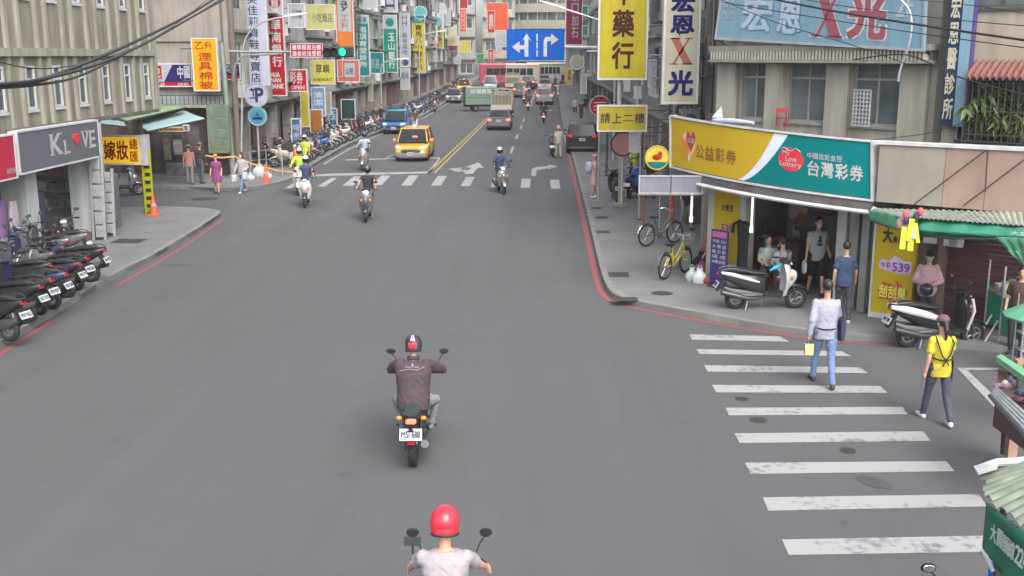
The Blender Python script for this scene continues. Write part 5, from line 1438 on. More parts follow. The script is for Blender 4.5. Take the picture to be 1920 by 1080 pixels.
lamp('far slim street lamp by the tall yellow banner', (786, 205), (786, 80), (818, 60), (788, 62), .07)

# blue lane-direction sign on its gantry arm
YB = 62.0
f = face_y(950, 55, 1058, 113, YB)
t = sign('blue lane-direction sign with white arrows over the street', f, S_BLUE, .06, S_BLUE, .03, name='lane_direction_sign')
def arrows(mb, P_):
 for pl in ([(.31, .12), (.375, .12), (.375, .70), (.43, .62), (.345, .86), (.265, .62), (.31, .70), (.31, .49), (.225, .49), (.225, .62), (.09, .43), (.225, .24), (.225, .36), (.31, .36)],
   [(.64, .12), (.70, .12), (.70, .58), (.715, .62), (.77, .62), (.77, .50), (.90, .67), (.77, .86), (.77, .76), (.69, .76), (.65, .70), (.64, .60)],
   [(.515, .12), (.54, .12), (.54, .33), (.515, .33)], [(.515, .38), (.54, .38), (.54, .58), (.515, .58)], [(.515, .62), (.54, .62), (.54, .86), (.515, .86)]):
  mb.add([P_(*p) for p in pl], [tuple(range(len(pl)))])
letters(t, WHITE, arrows, .014, f, 'arrows')
gp = thing('sign_gantry', 'white gantry pole and arm carrying the blue lane-direction sign', 'gantry', (PY(1172, 250, YB).x, YB, .12))
mb = MB(); L = lambda px, py: PY(px, py, YB + .12) - V(gp.location); mb.cyl((0, .12, 0), (0, .12, 7), .13, .1, 12); mb.build('post', STEEL, gp, smooth=40)
mb = MB(); mb.tube([L(1172, 90), L(1060, 88), L(1000, 84)], .09, 8); mb.tube([L(1172, 97), L(1100, 96)], .07, 8); mb.build('arm', WHITE, gp, smooth=40)

# round red no-entry style sign, mirror, post sign on the right pavement
t, r_ = roundel('round red sign with white bars partly behind the small yellow sign', 1125, 199, 19, 36.5, S_RED, .03, S_GRYW)
mb = MB(); 
for k in (-.35, 0, .35): mb.box((.0, -.012, k * r_), (1.3 * r_, .006, .12 * r_))
mb.build('white_bar', S_GRYW, t); mb = MB(); mb.cyl((0, .05, 0), (0, .05, -r_ - 2.9), .04, n=8); mb.build('post', STEEL, t)
t, r_ = roundel('round pinkish back of a traffic mirror under the small yellow sign', 1168, 270, 22, 35.5, S_PINK, .06, S_BRN)
mb = MB(); mb.cyl((0, .1, 0), (.0, .1, -2.0), .04, n=8); mb.cyl((-.3, .05, .3), (.35, .05, -.35), .03, n=6); mb.build('post', S_CREAM, t)
t, r_ = roundel('round yellow lottery lamp sign with an orange figure and green base', 1232, 296, 22, 27.0, pm('lamp_yellow', (.65, .42, .05), .4), .12, colr('rim_yellow', 240, 215, 90))
mb = MB(); mb.add([V((r_ * .92 * cos(a), -.012, r_ * .92 * sin(a))) for a in [pi * (1.12 + .76 * k / 14) for k in range(15)]], [tuple(range(15))]); mb.build('green_base', S_TEAL, t)
mb = MB(); mb.ball((0, -.02, r_ * .1), (r_ * .42, .02, r_ * .25), 12, 6); mb.ball((r_ * .25, -.02, r_ * .38), (r_ * .2, .02, r_ * .2), 10, 6); mb.build('orange_figure', S_ORED, t)
mb = MB(); mb.box((r_ * 1.5, .06, 0), (r_ * 1.1, .05, .12)); mb.build('arm', S_YEL, t)
# ================================================================== VEHICLE BUILDERS (forward = +Y, origin on the ground under the middle)
def paintm(name, c, rough=.3): return pm(name, c, rough, var=.04, coat=.5 if max(c) > .05 else .12)
P_BLACK = paintm('paint_black', (.02, .02, .022)); P_WHITE = paintm('paint_white', (.50, .50, .52)); P_SILV = pm('paint_silver', (.34, .35, .36), .3, .6, var=.04, coat=.4)
P_NAVY = paintm('paint_navy', (.03, .04, .10)); P_BLUE = paintm('paint_blue', (.02, .12, .40)); P_CYAN = paintm('paint_cyan', (.02, .38, .60)); P_RED = paintm('paint_red', (.38, .02, .03))
P_GREY = paintm('paint_grey', (.12, .12, .13)); P_MAR = paintm('paint_maroon', (.16, .03, .05)); P_YEL = paintm('paint_taxi_yellow', (.62, .34, .02)); P_CREAM = paintm('paint_cream', (.45, .42, .33)); P_GREEN = paintm('paint_dull_green', (.13, .20, .16), .5)
P_PLUM = paintm('paint_plum', (.10, .05, .10))
R_ALU = pm('wheel_alloy', (.30, .30, .31), .4, .8)

def wheel(name, t, y, r_, w_, x=0, rim=R_ALU, spokes=5):
 mb = MB(); mb.torus((x, y, r_), (1, 0, 0), r_ - w_ * .5, w_ * .5, 24, 8); tw = mb.build(name, RUBBER, t, smooth=60)
 mb = MB(); mb.torus((x, y, r_), (1, 0, 0), r_ - w_ * 1.02, w_ * .22, 22, 6, 1.6)
 for k in range(spokes):
  a = 2 * pi * k / spokes; d = V((0, cos(a), sin(a))); c = V((x, y, r_))
  mb.cyl(c + d * .03, c + d * (r_ - w_), .016, .012, 6)
 mb.cyl((x - w_ * .45, y, r_), (x + w_ * .45, y, r_), .045, n=12)
 mb.build('rim', rim, tw, smooth=40)
 return tw

def plate(t, y, z, w_=.26, h=.13, text=None, tilt=.2, ink=INK, nrm=-1):
 mb = MB(); M = Matrix.Rotation(tilt * nrm, 3, 'X'); mb.box((0, y, z), (w_, .008, h), M)
 p = mb.build('license_plate', WPLATE, t)
 if text:
  mb = MB(); put(mb, text, lambda a, b: V((0, y, z)) + M @ V((-nrm * a * 1.0 if False else (a if nrm < 0 else -a), nrm * .008, b)), -w_ * .42, -h * .28, w_ * .42, h * .30, .03); mb.build('lettering', ink, p)
 return p

def make_scooter(label, loc, rz, body=P_BLACK, seat=None, text='EMR 1037', group=None, box=None, name='scooter', cat='scooter', lit=False, shield=None, mirrors=True, lean=0):
 t = thing(name, label, cat, loc, rz, group); yb, yf = -.60, .68; rr = .235
 wheel('wheel', t, yb, rr, .11); wheel('wheel', t, yf, rr, .10)
 shield = shield or body
 # rear body: swept tail with a side crease
 mb = MB(); mb.loft([(-1.0, .80, .05, .035), (-.93, .77, .105, .075), (-.75, .70, .155, .12), (-.5, .62, .17, .17), (-.25, .57, .165, .20), (-.08, .52, .14, .20), (-.02, .48, .10, .17)], 14, 3)
 mb.build('rear_body', body, t, smooth=50)
 mb = MB(); mb.loft([(-.86, .45, .05, .05), (-.7, .36, .11, .10), (-.45, .32, .12, .12), (-.15, .31, .11, .10), (.0, .32, .09, .07)], 10, 3); mb.cyl((.10, -.75, .3), (.10, -.2, .32), .05, n=8); mb.build('engine', DSTEEL, t, smooth=40)
 mb = MB(); mb.tube([(.13, -.15, .24), (.16, -.4, .26), (.17, -.6, .31), (.18, -.95, .40)], [.025, .05, .065, .055], 10); mb.build('exhaust', pm('exhaust_dark', (.10, .10, .10), .4, .7), t, smooth=40)
 mb = MB(); mb.loft([(-.80, .835, .09, .03), (-.70, .85, .14, .045), (-.45, .835, .155, .05), (-.32, .80, .15, .045), (-.1, .775, .125, .04), (.04, .755, .07, .025)], 14, 3); mb.build('seat', seat or SEATM, t, smooth=50)
 mb = MB(); mb.loft([(-.03, .34, .15, .05), (.15, .32, .17, .035), (.36, .34, .16, .05)], 12, 5); mb.build('floorboard', BLACK, t, smooth=40)
 # leg shield and apron
 mb = MB(); rs = []
 for z, y, hw, th in [(.30, .42, .16, .05), (.45, .45, .215, .05), (.62, .47, .24, .06), (.78, .465, .225, .07), (.90, .45, .18, .075), (.97, .43, .11, .05)]:
  ring = []
  for i in range(14):
   a = 2 * pi * i / 14; c, s = cos(a), sin(a); ring.append(V((hw * math.copysign(abs(c) ** .7, c), y + th * s - .10 * abs(c) ** 2 * .6, z)))
  rs.append(ring)
 mb.rings(rs); mb.build('leg_shield', shield, t, smooth=50)
 mb = MB(); mb.loft([(.47, .60, .10, .22), (.56, .66, .125, .19), (.64, .70, .08, .12), (.68, .71, .03, .05)], 12, 2.4); mb.build('front_panel', shield, t, smooth=50)
 mb = MB(); mb.loft([(.44, .46, .04, .03), (.55, .50, .075, .05), (.68, .505, .08, .035), (.85, .44, .07, .03), (.93, .36, .05, .02)], 12, 2.4); mb.build('front_fender', body, t, smooth=50)
 mb = MB(); mb.tube([(0, .40, 1.0), (0, .50, .70), (0, .56, .5)], .03, 8)
 for s in (-.075, .075): mb.tube([(s, .58, .52), (s, .67, .25)], .022, 8)
 mb.build('fork', DSTEEL, t, smooth=40)
 mb = MB(); mb.loft([(.30, 1.02, .06, .03), (.38, 1.04, .15, .055), (.46, 1.02, .14, .06), (.53, .98, .06, .035)], 14, 2.4); mb.build('handlebar_cover', body, t, smooth=50)
 mb = MB(); mb.tube([(-.36, .26, 1.03), (-.24, .34, 1.05), (0, .38, 1.04), (.24, .34, 1.05), (.36, .26, 1.03)], .014, 8)
 hb = mb.build('handlebar', DSTEEL, t, smooth=40)
 for s in (-1, 1):
  mb = MB(); mb.cyl((s * .25, .335, 1.048), (s * .37, .255, 1.028), .022, n=10); mb.tube([(s * .22, .40, 1.05), (s * .30, .40, 1.045), (s * .37, .34, 1.03)], .008, 5); mb.build('grip', RUBBER, hb, smooth=40)
  if mirrors:
   mb = MB(); mb.tube([(s * .20, .36, 1.06), (s * .26, .38, 1.2), (s * .31, .37, 1.25)], .008, 6); mr = mb.build('mirror', BLACK, t)
   mb = MB(); mb.loft([(.345, 1.285, .055, .036, s * .33), (.365, 1.285, .065, .043, s * .33), (.39, 1.285, .04, .025, s * .33)], 12, 2.5); mb.build('mirror_head', BLACK, mr, smooth=50)
   mb = MB(); mb.loft([(.341, 1.285, .045, .028, s * .33), (.344, 1.285, .05, .031, s * .33)], 12, 2.5); mb.build('mirror_glass', CHROME, mr)
 mb = MB(); mb.loft([(.545, .93, .075, .05), (.575, .92, .07, .045), (.59, .92, .04, .025)], 12, 2.4) if False else mb.loft([(.50, .985, .09, .04), (.545, .965, .085, .038), (.56, .96, .04, .02)], 12, 2.4)
 mb.build('headlight', LENS if not lit else pm('headlamp_lit', (1, .92, .75), .3, var=0, emit=1.5), t, smooth=40)
 for s in (-1, 1):
  mb = MB(); mb.ball((s * .145, .545, .70), (.035, .03, .05), 10, 6); mb.build('indicator', AMBER, t, smooth=60)
 mb = MB(); mb.loft([(-1.015, .76, .05, .022), (-.985, .76, .07, .03), (-.95, .75, .06, .025)], 12, 3); mb.build('tail_light', REDLIT if lit == 'tail' else REDLAMP, t, smooth=40)
 mb = MB(); mb.rings([[V((x, y, z)) for x, y, z in ((-.09, -.88, .66), (.09, -.88, .66), (.09, -.86, .62), (-.09, -.86, .62))], [V((x, y, z)) for x, y, z in ((-.08, -1.03, .40), (.08, -1.03, .40), (.08, -1.01, .39), (-.08, -1.01, .39))]]); mb.build('rear_mudguard', BLACK, t)
 plate(t, -1.03, .545, .28, .14, text, .5)
 mb = MB(); mb.tube([(-.12, -.95, .86), (-.15, -.8, .89), (-.14, -.62, .89)], .012, 6); mb.tube([(.12, -.95, .86), (.15, -.8, .89), (.14, -.62, .89)], .012, 6); mb.tube([(-.12, -.95, .86), (0, -.99, .85), (.12, -.95, .86)], .012, 6); mb.build('grab_rail', DSTEEL, t, smooth=40)
 mb = MB(); mb.tube([(-.12, .05, .30), (-.2, 0.0, .02)], .012, 6); mb.tube([(-.1, -.35, .28), (-.15, -.42, .02), (.15, -.42, .02), (.1, -.35, .28)], .012, 6); mb.build('stand', STEEL, t)
 if box:
  mb = MB(); mb.box((0, -.82, 1.02), (.40, .36, .30)); mb.build('top_box', box, t, bevel=.05)
 return t

def make_bicycle(label, loc, rz, col, basket=True, name='bicycle', child=False):
 t = thing(name, label, 'bicycle', loc, rz); r_ = .31
 for y in (-.52, .52):
  mb = MB(); mb.torus((0, y, r_), (1, 0, 0), r_ - .02, .027, 30, 6); w_ = mb.build('wheel', RUBBER, t, smooth=60)
  mb = MB(); mb.torus((0, y, r_), (1, 0, 0), r_ - .045, .01, 30, 5)
  for k in range(14):
   a = 2 * pi * k / 14; mb.cyl((.02 * (1 if k % 2 else -1), y, r_), (0, y + (r_ - .05) * cos(a), r_ + (r_ - .05) * sin(a)), .0025, n=4)
  mb.cyl((-.04, y, r_), (.04, y, r_), .02, n=8); mb.build('rim', CHROME, w_)
  mb = MB(); pts = [V((0, y + .34 * cos(a), r_ + .34 * sin(a))) for a in [pi * (.12 + .8 * k / 12) if y < 0 else pi * (.25 + .6 * k / 12) for k in range(13)]]; mb.tube(pts, .016, 5); mb.build('mudguard', CHROME, t, smooth=60)
 mb = MB(); bb = V((0, -.08, .28)); st = V((0, -.22, .72)); hd = V((0, .36, .76)); hb = V((0, .40, .58))
 mb.tube([hb, (0, .1, .36), bb], .03, 8); mb.tube([hd, (0, .0, .46), (0, -.15, .42)], .024, 8); mb.tube([st, bb], .026, 8); mb.tube([V((.03, -.52, r_)), bb], .011, 6); mb.tube([V((-.03, -.52, r_)), bb], .011, 6)
 mb.tube([V((.03, -.52, r_)), (0, -.19, .62)], .010, 6); mb.tube([V((-.03, -.52, r_)), (0, -.19, .62)], .010, 6); mb.tube([(0, .345, .82), hb], .022, 8)
 mb.tube([hb, (.04, .44, .5), (.04, .52, r_)], .012, 6); mb.tube([hb, (-.04, .44, .5), (-.04, .52, r_)], .012, 6); mb.build('frame', col, t, smooth=50)
 mb = MB(); mb.loft([(-.36, .80, .09, .025), (-.25, .80, .08, .03), (-.10, .79, .02, .02)], 10, 2.4); mb.cyl((0, -.22, .6), (0, -.24, .79), .013, n=8); mb.build('saddle', SEATM, t, smooth=50)
 mb = MB(); mb.tube([(-.28, .22, .98), (-.22, .32, 1.0), (0, .36, .93), (.22, .32, 1.0), (.28, .22, .98)], .011, 6); mb.cyl((0, .345, .82), (0, .36, .93), .013, n=8); mb.build('handlebar', CHROME, t, smooth=40)
 mb = MB(); mb.torus((.05, -.08, .28), (1, 0, 0), .09, .008, 20, 5); mb.cyl((.06, -.08, .28), (.07, .05, .2), .01, n=6); mb.cyl((-.06, -.08, .28), (-.07, -.21, .36), .01, n=6); mb.box((.11, .05, .2), (.09, .06, .02)); mb.box((-.11, -.21, .36), (.09, .06, .02)); mb.build('crank', DSTEEL, t)
 if basket:
  mb = MB()
  for k in range(9):
   a = k / 8
   for y in (.44, .70): mb.cyl((-.15 + .3 * a, y, .95), (-.12 + .24 * a, .46 if y < .5 else .64, .72), .004, n=4)
  for k in range(6):
   for s in (-1, 1): mb.cyl((s * .15, .44 + .26 * k / 5, .95), (s * .12, .46 + .18 * k / 5, .72), .004, n=4)
  for z, e, y0, y1 in ((.95, .15, .44, .70), (.84, .135, .45, .67), (.72, .12, .46, .64)): mb.tube([(-e, y0, z), (e, y0, z), (e, y1, z), (-e, y1, z), (-e, y0, z)], .006, 5)
  mb.build('basket', STEEL, t)
 mb = MB(); mb.tube([(0, -.52, .3), (-.06, -.56, .15), (-.1, -.6, .01)], .01, 6); mb.build('stand', DSTEEL, t)
 return t

# ---- cars: body sections along the length with real wheel arches; glasshouse, roof, lamps and wheels are parts
def make_car(label, loc, rz, L=4.4, W=1.76, H=1.46, paint_=P_SILV, style='sedan', cat='car', name='parked_car', tail=REDLAMP, head=LENS, text='RDA 8265', taxi=False, two_tone=None, group=None, roofm=None, rack=False):
 t = thing(name, label, cat, loc, rz, group)
 hl = L / 2; wb = L * .30; rw = .32 if H < 1.6 else .35; yw = [-wb, wb * 1.02]
 belt = {'sedan': .90, 'suv': 1.02, 'van': 1.05, 'hatch': .92, 'mpv': .96}[style]
 hood = {'sedan': .78, 'suv': .92, 'van': .92, 'hatch': .80, 'mpv': .86}[style]
 deck = {'sedan': .92, 'suv': belt, 'van': belt, 'hatch': belt, 'mpv': belt}[style]
 # key y of windscreen base/top, rear glass top/base
 ws0, ws1, rg1, rg0 = {'sedan': (.24, .06, -.24, -.36), 'suv': (.26, .12, -.38, -.47), 'van': (.36, .28, -.44, -.475), 'hatch': (.28, .10, -.34, -.46), 'mpv': (.30, .16, -.40, -.47)}[style]
 ws0, ws1, rg1, rg0 = [v_ * L for v_ in (ws0, ws1, rg1, rg0)]
 def top(y):
  if y > ws0: return hood - .13 * ((y - ws0) / (hl - ws0)) ** 1.6
  if y < rg0: return deck - .04 * (rg0 - y) / max(.01, hl + rg0)
  return belt + (deck - belt) * max(0, min(1, (ws0 * .2 - y) / (ws0 * .2 - rg0))) if style == 'sedan' else (hood + (belt - hood) * min(1, (ws0 - y) / (.16 * L)))
 def halfw(y):
  e = abs(y) / hl; return W / 2 * (1 - .13 * max(0, (e - .72) / .28) ** 2.2)
 def bot(y):
  z = .19 + .06 * max(0, (abs(y) / hl - .85) / .15)
  for c in yw:
   d = abs(y - c); ra = rw + .055
   if d < ra: z = max(z, rw + sqrt(ra * ra - d * d) * .98)
  return z
 ys = sorted(set([round(-hl + L * i / 62, 3) for i in range(63)] + [round(c + s * (rw + .056), 3) for c in yw for s in (-1, 1)]))
 mb = MB(); rs = []
 for y in ys:
  w_ = halfw(y); zt = top(y); z0 = min(bot(y), zt - .08); zm = max(z0 + .02, .55); e = abs(y) / hl
  dz = .10 * max(0, (e - .9) / .1)  # rounded nose and tail
  zt -= dz * .6
  half = [(w_ * .90, z0), (w_ * .975, z0 + (zm - z0) * .35), (w_, zm), (w_ * .985, zm + (zt - zm) * .6), (w_ * .94, zt - .035), (w_ * .86, zt), (w_ * .4, zt + .022)]
  rs.append([V((x, y, z)) for x, z in half] + [V((-x, y, z)) for x, z in half[::-1]])
 mb.rings(rs); mb.build('body', paint_, t, smooth=38)
 # lower bumpers and sills in dark plastic
 for s in (1, -1):
  mb = MB(); bz, bh = (.30, .10) if two_tone is None or s < 0 else (.40, .19); mb.loft([(s * (hl - .16), bz, W * .44, bh), (s * (hl + .005), bz, W * .41, bh), (s * (hl + .03), bz, W * .38, bh * .7)], 16, 5); mb.build('bumper', BLACK if two_tone is None else two_tone, t, smooth=40)
 # glasshouse
 hz = H - .03
 def gl(y, z, inset): 
  k = (z - belt) / (hz - belt); return halfw(y) * (.93 - .17 * k) - inset
 zb = {'sedan': belt - .04}.get(style, belt - .03)
 mb = MB()
 lvl = []
 for k in range(4):
  q = k / 3; z = zb + (hz - zb) * q
  yf = ws0 + (ws1 - ws0) * q; yr = rg0 + (rg1 - rg0) * q; wx = W / 2 * (.93 - .165 * q ** 1.1)
  lvl.append([V((-wx * .9, yf, z)), V((0, yf + .05, z)), V((wx * .9, yf, z)), V((wx, yf - .12, z)), V((wx * 1.0, (yf + yr) / 2, z)), V((wx * .98, yr + .12, z)), V((wx * .86, yr, z)), V((0, yr - .04, z)), V((-wx * .86, yr, z)), V((-wx * .98, yr + .12, z)), V((-wx * 1.0, (yf + yr) / 2, z)), V((-wx, yf - .12, z))])
 mb.rings(lvl); mb.build('windows', GLASS, t, smooth=25)
 # roof skin and pillars in body colour
 mb = MB(); top_ = lvl[-1]; c = sum(top_, V()) / 12
 r0 = [c + (p - c) * 1.012 + V((0, 0, -.035)) for p in top_]; r1 = [c + (p - c) * 1.005 + V((0, 0, .01)) for p in top_]; r2 = [c + (p - c) * .8 + V((0, 0, .035)) for p in top_]; r3 = [c + (p - c) * .4 + V((0, 0, .045)) for p in top_]
 mb.rings([r0, r1, r2, r3]); mb.build('roof', roofm or paint_, t, smooth=50)
 def pillar(i, a=0, w_=.035, j=None):
  mb = MB(); j = i if j is None else j
  pts = [lvl[k][i].lerp(lvl[k][j], a) for k in range(4)]; cc = V((0, c.y, pts[0].z))
  mb.tube([p + (V((p.x, p.y, 0)) - V((0, c.y, 0))).normalized() * -.008 for p in pts], w_, 6); mb.build('pillar', paint_, t, smooth=50)
 for i in (2, 0, 6, 8): pillar(i, .35, .04, {2: 3, 0: 11, 6: 5, 8: 9}[i])
 for i, j in ((3, 4), (11, 10)): pillar(i, .82, .03, j)
 # lamps
 for s in (-1, 1):
  x = s * W * .36; yh = hl - .10
  zh = {'sedan': .66, 'suv': .76, 'van': .78, 'hatch': .68, 'mpv': .72}[style]
  mb = MB(); mb.loft([(yh - .14, zh + .03, .17, .07, s * W * .375), (yh + .02, zh, .16, .065, s * W * .355), (yh + .075, zh - .01, .12, .045, s * W * .34)], 12, 2.6); mb.build('headlight', head, t, smooth=50)
  zt = {'sedan': .76, 'suv': .95, 'van': 1.0, 'hatch': .86, 'mpv': .92}[style]; hh = .075 if style == 'sedan' else .11
  mb = MB(); mb.loft([(-hl + .13, zt, .15, hh, s * W * .39), (-hl - .0, zt, .15, hh * .9, s * W * .37), (-hl - .035, zt, .11, hh * .6, s * W * .355)], 12, 3); mb.build('tail_light', tail, t, smooth=50)
  mb = MB(); mb.loft([(ws0 - .30, belt + .07, .03, .03, s * (W / 2 + .0)), (ws0 - .27, belt + .09, .09, .07, s * (W / 2 + .08)), (ws0 - .18, belt + .09, .08, .06, s * (W / 2 + .08))], 10, 2.6); mb.build('door_mirror', paint_, t, smooth=50)
  for yd in (ws0 - .32 * L * .5, (ws0 + rg0) / 2 - .28 * L * .5):
   mb = MB(); mb.box((s * (W / 2 + .004), yd, belt - .13), (.02, .17, .03)); mb.build('door_handle', CHROME if not taxi else paint_, t)
  for yd in (ws0 - .05, (ws0 + rg0) / 2 + .05, rg0 + .28):
   mb = MB(); mb.box((s * (W / 2 - .004), yd, .56), (.014, .012, .56)); mb.build('door_seam', BLACK, t)
  for yy in yw:
   wheel('wheel', t, yy, rw, .20, s * (W / 2 - .12), spokes=7)
 mb = MB(); mb.loft([(hl - .05, .52, W * .30, .10), (hl + .02, .52, W * .30, .095), (hl + .03, .52, W * .27, .08)], 16, 5); g = mb.build('grille', BLACK, t)
 mb = MB(); mb.box((0, hl + .012, .645), (W * .44, .03, .022)); mb.box((0, hl + .03, .56), (W * .36, .012, .014)); mb.build('chrome_bar', CHROME, g)
 o = plate(t, hl + .045, .42, .34, .16, text, 0, nrm=1); 
 zp = {'sedan': .70, 'suv': .80, 'van': .62, 'hatch': .72, 'mpv': .72}[style]
 plate(t, -hl - .04, zp, .34, .16, text, 0)
 if style == 'sedan':
  mb = MB(); mb.box((0, -hl + .06, deck - .02), (W * .7, .1, .02)); mb.build('boot_lip', paint_, t)
 mb = MB(); mb.box((0, (ws0 + rg0) / 2 * .4, .34), (W * .82, L * .62, .24)); mb.build('underbody', BLACK, t)
 if taxi:
  mb = MB(); mb.loft([(ws1 - .55, H + .06, .12, .05), (ws1 - .47, H + .09, .15, .08), (ws1 - .38, H + .06, .12, .05)], 12, 2.6); mb.build('taxi_sign', WHITE, t, smooth=50)
  mb = MB(); mb.box((-.12, ws0 - .15, belt + .26), (.24, .01, .07)); mb.build('vacant_lamp', REDLIT, t)
 if rack:
  mb = MB()
  for s in (-1, 1): mb.tube([(s * W * .36, ws1, H + .02), (s * W * .36, ws1 - .2, H + .07), (s * W * .36, rg1 + .2, H + .07), (s * W * .36, rg1, H + .02)], .018, 6)
  mb.build('roof_rails', DSTEEL, t)
 return t

# ================================================================== PEOPLE
class Blob:
 """closed primitives fused into one continuous surface by a voxel remesh"""
 def __init__(s): s.m = MB()
 def cap(s, a, b, r0, r1, n=14):
  a = V(a); b = V(b); x, y, d = frame_z(b - a); rs = []
  for k in range(4): 
   q = pi / 2 * (1 - k / 4 * .999); rs.append([a - d * r0 * sin(q) + (x * cos(t) + y * sin(t)) * r0 * cos(q) for t in [2 * pi * i / n for i in range(n)]])
  for k in range(4):
   q = pi / 2 * ((k + 1) / 4 * .999); rs.append([b + d * r1 * sin(q - pi / 8) + (x * cos(t) + y * sin(t)) * r1 * cos(q - pi / 8) for t in [2 * pi * i / n for i in range(n)]])
  s.m.rings(rs); return s
 def chain(s, pts, rs):
  for i in range(len(pts) - 1): s.cap(pts[i], pts[i + 1], rs[i], rs[i + 1])
  return s
 def ball(s, c, r_, M=None): s.m.ball(c, r_, 16, 12, M); return s
 def torso(s, secs, lat):
  """sections (centre, half width, half depth, axis) with lateral axis lat"""
  rs = []
  for c, hw, hd, ax in secs:
   ax = V(ax).normalized(); l = (lat - ax * lat.dot(ax)).normalized(); f = ax.cross(l)
   rs.append([V(c) + l * (hw * math.copysign(abs(cos(t)) ** .85, cos(t))) + f * (hd * math.copysign(abs(sin(t)) ** .9, sin(t))) for t in [2 * pi * i / 20 for i in range(20)]])
  s.m.rings(rs); return s
 def build(s, name, m, parent, vox=.02, smooth=2):
  o = s.m.build(name, m, None); COL.objects.unlink(o)
  r_ = o.modifiers.new('r', 'REMESH'); r_.mode = 'VOXEL'; r_.voxel_size = vox; r_.use_smooth_shade = True
  sm = o.modifiers.new('s', 'SMOOTH'); sm.factor = .5; sm.iterations = smooth
  me = evaluated(o); me.name = name
  if name in ('shirt', 'jacket', 'trousers', 'shorts', 'skirt') and vox < .0165:
   import numpy as np
   k = len(me.vertices); co = np.empty(k * 3); no = np.empty(k * 3); me.vertices.foreach_get('co', co); me.vertices.foreach_get('normal', no); co = co.reshape(-1, 3); no = no.reshape(-1, 3)
   a = parent.location.x * 3 + parent.location.y; x, y, z = co.T; amp = .010 if name == 'jacket' else .007   # creases pressed into the cloth
   n = np.sin(x * 19 + 2.2 * np.sin(z * 11 + a) + 1.3 * np.sin(y * 23 - a)) * np.cos(z * 27 + 2.5 * np.sin(x * 13 + a * 2) + y * 9); n2 = np.sin(z * 41 + 3 * np.sin(x * 17 - a) + y * 21) * np.sin(x * 31 + 2 * np.sin(z * 19 + a))
   d = -amp * np.maximum(0, .35 - np.abs(n)) * 1.9 + .002 * n2 - .5 * amp * np.maximum(0, .25 - np.abs(n2)); me.vertices.foreach_set('co', (co + no * d[:, None]).ravel())
  o.modifiers.clear(); old = o.data; o.data = me; bpy.data.meshes.remove(old); COL.objects.link(o)
  if parent is not None: o.parent = parent
  me.materials.clear(); me.materials.append(m); me.shade_smooth()
  return o

def cloth(name, c, var=.10): return pm(name, c, .85, var=var, scale=5, bump=.25, bscale=14)
JEANS = cloth('denim', (.13, .20, .34)); C_DARK = cloth('cloth_dark', (.028, .028, .035)); C_NAVY = cloth('cloth_navy', (.035, .06, .13)); C_WHITE = cloth('cloth_white', (.36, .35, .38)); C_GREY = cloth('cloth_grey', (.22, .22, .23))
C_YEL = cloth('cloth_yellow', (.48, .40, .03)); C_SAL = cloth('cloth_salmon', (.42, .19, .16)); C_PUR = cloth('cloth_purple', (.20, .05, .16)); C_PINK = cloth('cloth_pink', (.46, .28, .32)); C_BLK = cloth('cloth_black', (.012, .012, .014)); C_LBLUE = cloth('cloth_light_blue', (.35, .42, .52)); C_KHAKI = cloth('cloth_khaki', (.36, .34, .26)); C_HIVIS = cloth('cloth_hivis', (.42, .55, .06)); C_ORANGE = cloth('cloth_orange', (.60, .20, .04)); C_BROWN = cloth('cloth_brown', (.07, .04, .035)); C_JACKET = cloth('cloth_plum_jacket', (.045, .035, .05)); C_CREAM = cloth('cloth_cream', (.42, .38, .30)); C_MASK = cloth('mask_green', (.20, .42, .36)); C_MWHITE = cloth('mask_white', (.5, .5, .52)); C_GREYG = cloth('cloth_grey_green', (.30, .32, .30))
SHOEW = pm('shoe_white', (.5, .5, .5), .6); SHOED = pm('shoe_dark', (.03, .03, .03), .6)

def pose_walk(h, ph=.5, arms=.35, face=0):
 """joints for a standing or walking figure, feet on z = 0; ph = stride half length in radians"""
 s = h / 1.70; J = {}
 J['pel'] = V((0, 0, .93 * s)); J['chest'] = V((0, .02 * s, 1.26 * s)); J['neck'] = V((0, .01 * s, 1.44 * s)); J['head'] = V((0, .03 * s, 1.60 * s))
 for k, sg in (('L', -1), ('R', 1)):
  a = ph * (1 if k == 'L' else -1)
  J['hip' + k] = V((sg * .095 * s, 0, .91 * s))
  kb = .15 if a >= 0 else .35
  th = a * .8; J['knee' + k] = J['hip' + k] + V((sg * .005, sin(th + .08) * .43 * s, -cos(th + .08) * .43 * s))
  sh = th + .08 - kb * (.4 if a > 0 else 1.1) * min(1, abs(ph) * 2.5 + .15); J['ank' + k] = J['knee' + k] + V((0, sin(sh) * .41 * s, -cos(sh) * .41 * s))
  b = -a * .8 if abs(ph) > .05 else .05
  J['sho' + k] = V((sg * .172 * s, .0, 1.375 * s)); J['elb' + k] = J['sho' + k] + V((sg * .05 * s, sin(b) * .27 * s, -cos(b) * .28 * s))
  J['wri' + k] = J['elb' + k] + V((sg * .01, sin(b + .35) * .24 * s, -cos(b + .35) * .24 * s))
  J['toe' + k] = J['ank' + k] + V((sg * .02, .15 * s, -.045 * s))
 zmin = min(J['ankL'].z, J['ankR'].z) - .075 * s
 for q in J: J[q] = J[q] - V((0, 0, zmin))
 return J, s
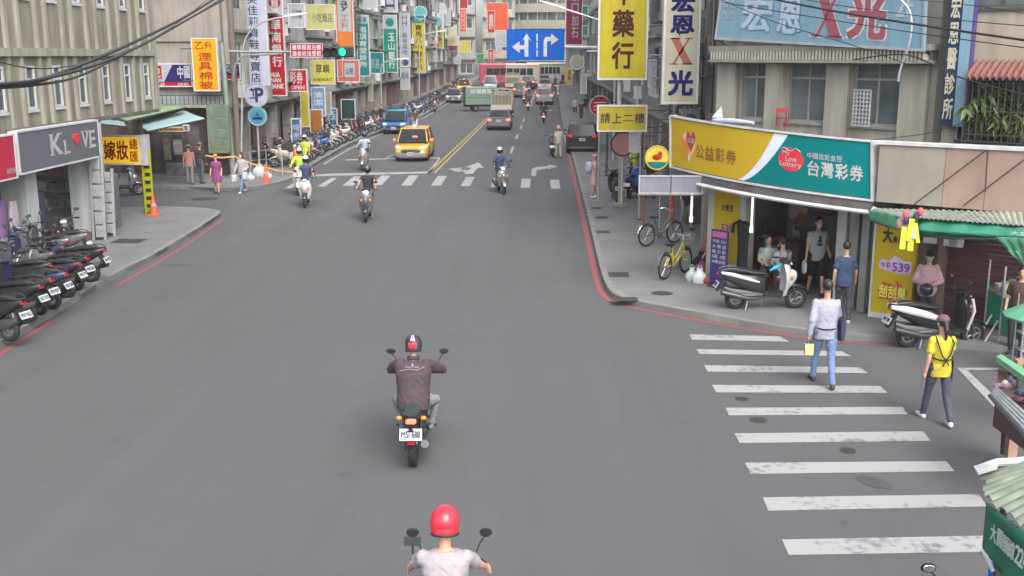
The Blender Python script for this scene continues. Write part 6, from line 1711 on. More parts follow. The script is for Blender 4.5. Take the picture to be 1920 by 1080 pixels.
def pose_ride(h=1.7, seat=.83, lean=.12, grip=(.31, .30, 1.05), foot=(.13, .17, .38), yseat=-.42, knee=.14, wide=.0, pole=None):
 s = h / 1.70; J = {}
 J['pel'] = V((0, yseat, seat + .12)); J['chest'] = J['pel'] + V((0, sin(lean) * .34, cos(lean) * .34)); J['neck'] = J['chest'] + V((0, sin(lean * 1.2) * .19, cos(lean) * .19)); J['head'] = J['neck'] + V((0, .04, .17))
 for k, sg in (('L', -1), ('R', 1)):
  J['hip' + k] = J['pel'] + V((sg * .10, .03, -.02)); J['ank' + k] = V((sg * foot[0], foot[1], foot[2] + .07)); 
  def ik(a, c, l1, l2, pole):
   d = c - a; L = min(d.length, l1 + l2 - .002); x = (l1 * l1 - l2 * l2 + L * L) / (2 * L); hgt = sqrt(max(0, l1 * l1 - x * x)); dn = d.normalized(); pl = V(pole); pl = (pl - dn * pl.dot(dn)).normalized(); return a + dn * x + pl * hgt
  J['knee' + k] = ik(J['hip' + k], J['ank' + k], .43 * s, .41 * s, (sg * knee, 1, .9)); J['toe' + k] = J['ank' + k] + V((sg * .03, .16, -.04))
  J['sho' + k] = J['neck'] + V((sg * .172, -.01, -.065)); J['wri' + k] = V((sg * grip[0], grip[1] - .05, grip[2] + .03)); J['elb' + k] = ik(J['sho' + k], J['wri' + k], .29 * s, .26 * s, (sg * (1.2 + wide), -.3, -.5 + wide * .3) if pole is None else (sg * pole[0], pole[1], pole[2]))
 return J, s

def make_person(label, loc, rz, J, s, shirt=C_WHITE, trousers=C_DARK, sleeves='short', legs='long', shoes=SHOED, hair=True, helmet=None, hat=None, mask=None, skin=SKIN, vox=.022, group=None, fat=1.0, female=False, visor=False, dress=None, ponytail=False, hands=False, jacket_puff=0, longhair=False):
 t = thing('person', label, 'person', loc, rz, group)
 if female:
  for k, sg in (('L', 1), ('R', -1)): J['sho' + k] = J['sho' + k] + (J['shoR'] - J['shoL']).normalized() * .012 * sg
 lat = (J['shoR'] - J['shoL']).normalized(); up1 = (J['chest'] - J['pel']).normalized(); up2 = (J['neck'] - J['chest']).normalized()
 fwd = up1.cross(lat) * -1
 if fwd.y < 0: fwd = -fwd
 def tors(b, e, lo=-.10, f=1.0):
  w_ = fat * (.92 if female else 1.0)
  b.torso([(J['pel'] + up1 * (lo - .0), .142 * s * fat + e, .10 * s * fat + e, up1), (J['pel'] + up1 * .0, (.152 if not female else .158) * s * fat + e, .115 * s * fat + e, up1), (J['pel'].lerp(J['chest'], .45), .147 * s * w_ + e, .105 * s * fat + e, up1), (J['chest'], .166 * s * w_ + e, .115 * s * fat + e, up1),
    (J['chest'].lerp(J['neck'], .5), .178 * s * w_ + e, .105 * s + e, up2), (J['chest'].lerp(J['neck'], .74), .165 * s * w_ + e, .085 * s + e, up2), (J['neck'] - up2 * .012, .085 * s + e * .6, .065 * s + e * .5, up2)], lat)
  for k in 'LR': b.ball(J['sho' + k] - up2 * .015, (.052 * s + e * .8))
 # body: one continuous skin surface with head, ears and nose
 b = Blob(); tors(b, -.012)
 hd = J['head']; nk = J['neck']; uph = (hd - nk).normalized(); M = Matrix((lat, fwd, uph)).transposed(); M = Matrix((lat, uph.cross(lat), uph)).transposed()
 b.cap(nk - up2 * .05, hd, .055 * s, .05 * s); b.ball(hd + uph * .035, (.075 * s, .095 * s, .105 * s), M); b.ball(hd + M @ V((0, .028, -.035)) * s, (.055 * s, .065 * s, .07 * s), M)
 b.ball(hd + M @ V((0, .10, .005)) * s, (.016 * s, .02 * s, .022 * s), M)
 for sg in (-1, 1): b.ball(hd + M @ V((sg * .078, .0, .012)) * s, (.014 * s, .022 * s, .032 * s), M)
 for k in 'LR':
  b.chain([J['sho' + k], J['sho' + k].lerp(J['elb' + k], .5), J['elb' + k], J['elb' + k].lerp(J['wri' + k], .3), J['wri' + k]], [.038 * s, .040 * s, .036 * s, .038 * s, .027 * s])
  b.chain([J['hip' + k], J['hip' + k].lerp(J['knee' + k], .5), J['knee' + k], J['knee' + k].lerp(J['ank' + k], .3), J['ank' + k]], [q_ * s * (.85 if trousers else 1) for q_ in (.085 * fat, .07 * fat, .05, .052, .036)])
  d = (J['wri' + k] - J['elb' + k]).normalized(); sg = -1 if k == 'L' else 1
  if hands == 'grip': d2 = V((sg * .35, .5, -.55)).normalized()
  else: d2 = d
  pm_ = J['wri' + k] + d * .05 * s
  side_ = d2.cross(V((sg, 0, 0))).normalized() if abs(d2.x) < .9 else V((0, 1, 0))
  b.ball(pm_, (.03 * s, .035 * s, .045 * s), Matrix((side_.cross(d2), side_, d2)).transposed())
  for q in range(4):  # four unequal fingers and a thumb
   o = side_ * ((q - 1.5) * .019 * s); l = (.052, .064, .068, .055)[q] * s; rf = max(.0085, vox * .55)
   if hands == 'grip': b.cap(pm_ + d * .035 * s + o, pm_ + d * .05 * s + o + d2 * l * .8 + V((0, -.01, -.012)), rf, rf * .85, 8)
   else: 
    k1 = pm_ + d * .035 * s + o; k2 = k1 + d * l * .55 + V((0, .006, 0)); b.cap(k1, k2, rf, rf, 8); b.cap(k2, k2 + (d * .8 + V((-sg * .3, .25, 0))).normalized() * l * .5, rf, rf * .8, 8)
  b.cap(pm_ - d * .01 + side_ * .028 * s, pm_ + side_ * .05 * s + d * .03 * s, max(.01, vox * .55), .009, 8)
 b.build('body', skin, t, vox)
 # shirt
 if shirt:
  b = Blob(); e = .014 + jacket_puff; tors(b, e, -.14 if not dress else -.10)
  for k in 'LR':
   if sleeves == 'short': b.chain([J['sho' + k], J['sho' + k].lerp(J['elb' + k], .62)], [.046 * s + e * .5, .055 * s + e * .6])
   elif sleeves == 'long': b.chain([J['sho' + k], J['elb' + k], J['wri' + k].lerp(J['elb' + k], .05)], [.052 * s + e * .8, .048 * s + e, .036 * s + e * .6])
  b.build('shirt' if not jacket_puff else 'jacket', shirt, t, vox, 3)
 if dress:
  b = Blob(); b.torso([(J['pel'] + V((0, 0, -.42 * s)), .22 * s, .17 * s, (0, 0, 1)), (J['pel'] + V((0, 0, -.15 * s)), .20 * s, .15 * s, (0, 0, 1)), (J['pel'] + V((0, 0, .12)), .155 * s, .12 * s, (0, 0, 1))], lat); b.build('skirt', dress, t, vox)
 if trousers:
  b = Blob(); e = .012
  b.torso([(J['pel'] + up1 * -.13, .14 * s * fat + e, .10 * s * fat + e, up1), (J['pel'], .163 * s * fat + e, .112 * s * fat + e, up1), (J['pel'] + up1 * .09, .15 * s * fat + e, .10 * s * fat + e, up1)], lat)
  for k in 'LR':
   kn, an, hp = J['knee' + k], J['ank' + k], J['hip' + k]
   if legs == 'long': b.chain([hp, hp.lerp(kn, .5), kn, kn.lerp(an, .5), an.lerp(kn, .06)], [.095 * s * fat, .082 * s * fat, .062 * s, .058 * s, .05 * s])
   elif legs == 'knee': b.chain([hp, hp.lerp(kn, .5), hp.lerp(kn, .92)], [.10 * s * fat, .092 * s * fat, .085 * s])
  b.build('trousers' if legs == 'long' else 'shorts', trousers, t, vox)
 for k in 'LR':
  a, tt = J['ank' + k], J['toe' + k]; d = V((tt.x - a.x, tt.y - a.y, 0)).normalized(); b = Blob()
  b.cap(a + V((0, 0, -.02)), a + V((0, 0, -.035)) - d * .02, .042 * s, .045 * s, 10); b.chain([a - d * .03 + V((0, 0, -.045)), V((tt.x, tt.y, tt.z + .005))], [.04 * s, .034 * s]); b.build('shoe', shoes, t, max(.014, vox * .8))
 if hair and not helmet:
  b = Blob(); b.ball(hd + uph * .052 + M @ V((0, -.014, 0)) * s, (.086 * s, .100 * s, .100 * s), M)
  if ponytail: b.chain([hd + M @ V((0, -.09, .03)) * s, hd + M @ V((0, -.12, -.08)) * s, hd + M @ V((0, -.10, -.22)) * s], [.045 * s, .04 * s, .02 * s])
  if longhair: b.torso([(hd + M @ V((0, -.04, -.14)) * s, .085 * s, .06 * s, uph), (hd + M @ V((0, -.03, .04)) * s, .09 * s, .085 * s, uph)], lat)
  b.build('hair', HAIR, t, max(.012, vox * .8))
 if helmet:
  b = Blob(); b.ball(hd + uph * .045, (.122 * s, .142 * s, .132 * s), M); b.torso([(hd + uph * -.055 + M @ V((0, -.02, 0)), .112 * s, .115 * s, uph), (hd + uph * .04, .122 * s, .135 * s, uph)], lat); hm = b.build('helmet', helmet, t, .014, 3)
  mb = MB(); rs = []
  for z in (-.06, .0, .06):
   rs.append([hd + M @ (V((.128 * sin(a) * (1 - .1 * abs(z) * 8), .150 * cos(a) * (1 - .3 * max(0, z) * 2), z + .03)) * s) for a in [R(-65 + 130 * i / 12) for i in range(13)]])
  mb.rings(rs, cap=False, closed=False); o = mb.build('visor', GLASS, hm, smooth=60); q = o.modifiers.new('t', 'SOLIDIFY'); q.thickness = .006
  mb = MB(); mb.torus(hd + uph * -.055 + M @ V((0, -.02, 0)), uph, .108 * s, .012, 22, 5); mb.build('rim', BLACK, hm, smooth=60)
 if hat:
  kind, hm_ = hat; b = Blob(); b.ball(hd + uph * .075 + M @ V((0, -.005, 0)) * s, (.094 * s, .108 * s, .085 * s), M); h_ = b.build('hat', hm_, t, .014)
  mb = MB()
  if kind == 'brim': mb.cyl(hd + uph * .06, hd + uph * .068, .19 * s, .18 * s, 20)
  elif kind == 'cap': mb.loft([(0, 0, .075, .008), (.05, 0, .06, .008), (.09, -.008, .03, .006)], 12, 2.2); mb.v = [hd + uph * .07 + M @ ((p + V((0, .085, 0))) * s) for p in mb.v]
  if mb.v: mb.build('brim', hm_, h_, smooth=40)
 if mask:
  b = Blob(); b.ball(hd + M @ V((0, .062, -.032)) * s, (.058 * s, .048 * s, .050 * s), M); b.build('face_mask', mask, t, .012)
 for sg in (-1, 1):
  if not visor and vox < .03:
   mb = MB(); mb.ball(hd + M @ V((sg * .031, .083, .032)) * s, (.014 * s, .01 * s, .009 * s), 8, 5, M); mb.build('eye', HAIR, t, smooth=60)
 if not mask and not visor and vox < .03:
  mb = MB(); mb.ball(hd + M @ V((0, .086, -.048)) * s, (.024 * s, .01 * s, .006 * s), 8, 5, M); mb.build('mouth', pm('lips', (.32, .12, .10), .5), t, smooth=60)
 return t
# ================================================================== TRAFFIC AND PARKED VEHICLES
def at(px, py, z=0.0):
 p = G(px, py, z); return V((p.x, p.y, z + rise(p.y)))
def car_at(px, py, deg=0, front=True, L=4.4, **k):
 """bumper nearest the camera stands at the pixel; deg = heading turned from the street axis"""
 p = at(px, py); a = R(deg) + (pi if front else 0); d = V((-sin(a), cos(a), 0)); c = p - d * (-1 if front else -1) * 0
 c = p + V((0, 1, 0)) * (L / 2 * abs(cos(R(deg))))
 c.z = rise(c.y)
 return k.pop('fn', make_car)(loc=c, rz=a, L=L, **k)
HEADON = pm('headlamp_bright', (.6, .58, .45), .2, var=0, emit=.06)
car_at(769, 304, 1, True, L=4.5, label='yellow taxi with a white roof lamp waiting at the stop line', paint_=P_YEL, style='mpv', W=1.76, H=1.62, taxi=True, cat='taxi', name='taxi', text='TDG 1688', head=HEADON, two_tone=P_SILV)  # silver bumper; the grey reflection along the front is put into its colour
car_at(737, 252, 1, True, L=3.9, label='small blue car with a cyan roof edge coming down the left lane beside the scooters', paint_=P_BLUE, style='hatch', W=1.7, H=1.56, name='car', text='APL 6173', head=HEADON, roofm=P_CYAN)
car_at(848, 194, 3, True, L=4.3, label='silver car with one orange indicator lit behind the blue car', paint_=P_SILV, style='hatch', W=1.72, H=1.45, name='car', text='AKX 3309', head=HEADON)
car_at(868, 175, 3, True, L=4.5, label='yellow and grey taxi farther up the oncoming lane', paint_=P_YEL, style='mpv', W=1.75, H=1.6, name='taxi', cat='taxi', taxi=True, head=AMBLIT, roofm=P_GREY)
car_at(918, 172, 2, True, L=4.4, label='white van facing the camera behind the green delivery truck', paint_=P_WHITE, style='van', W=1.75, H=1.9, name='van', cat='van')
car_at(935, 245, 0, False, L=4.5, label='grey sedan with lit brake lamps behind the cage truck', paint_=P_GREY, style='sedan', W=1.8, H=1.45, name='car', tail=REDLIT, text='BDG 7721')
car_at(1021, 197, 0, False, L=4.6, label='silver sport utility car with red tail lamps in the right lane', paint_=P_SILV, style='suv', W=1.86, H=1.66, name='car', tail=REDLIT, text='AUB 5501')
car_at(1021, 172, 0, False, L=4.4, label='white car ahead of the silver sport utility car', paint_=P_WHITE, style='sedan', W=1.8, H=1.5, name='car', tail=REDLIT)
car_at(1020, 163, 0, False, L=4.4, label='pinkish white car farthest ahead in the right lane', paint_=paintm('paint_pinkish', (.42, .3, .3)), style='hatch', W=1.75, H=1.5, name='car', tail=REDLIT)
car_at(1094, 289, -2, False, L=4.5, label='black car parked in the lay-by on the right, seen from behind', paint_=P_BLACK, style='suv', W=1.82, H=1.62, name='parked_car', text='AGN 6602', rack=True)
car_at(975, 184, 0, False, L=4.6, label='dark car beside the cage truck with red lamps', paint_=P_GREY, style='suv', W=1.8, H=1.7, name='car', tail=REDLIT)
car_at(990, 168, 0, False, L=4.5, label='dark grey car beyond the cage truck', paint_=P_NAVY, style='mpv', W=1.8, H=1.6, name='car', tail=REDLIT)

# cage truck and green box truck
def truck(label, loc, rz, kind):
 t = thing('truck', label, 'truck', loc, rz)
 for y in (-1.35, 1.6):
  for s in (-1, 1): wheel('wheel', t, y, .36, .24, s * .72, spokes=6)
 mb = MB(); mb.box((0, -.3, .62), (.9, 4.6, .16)); mb.build('chassis', BLACK, t)
 cabm = P_GREEN if kind == 'box' else P_CREAM
 mb = MB(); mb.loft([(1.15, 1.15, .84, .70), (1.9, 1.15, .86, .70), (2.35, 1.0, .85, .56), (2.5, .85, .80, .38)], 16, 6); cb_ = mb.build('cab', cabm, t, smooth=35)
 mb = MB(); mb.rings([[V((-.74, 2.455, 1.0)), V((.74, 2.455, 1.0)), V((.7, 2.12, 1.62)), V((-.7, 2.12, 1.62))], [V((-.74, 2.49, 1.0)), V((.74, 2.49, 1.0)), V((.7, 2.16, 1.62)), V((-.7, 2.16, 1.62))]]); mb.build('windscreen', GLASS, t)
 for s in (-1, 1):
  mb = MB(); mb.box((s * .86, 1.75, 1.38), (.02, .7, .42)); mb.build('side_window', GLASS, t)
  mb = MB(); mb.box((s * .68, -2.42, .75), (.22, .05, .12)); mb.build('tail_light', REDLAMP, t)
  mb = MB(); mb.ball((s * .62, 2.48, .78), (.13, .06, .1), 12, 8); mb.build('headlight', LENS, t, smooth=60)
 if kind == 'cage':
  mb = MB(); mb.box((0, -.7, .82), (1.72, 3.4, .14)); mb.build('bed', P_CREAM, t)
  mb = MB(); mb.box((0, -2.42, 1.0), (1.74, .06, .36)); mb.build('tailgate', P_CREAM, t)
  BM = pm('cage_bar_cream', (.40, .37, .28), .6, .2, stain=.3)
  for k in range(15):
   x = -.83 + 1.66 * k / 14; mb = MB(); mb.box((x, -2.40, 1.75), (.055, .05, 1.15)); mb.build('cage_bar', BM, t)
  for s in (-1, 1):
   for k in range(14):
    mb = MB(); mb.box((s * .86, -2.2 + 3.0 * k / 13, 1.75), (.05, .055, 1.15)); mb.build('cage_bar', BM, t)
  for z in (1.2, 2.32):
   mb = MB(); mb.box((0, -2.4, z), (1.78, .07, .06)); mb.build('cage_rail', BM, t)
   for s in (-1, 1): mb = MB(); mb.box((s * .865, -.7, z), (.07, 3.4, .06)); mb.build('cage_rail', BM, t)
  rr_ = random.Random(3); mb = MB(); n = 9
  rows = [[V((-.9 + 1.8 * i / n, -2.45 + 3.5 * j / 8, 2.38 + .12 * sin(i * 1.9 + j) * rr_.random() + .1 * sin(pi * i / n))) for i in range(n + 1)] for j in range(9)]
  mb.rings(rows, cap=False, closed=False); o = mb.build('tarpaulin', cloth('tarp_olive_tan', (.24, .22, .15)), t, smooth=40); q = o.modifiers.new('t', 'SOLIDIFY'); q.thickness = .03
  mb = MB(); mb.box((0, -.6, 1.4), (1.5, 2.8, 1.0)); mb.build('load', DARKWALL, t)
 else:
  mb = MB(); mb.box((0, -.75, 1.75), (1.85, 3.5, 2.0)); mb.build('box_body', P_GREEN, t, bevel=.06)
  for s in (-1, 1):
   mb = MB(); put(mb, '好運搬家', (lambda a, b, s=s: V((s * .932, (a if s > 0 else -a) - .75, b))), -1.2, 2.0, 1.2, 2.5, .03); mb.build('lettering', WHITE, t)
   mb = MB(); mb.box((s * .93, -.75, 1.55), (.02, 3.4, .06)); mb.build('side_rail', DSTEEL, t)
  mb = MB(); mb.box((0, -2.51, 1.75), (.03, .03, 1.9)); mb.build('door_seam', BLACK, t)
 plate(t, -2.46, .62, .34, .16, 'AJZ 2207', 0)
 return t
p = at(941, 224); truck('cream cage truck with upright bars and a bunched tarpaulin ahead of the grey sedan', (p.x, p.y + 2.5, rise(p.y)), R(-1), 'cage')
p = at(889, 209); o = truck('dull green box truck standing slantwise with white lettering on its side', (p.x + 1.15, p.y + .6, rise(p.y)), R(-76), 'box'); o.scale = (.86, .86, .84)
p = at(985, 178); truck('small flatbed truck in front of the cage truck in the middle lane', (p.x - 1.8, p.y + 8, rise(p.y)), R(0), 'cage')

def bus(label, px, py, rz, L, m, m2, m3):
 p = at(px, py); t = thing('bus', label, 'bus', (p.x, p.y, rise(p.y)), rz); W, H = 2.5, 3.1
 mb = MB(); mb.box((0, 0, 1.72), (W, L, 2.75)); mb.build('body', P_CREAM, t, bevel=.18)
 if m is not P_CREAM: mb = MB(); mb.box((0, L * .28, 1.72), (W + .03, L * .46, 2.78)); mb.build('red_end', m, t, bevel=.18)
 for s in (-1, 1):
  for k in range(7):
   y = -L / 2 + .9 + (L - 1.8) * (k + .5) / 7; mb = MB(); mb.box((s * (W / 2 + .004), y, 2.0), (.03, (L - 1.8) / 7 - .08, .9)); mb.build('window', GLASS, t)
  mb = MB(); mb.box((s * (W / 2 + .003), 0, 1.18), (.02, L - .5, .35)); mb.build('stripe', m2, t)
  mb = MB(); mb.box((s * (W / 2 + .003), 0, 2.78), (.02, L - .5, .28)); mb.build('roof_stripe', m3, t)
  for y in (-L * .3, L * .33): wheel('wheel', t, y, .48, .26, s * (W / 2 - .12), spokes=6)
 mb = MB(); mb.box((0, L / 2 + .004, 1.9), (W * .86, .03, 1.35)); mb.build('windscreen', GLASS, t); mb = MB(); mb.box((0, L / 2 + .004, 2.78), (W * .6, .03, .25)); mb.build('destination_board', INK, t)
 for s in (-1, 1): mb = MB(); mb.box((s * .9, L / 2 + .01, .75), (.35, .05, .18)); mb.build('headlight', LENS, t)
 return t
bus('red and cream bus crossing at the far end of the street', 957, 162, R(88), 8.2, paintm('bus_red', (.36, .06, .09)), P_CREAM, paintm('bus_pink', (.5, .28, .3)))
bus('beige and green-topped bus crossing behind the right lane traffic', 1024, 159, R(92), 5.6, P_CREAM, P_WHITE, paintm('bus_green', (.16, .32, .16)))

# ---- near-left parked scooters: rear wheels toward the kerb
nl = [((20, 640), P_BLACK, 'black scooter parked nearest the camera at the left edge, its plate at the corner', 'MXP 9625'),
 ((52, 607), P_BLACK, 'black scooter with an orange tail lamp, second from the left edge of the picture', 'NLT 3518'),
 ((74, 592), paintm('paint_charcoal', (.04, .04, .042)), 'charcoal scooter squeezed third in the near-left row', '870 MDF'),
 ((98, 581), P_NAVY, 'deep blue scooter with a big bare rear wheel in the middle of the near-left row', 'MSU 2260'),
 ((126, 559), paintm('paint_dark_plum', (.035, .02, .04)), 'dark plum scooter with its stand down, right of the deep blue one', 'NKJ 7751'),
 ((143, 546), P_BLACK, 'black and silver scooter with raised tail in the near-left row', 'MVR 0386'),
 ((172, 529), P_BLACK, 'black-tailed scooter at the far end of the near-left row, under the storm drain', 'EPA 5923')]
for i, ((px, py), m, lb, tx) in enumerate(nl):
 p = at(px, py, .12); a = R(78 + rnd.uniform(-9, 9)); d = V((-sin(a), cos(a), 0)); c = p + d * .6
 make_scooter(lb, (c.x, c.y, .12), a, m, text=tx, shield=P_SILV if i in (4, 5) else None)
for (px, py, m, lb) in [(70, 505, P_SILV, 'silver-fronted scooter parked deeper under the arcade behind the near-left row'), (98, 496, P_GREY, 'grey scooter standing by the shop entrance beside the first column'), (128, 478, P_BLACK, 'black scooter turned toward the street near the shop entrance'), (22, 560, P_BLACK, 'black scooter wedged behind the first of the near-left row'), (40, 534, P_GREY, 'grey-bodied scooter wedged deeper behind the near-left row'), (60, 520, P_NAVY, 'navy scooter half hidden under the arcade behind the near-left row')]:
 p = at(px, py, .12); make_scooter(lb, (p.x, p.y, .12), R(70 + (px * 7) % 23 if px < 120 else 200), m, text=None)
p = at(226, 368); make_scooter('grey scooter in the side street behind the leaning racks', (p.x, p.y, 0), R(-62), P_SILV, text='MDK 455')

# ---- the long row on the far-left kerb: one scooter per slot, colours vary
protos = {}
def far_scooter(label, x, y, rz, col, box=None, group=None):
 k = 'box' if box else 'plain'
 if k not in protos:
  protos[k] = make_scooter(label, (x, y, .12 + rise(y)), rz, P_BLACK, text=None, box=box, group=group); o = protos[k]
 else:
  o = copy_tree(protos[k]); o.location = (x, y, .12 + rise(y)); o.rotation_euler = (0, 0, rz); o['label'] = label
  o.matrix_basis = Matrix.Translation(o.location) @ Matrix.Rotation(rz, 4, 'Z')
  if group: o['group'] = group
  elif 'group' in o: del o['group']
 paint(o, ('rear_body', 'leg_shield', 'front_panel', 'front_fender', 'handlebar_cover'), col)
 return o
cols = [P_BLACK, P_WHITE, P_SILV, P_GREY, P_RED, P_NAVY, P_BLACK, P_CREAM, P_BLACK, P_MAR, P_BLUE, P_GREY]
rr = random.Random(11)
def kerb_x(y):
 pts = [p for p in fsm if p.y > 44]
 for a, b in zip(pts[:-1], pts[1:]):
  if a.y <= y <= b.y: return a.x + (b.x - a.x) * (y - a.y) / max(b.y - a.y, 1e-6)
 return -10.65
y = 50.6; i = 0
named = {0: 'dark scooter first in the long kerb row, behind the orange and hi-vis workers', 1: 'grey scooter second in the long kerb row beside the traffic cone', 3: 'red delivery scooter with a black box near the start of the long kerb row', 5: 'cream scooter with a rounded front after the red delivery scooter'}
GRP = 'scooters in the long row along the far-left kerb'
while y < 150:
 col = P_RED if i == 3 else (P_CREAM if i == 5 else rr.choice(cols)); bx = BLACK if i in (3, 9, 17) else None
 lb = named.get(i, 'one of the many scooters packed side by side along the far-left kerb')
 far_scooter(lb, kerb_x(y) - 1.05 + rr.uniform(-.12, .12), y, R((-68 if i % 9 else 105) + rr.uniform(-9, 9)), col, bx, GRP)
 y += rr.uniform(.72, .95) if y < 100 else rr.uniform(.95, 1.4); i += 1
for k in range(16):   # second line deeper on the pavement
 y = 52 + k * 2.1 + rr.uniform(-.5, .5)
 far_scooter('one of the scooters left loosely on the far-left pavement behind the kerb row', kerb_x(y) - 2.6 + rr.uniform(-.2, .3), y, R(rr.uniform(-120, -50)), rr.choice(cols), None, 'scooters standing behind the kerb row')

# ---- right-hand pavement scooters and bicycles
p = at(1155, 379, .12); make_scooter('dark scooter with two white mirrors seen from behind on the right pavement', (p.x, p.y + .6, .12), R(4), P_BLACK, text='MEW 82')
p = at(1190, 372, .12); make_scooter('blue-tailed scooter beside the blue post on the right pavement', (p.x, p.y + .6, .12), R(-20), P_BLUE, text=None)
a0_, a1_ = at(1384, 579, .12), at(1478, 578, .12); d = (a1_ - a0_); c = (a0_ + a1_) / 2
make_scooter('large black and white scooter standing broadside in front of the lottery shop', (c.x, c.y, .12), atan2(-d.x, d.y), paintm('paint_near_black', (.028, .028, .03)), text='NRB 5577', shield=P_WHITE)
bs = [o for o in bpy.data.objects if o.get('label', '').startswith('large black and white')][0]
for s in (-1, 1):
 mb = MB(); mb.loft([(-.95, .80, .02, .03, s * .10), (-.7, .76, .03, .045, s * .155), (-.35, .66, .03, .035, s * .17), (-.15, .60, .015, .02, s * .165)], 10, 2.5); mb.build('side_trim', P_WHITE, bs, smooth=50)
mb = MB(); mb.loft([(.1, .82, .02, .02), (.2, .88, .07, .04), (.34, .94, .05, .03)], 10, 2.5); mb.build('cyan_cover', P_CYAN, bs, smooth=50)
p = at(1398, 530, .12); make_scooter('bright cyan-fronted scooter parked behind the large grey scooter', (p.x + .1, p.y + .4, .12), R(-100), P_CYAN, text=None, seat=pm('seat_silver_wrap', (.3, .3, .3), .3, .5))
a0_, a1_ = at(1706, 651), at(1808, 648); d = (a1_ - a0_); c = (a0_ + a1_) / 2
make_scooter('white-flanked dark scooter broadside before the maroon shutter', (c.x, c.y, 0), atan2(-d.x, d.y), P_BLACK, text='NQT 2083', shield=P_BLACK)
bs = [o for o in bpy.data.objects if o.get('label', '').startswith('white-flanked')][0]
for s in (-1, 1):
 mb = MB(); mb.loft([(-1.0, .80, .03, .04, s * .08), (-.7, .75, .03, .075, s * .15), (-.35, .66, .03, .07, s * .165), (-.1, .58, .015, .05, s * .155)], 10, 2.5); mb.build('side_trim', P_WHITE, bs, smooth=50)
 mb = MB(); mb.tube([(s * .2, .5, .95), (s * .2, .56, .72), (s * .12, .5, .35)], .03, 8); mb.build('shield_edge', P_WHITE, bs, smooth=50)
c0 = c
p0, p1 = at(1246, 524, .12), at(1318, 500, .12); d = p1 - p0; c = p0 + d.normalized() * .52
make_bicycle('yellow step-through bicycle with a wire basket beside the shop pillar', (c.x, c.y, .12), atan2(-d.x, d.y) , paintm('bike_yellow', (.52, .46, .04)))
p0, p1 = at(1212, 462, .12), at(1290, 452, .12); d = p1 - p0; c = p0 + d.normalized() * .52
make_bicycle('dark bicycle with a white chain guard standing behind the yellow one', (c.x, c.y, .12), atan2(-d.x, d.y), P_GREY, basket=False)
# black garment on a hanger, bags, washbasin and cones
mb = MB(); q = PP(1395, 415, N1, CG - .2)
for i in range(1): mb.rings([[V((q.x, q.y, z)) + D1 * (w_ * cos(a)) - N1 * (.07 * sin(a)) for a in [2 * pi * j / 12 for j in range(12)]] for z, w_ in ((q.z, .05), (q.z - .06, .2), (q.z - .2, .18), (q.z - .5, .14), (q.z - 1.2, .15), (q.z - 1.45, .12))])
mb.tube([V((q.x, q.y, q.z)) - D1 * .1, V((q.x, q.y, q.z - .1)) - D1 * .3, V((q.x, q.y, q.z - .3)) - D1 * .3], .035, 8)
tag(mb.build('raincoat', C_BLK, smooth=60), 'black raincoat hanging on the right side of the yellow pillar', 'raincoat')
def bag(label, px, py, r_, m, z=.12, name='bag', sq=1.0):
 p = at(px, py, z); mb = MB(); n = 14; rs = []; rb = random.Random(px)
 for k in range(6):
  q = k / 5; rad = r_ * (.75 + .5 * sin(pi * min(1, q * 1.2 + .1)) * .6) * (1 if q < .8 else .55)
  rs.append([V((rad * cos(a) * (1 + .08 * rb.random()), rad * .7 * sin(a), q * r_ * 1.7 * sq)) for a in [2 * pi * j / n for j in range(n)]])
 mb.rings(rs); t = thing(name, label, name.replace('_', ' '), (p.x, p.y, p.z)); mb.build('sack', m, t, smooth=60)
 mb = MB(); mb.tube([(-.05, 0, r_ * 1.6 * sq), (-.03, 0, r_ * 2.0 * sq), (.03, 0, r_ * 2.0 * sq), (.05, 0, r_ * 1.6 * sq)], .008, 5); mb.build('handle', m, t); return t
PLW = pm('plastic_white', (.5, .52, .56), .4, var=.1, scale=6)
bag('white plastic bag at the left end of the pile by the shop pillar', 1297, 527, .15, pm('plastic_pale_green', (.38, .45, .42), .4), sq=1.3)
bag('translucent white carrier bag next to the pale green one by the pillar', 1311, 530, .17, PLW, sq=1.2)
bag('red-brown bag on the ground in the pile by the pillar', 1331, 531, .17, pm('bag_red_brown', (.28, .06, .04), .6), sq=.7)
bag('purple bundle behind the red-brown bag', 1318, 512, .22, pm('bag_purple', (.26, .07, .20), .6), sq=.8)
bag('dark bundle leaning on the purple one', 1316, 505, .24, C_BLK, sq=1.1)
bag('red and white parcel on top of the pile by the pillar', 1322, 503, .18, pm('bag_red', (.5, .06, .07), .5), sq=2.2)
p = at(1346, 526, .12); t = thing('basin', 'small blue plastic basin in front of the navy banner', 'basin', (p.x, p.y, .12)); mb = MB(); mb.rings([[V((r_ * cos(a), r_ * sin(a), z)) for a in [2 * pi * j / 18 for j in range(18)]] for r_, z in ((.11, 0), (.17, .13), (.155, .13), (.10, .02))]); mb.build('bowl', pm('basin_blue', (.14, .17, .40), .4), t, smooth=40); mb = MB(); mb.cyl((0, 0, .02), (0, .05, .35), .05, n=10); mb.build('bottle', C_CREAM, t)

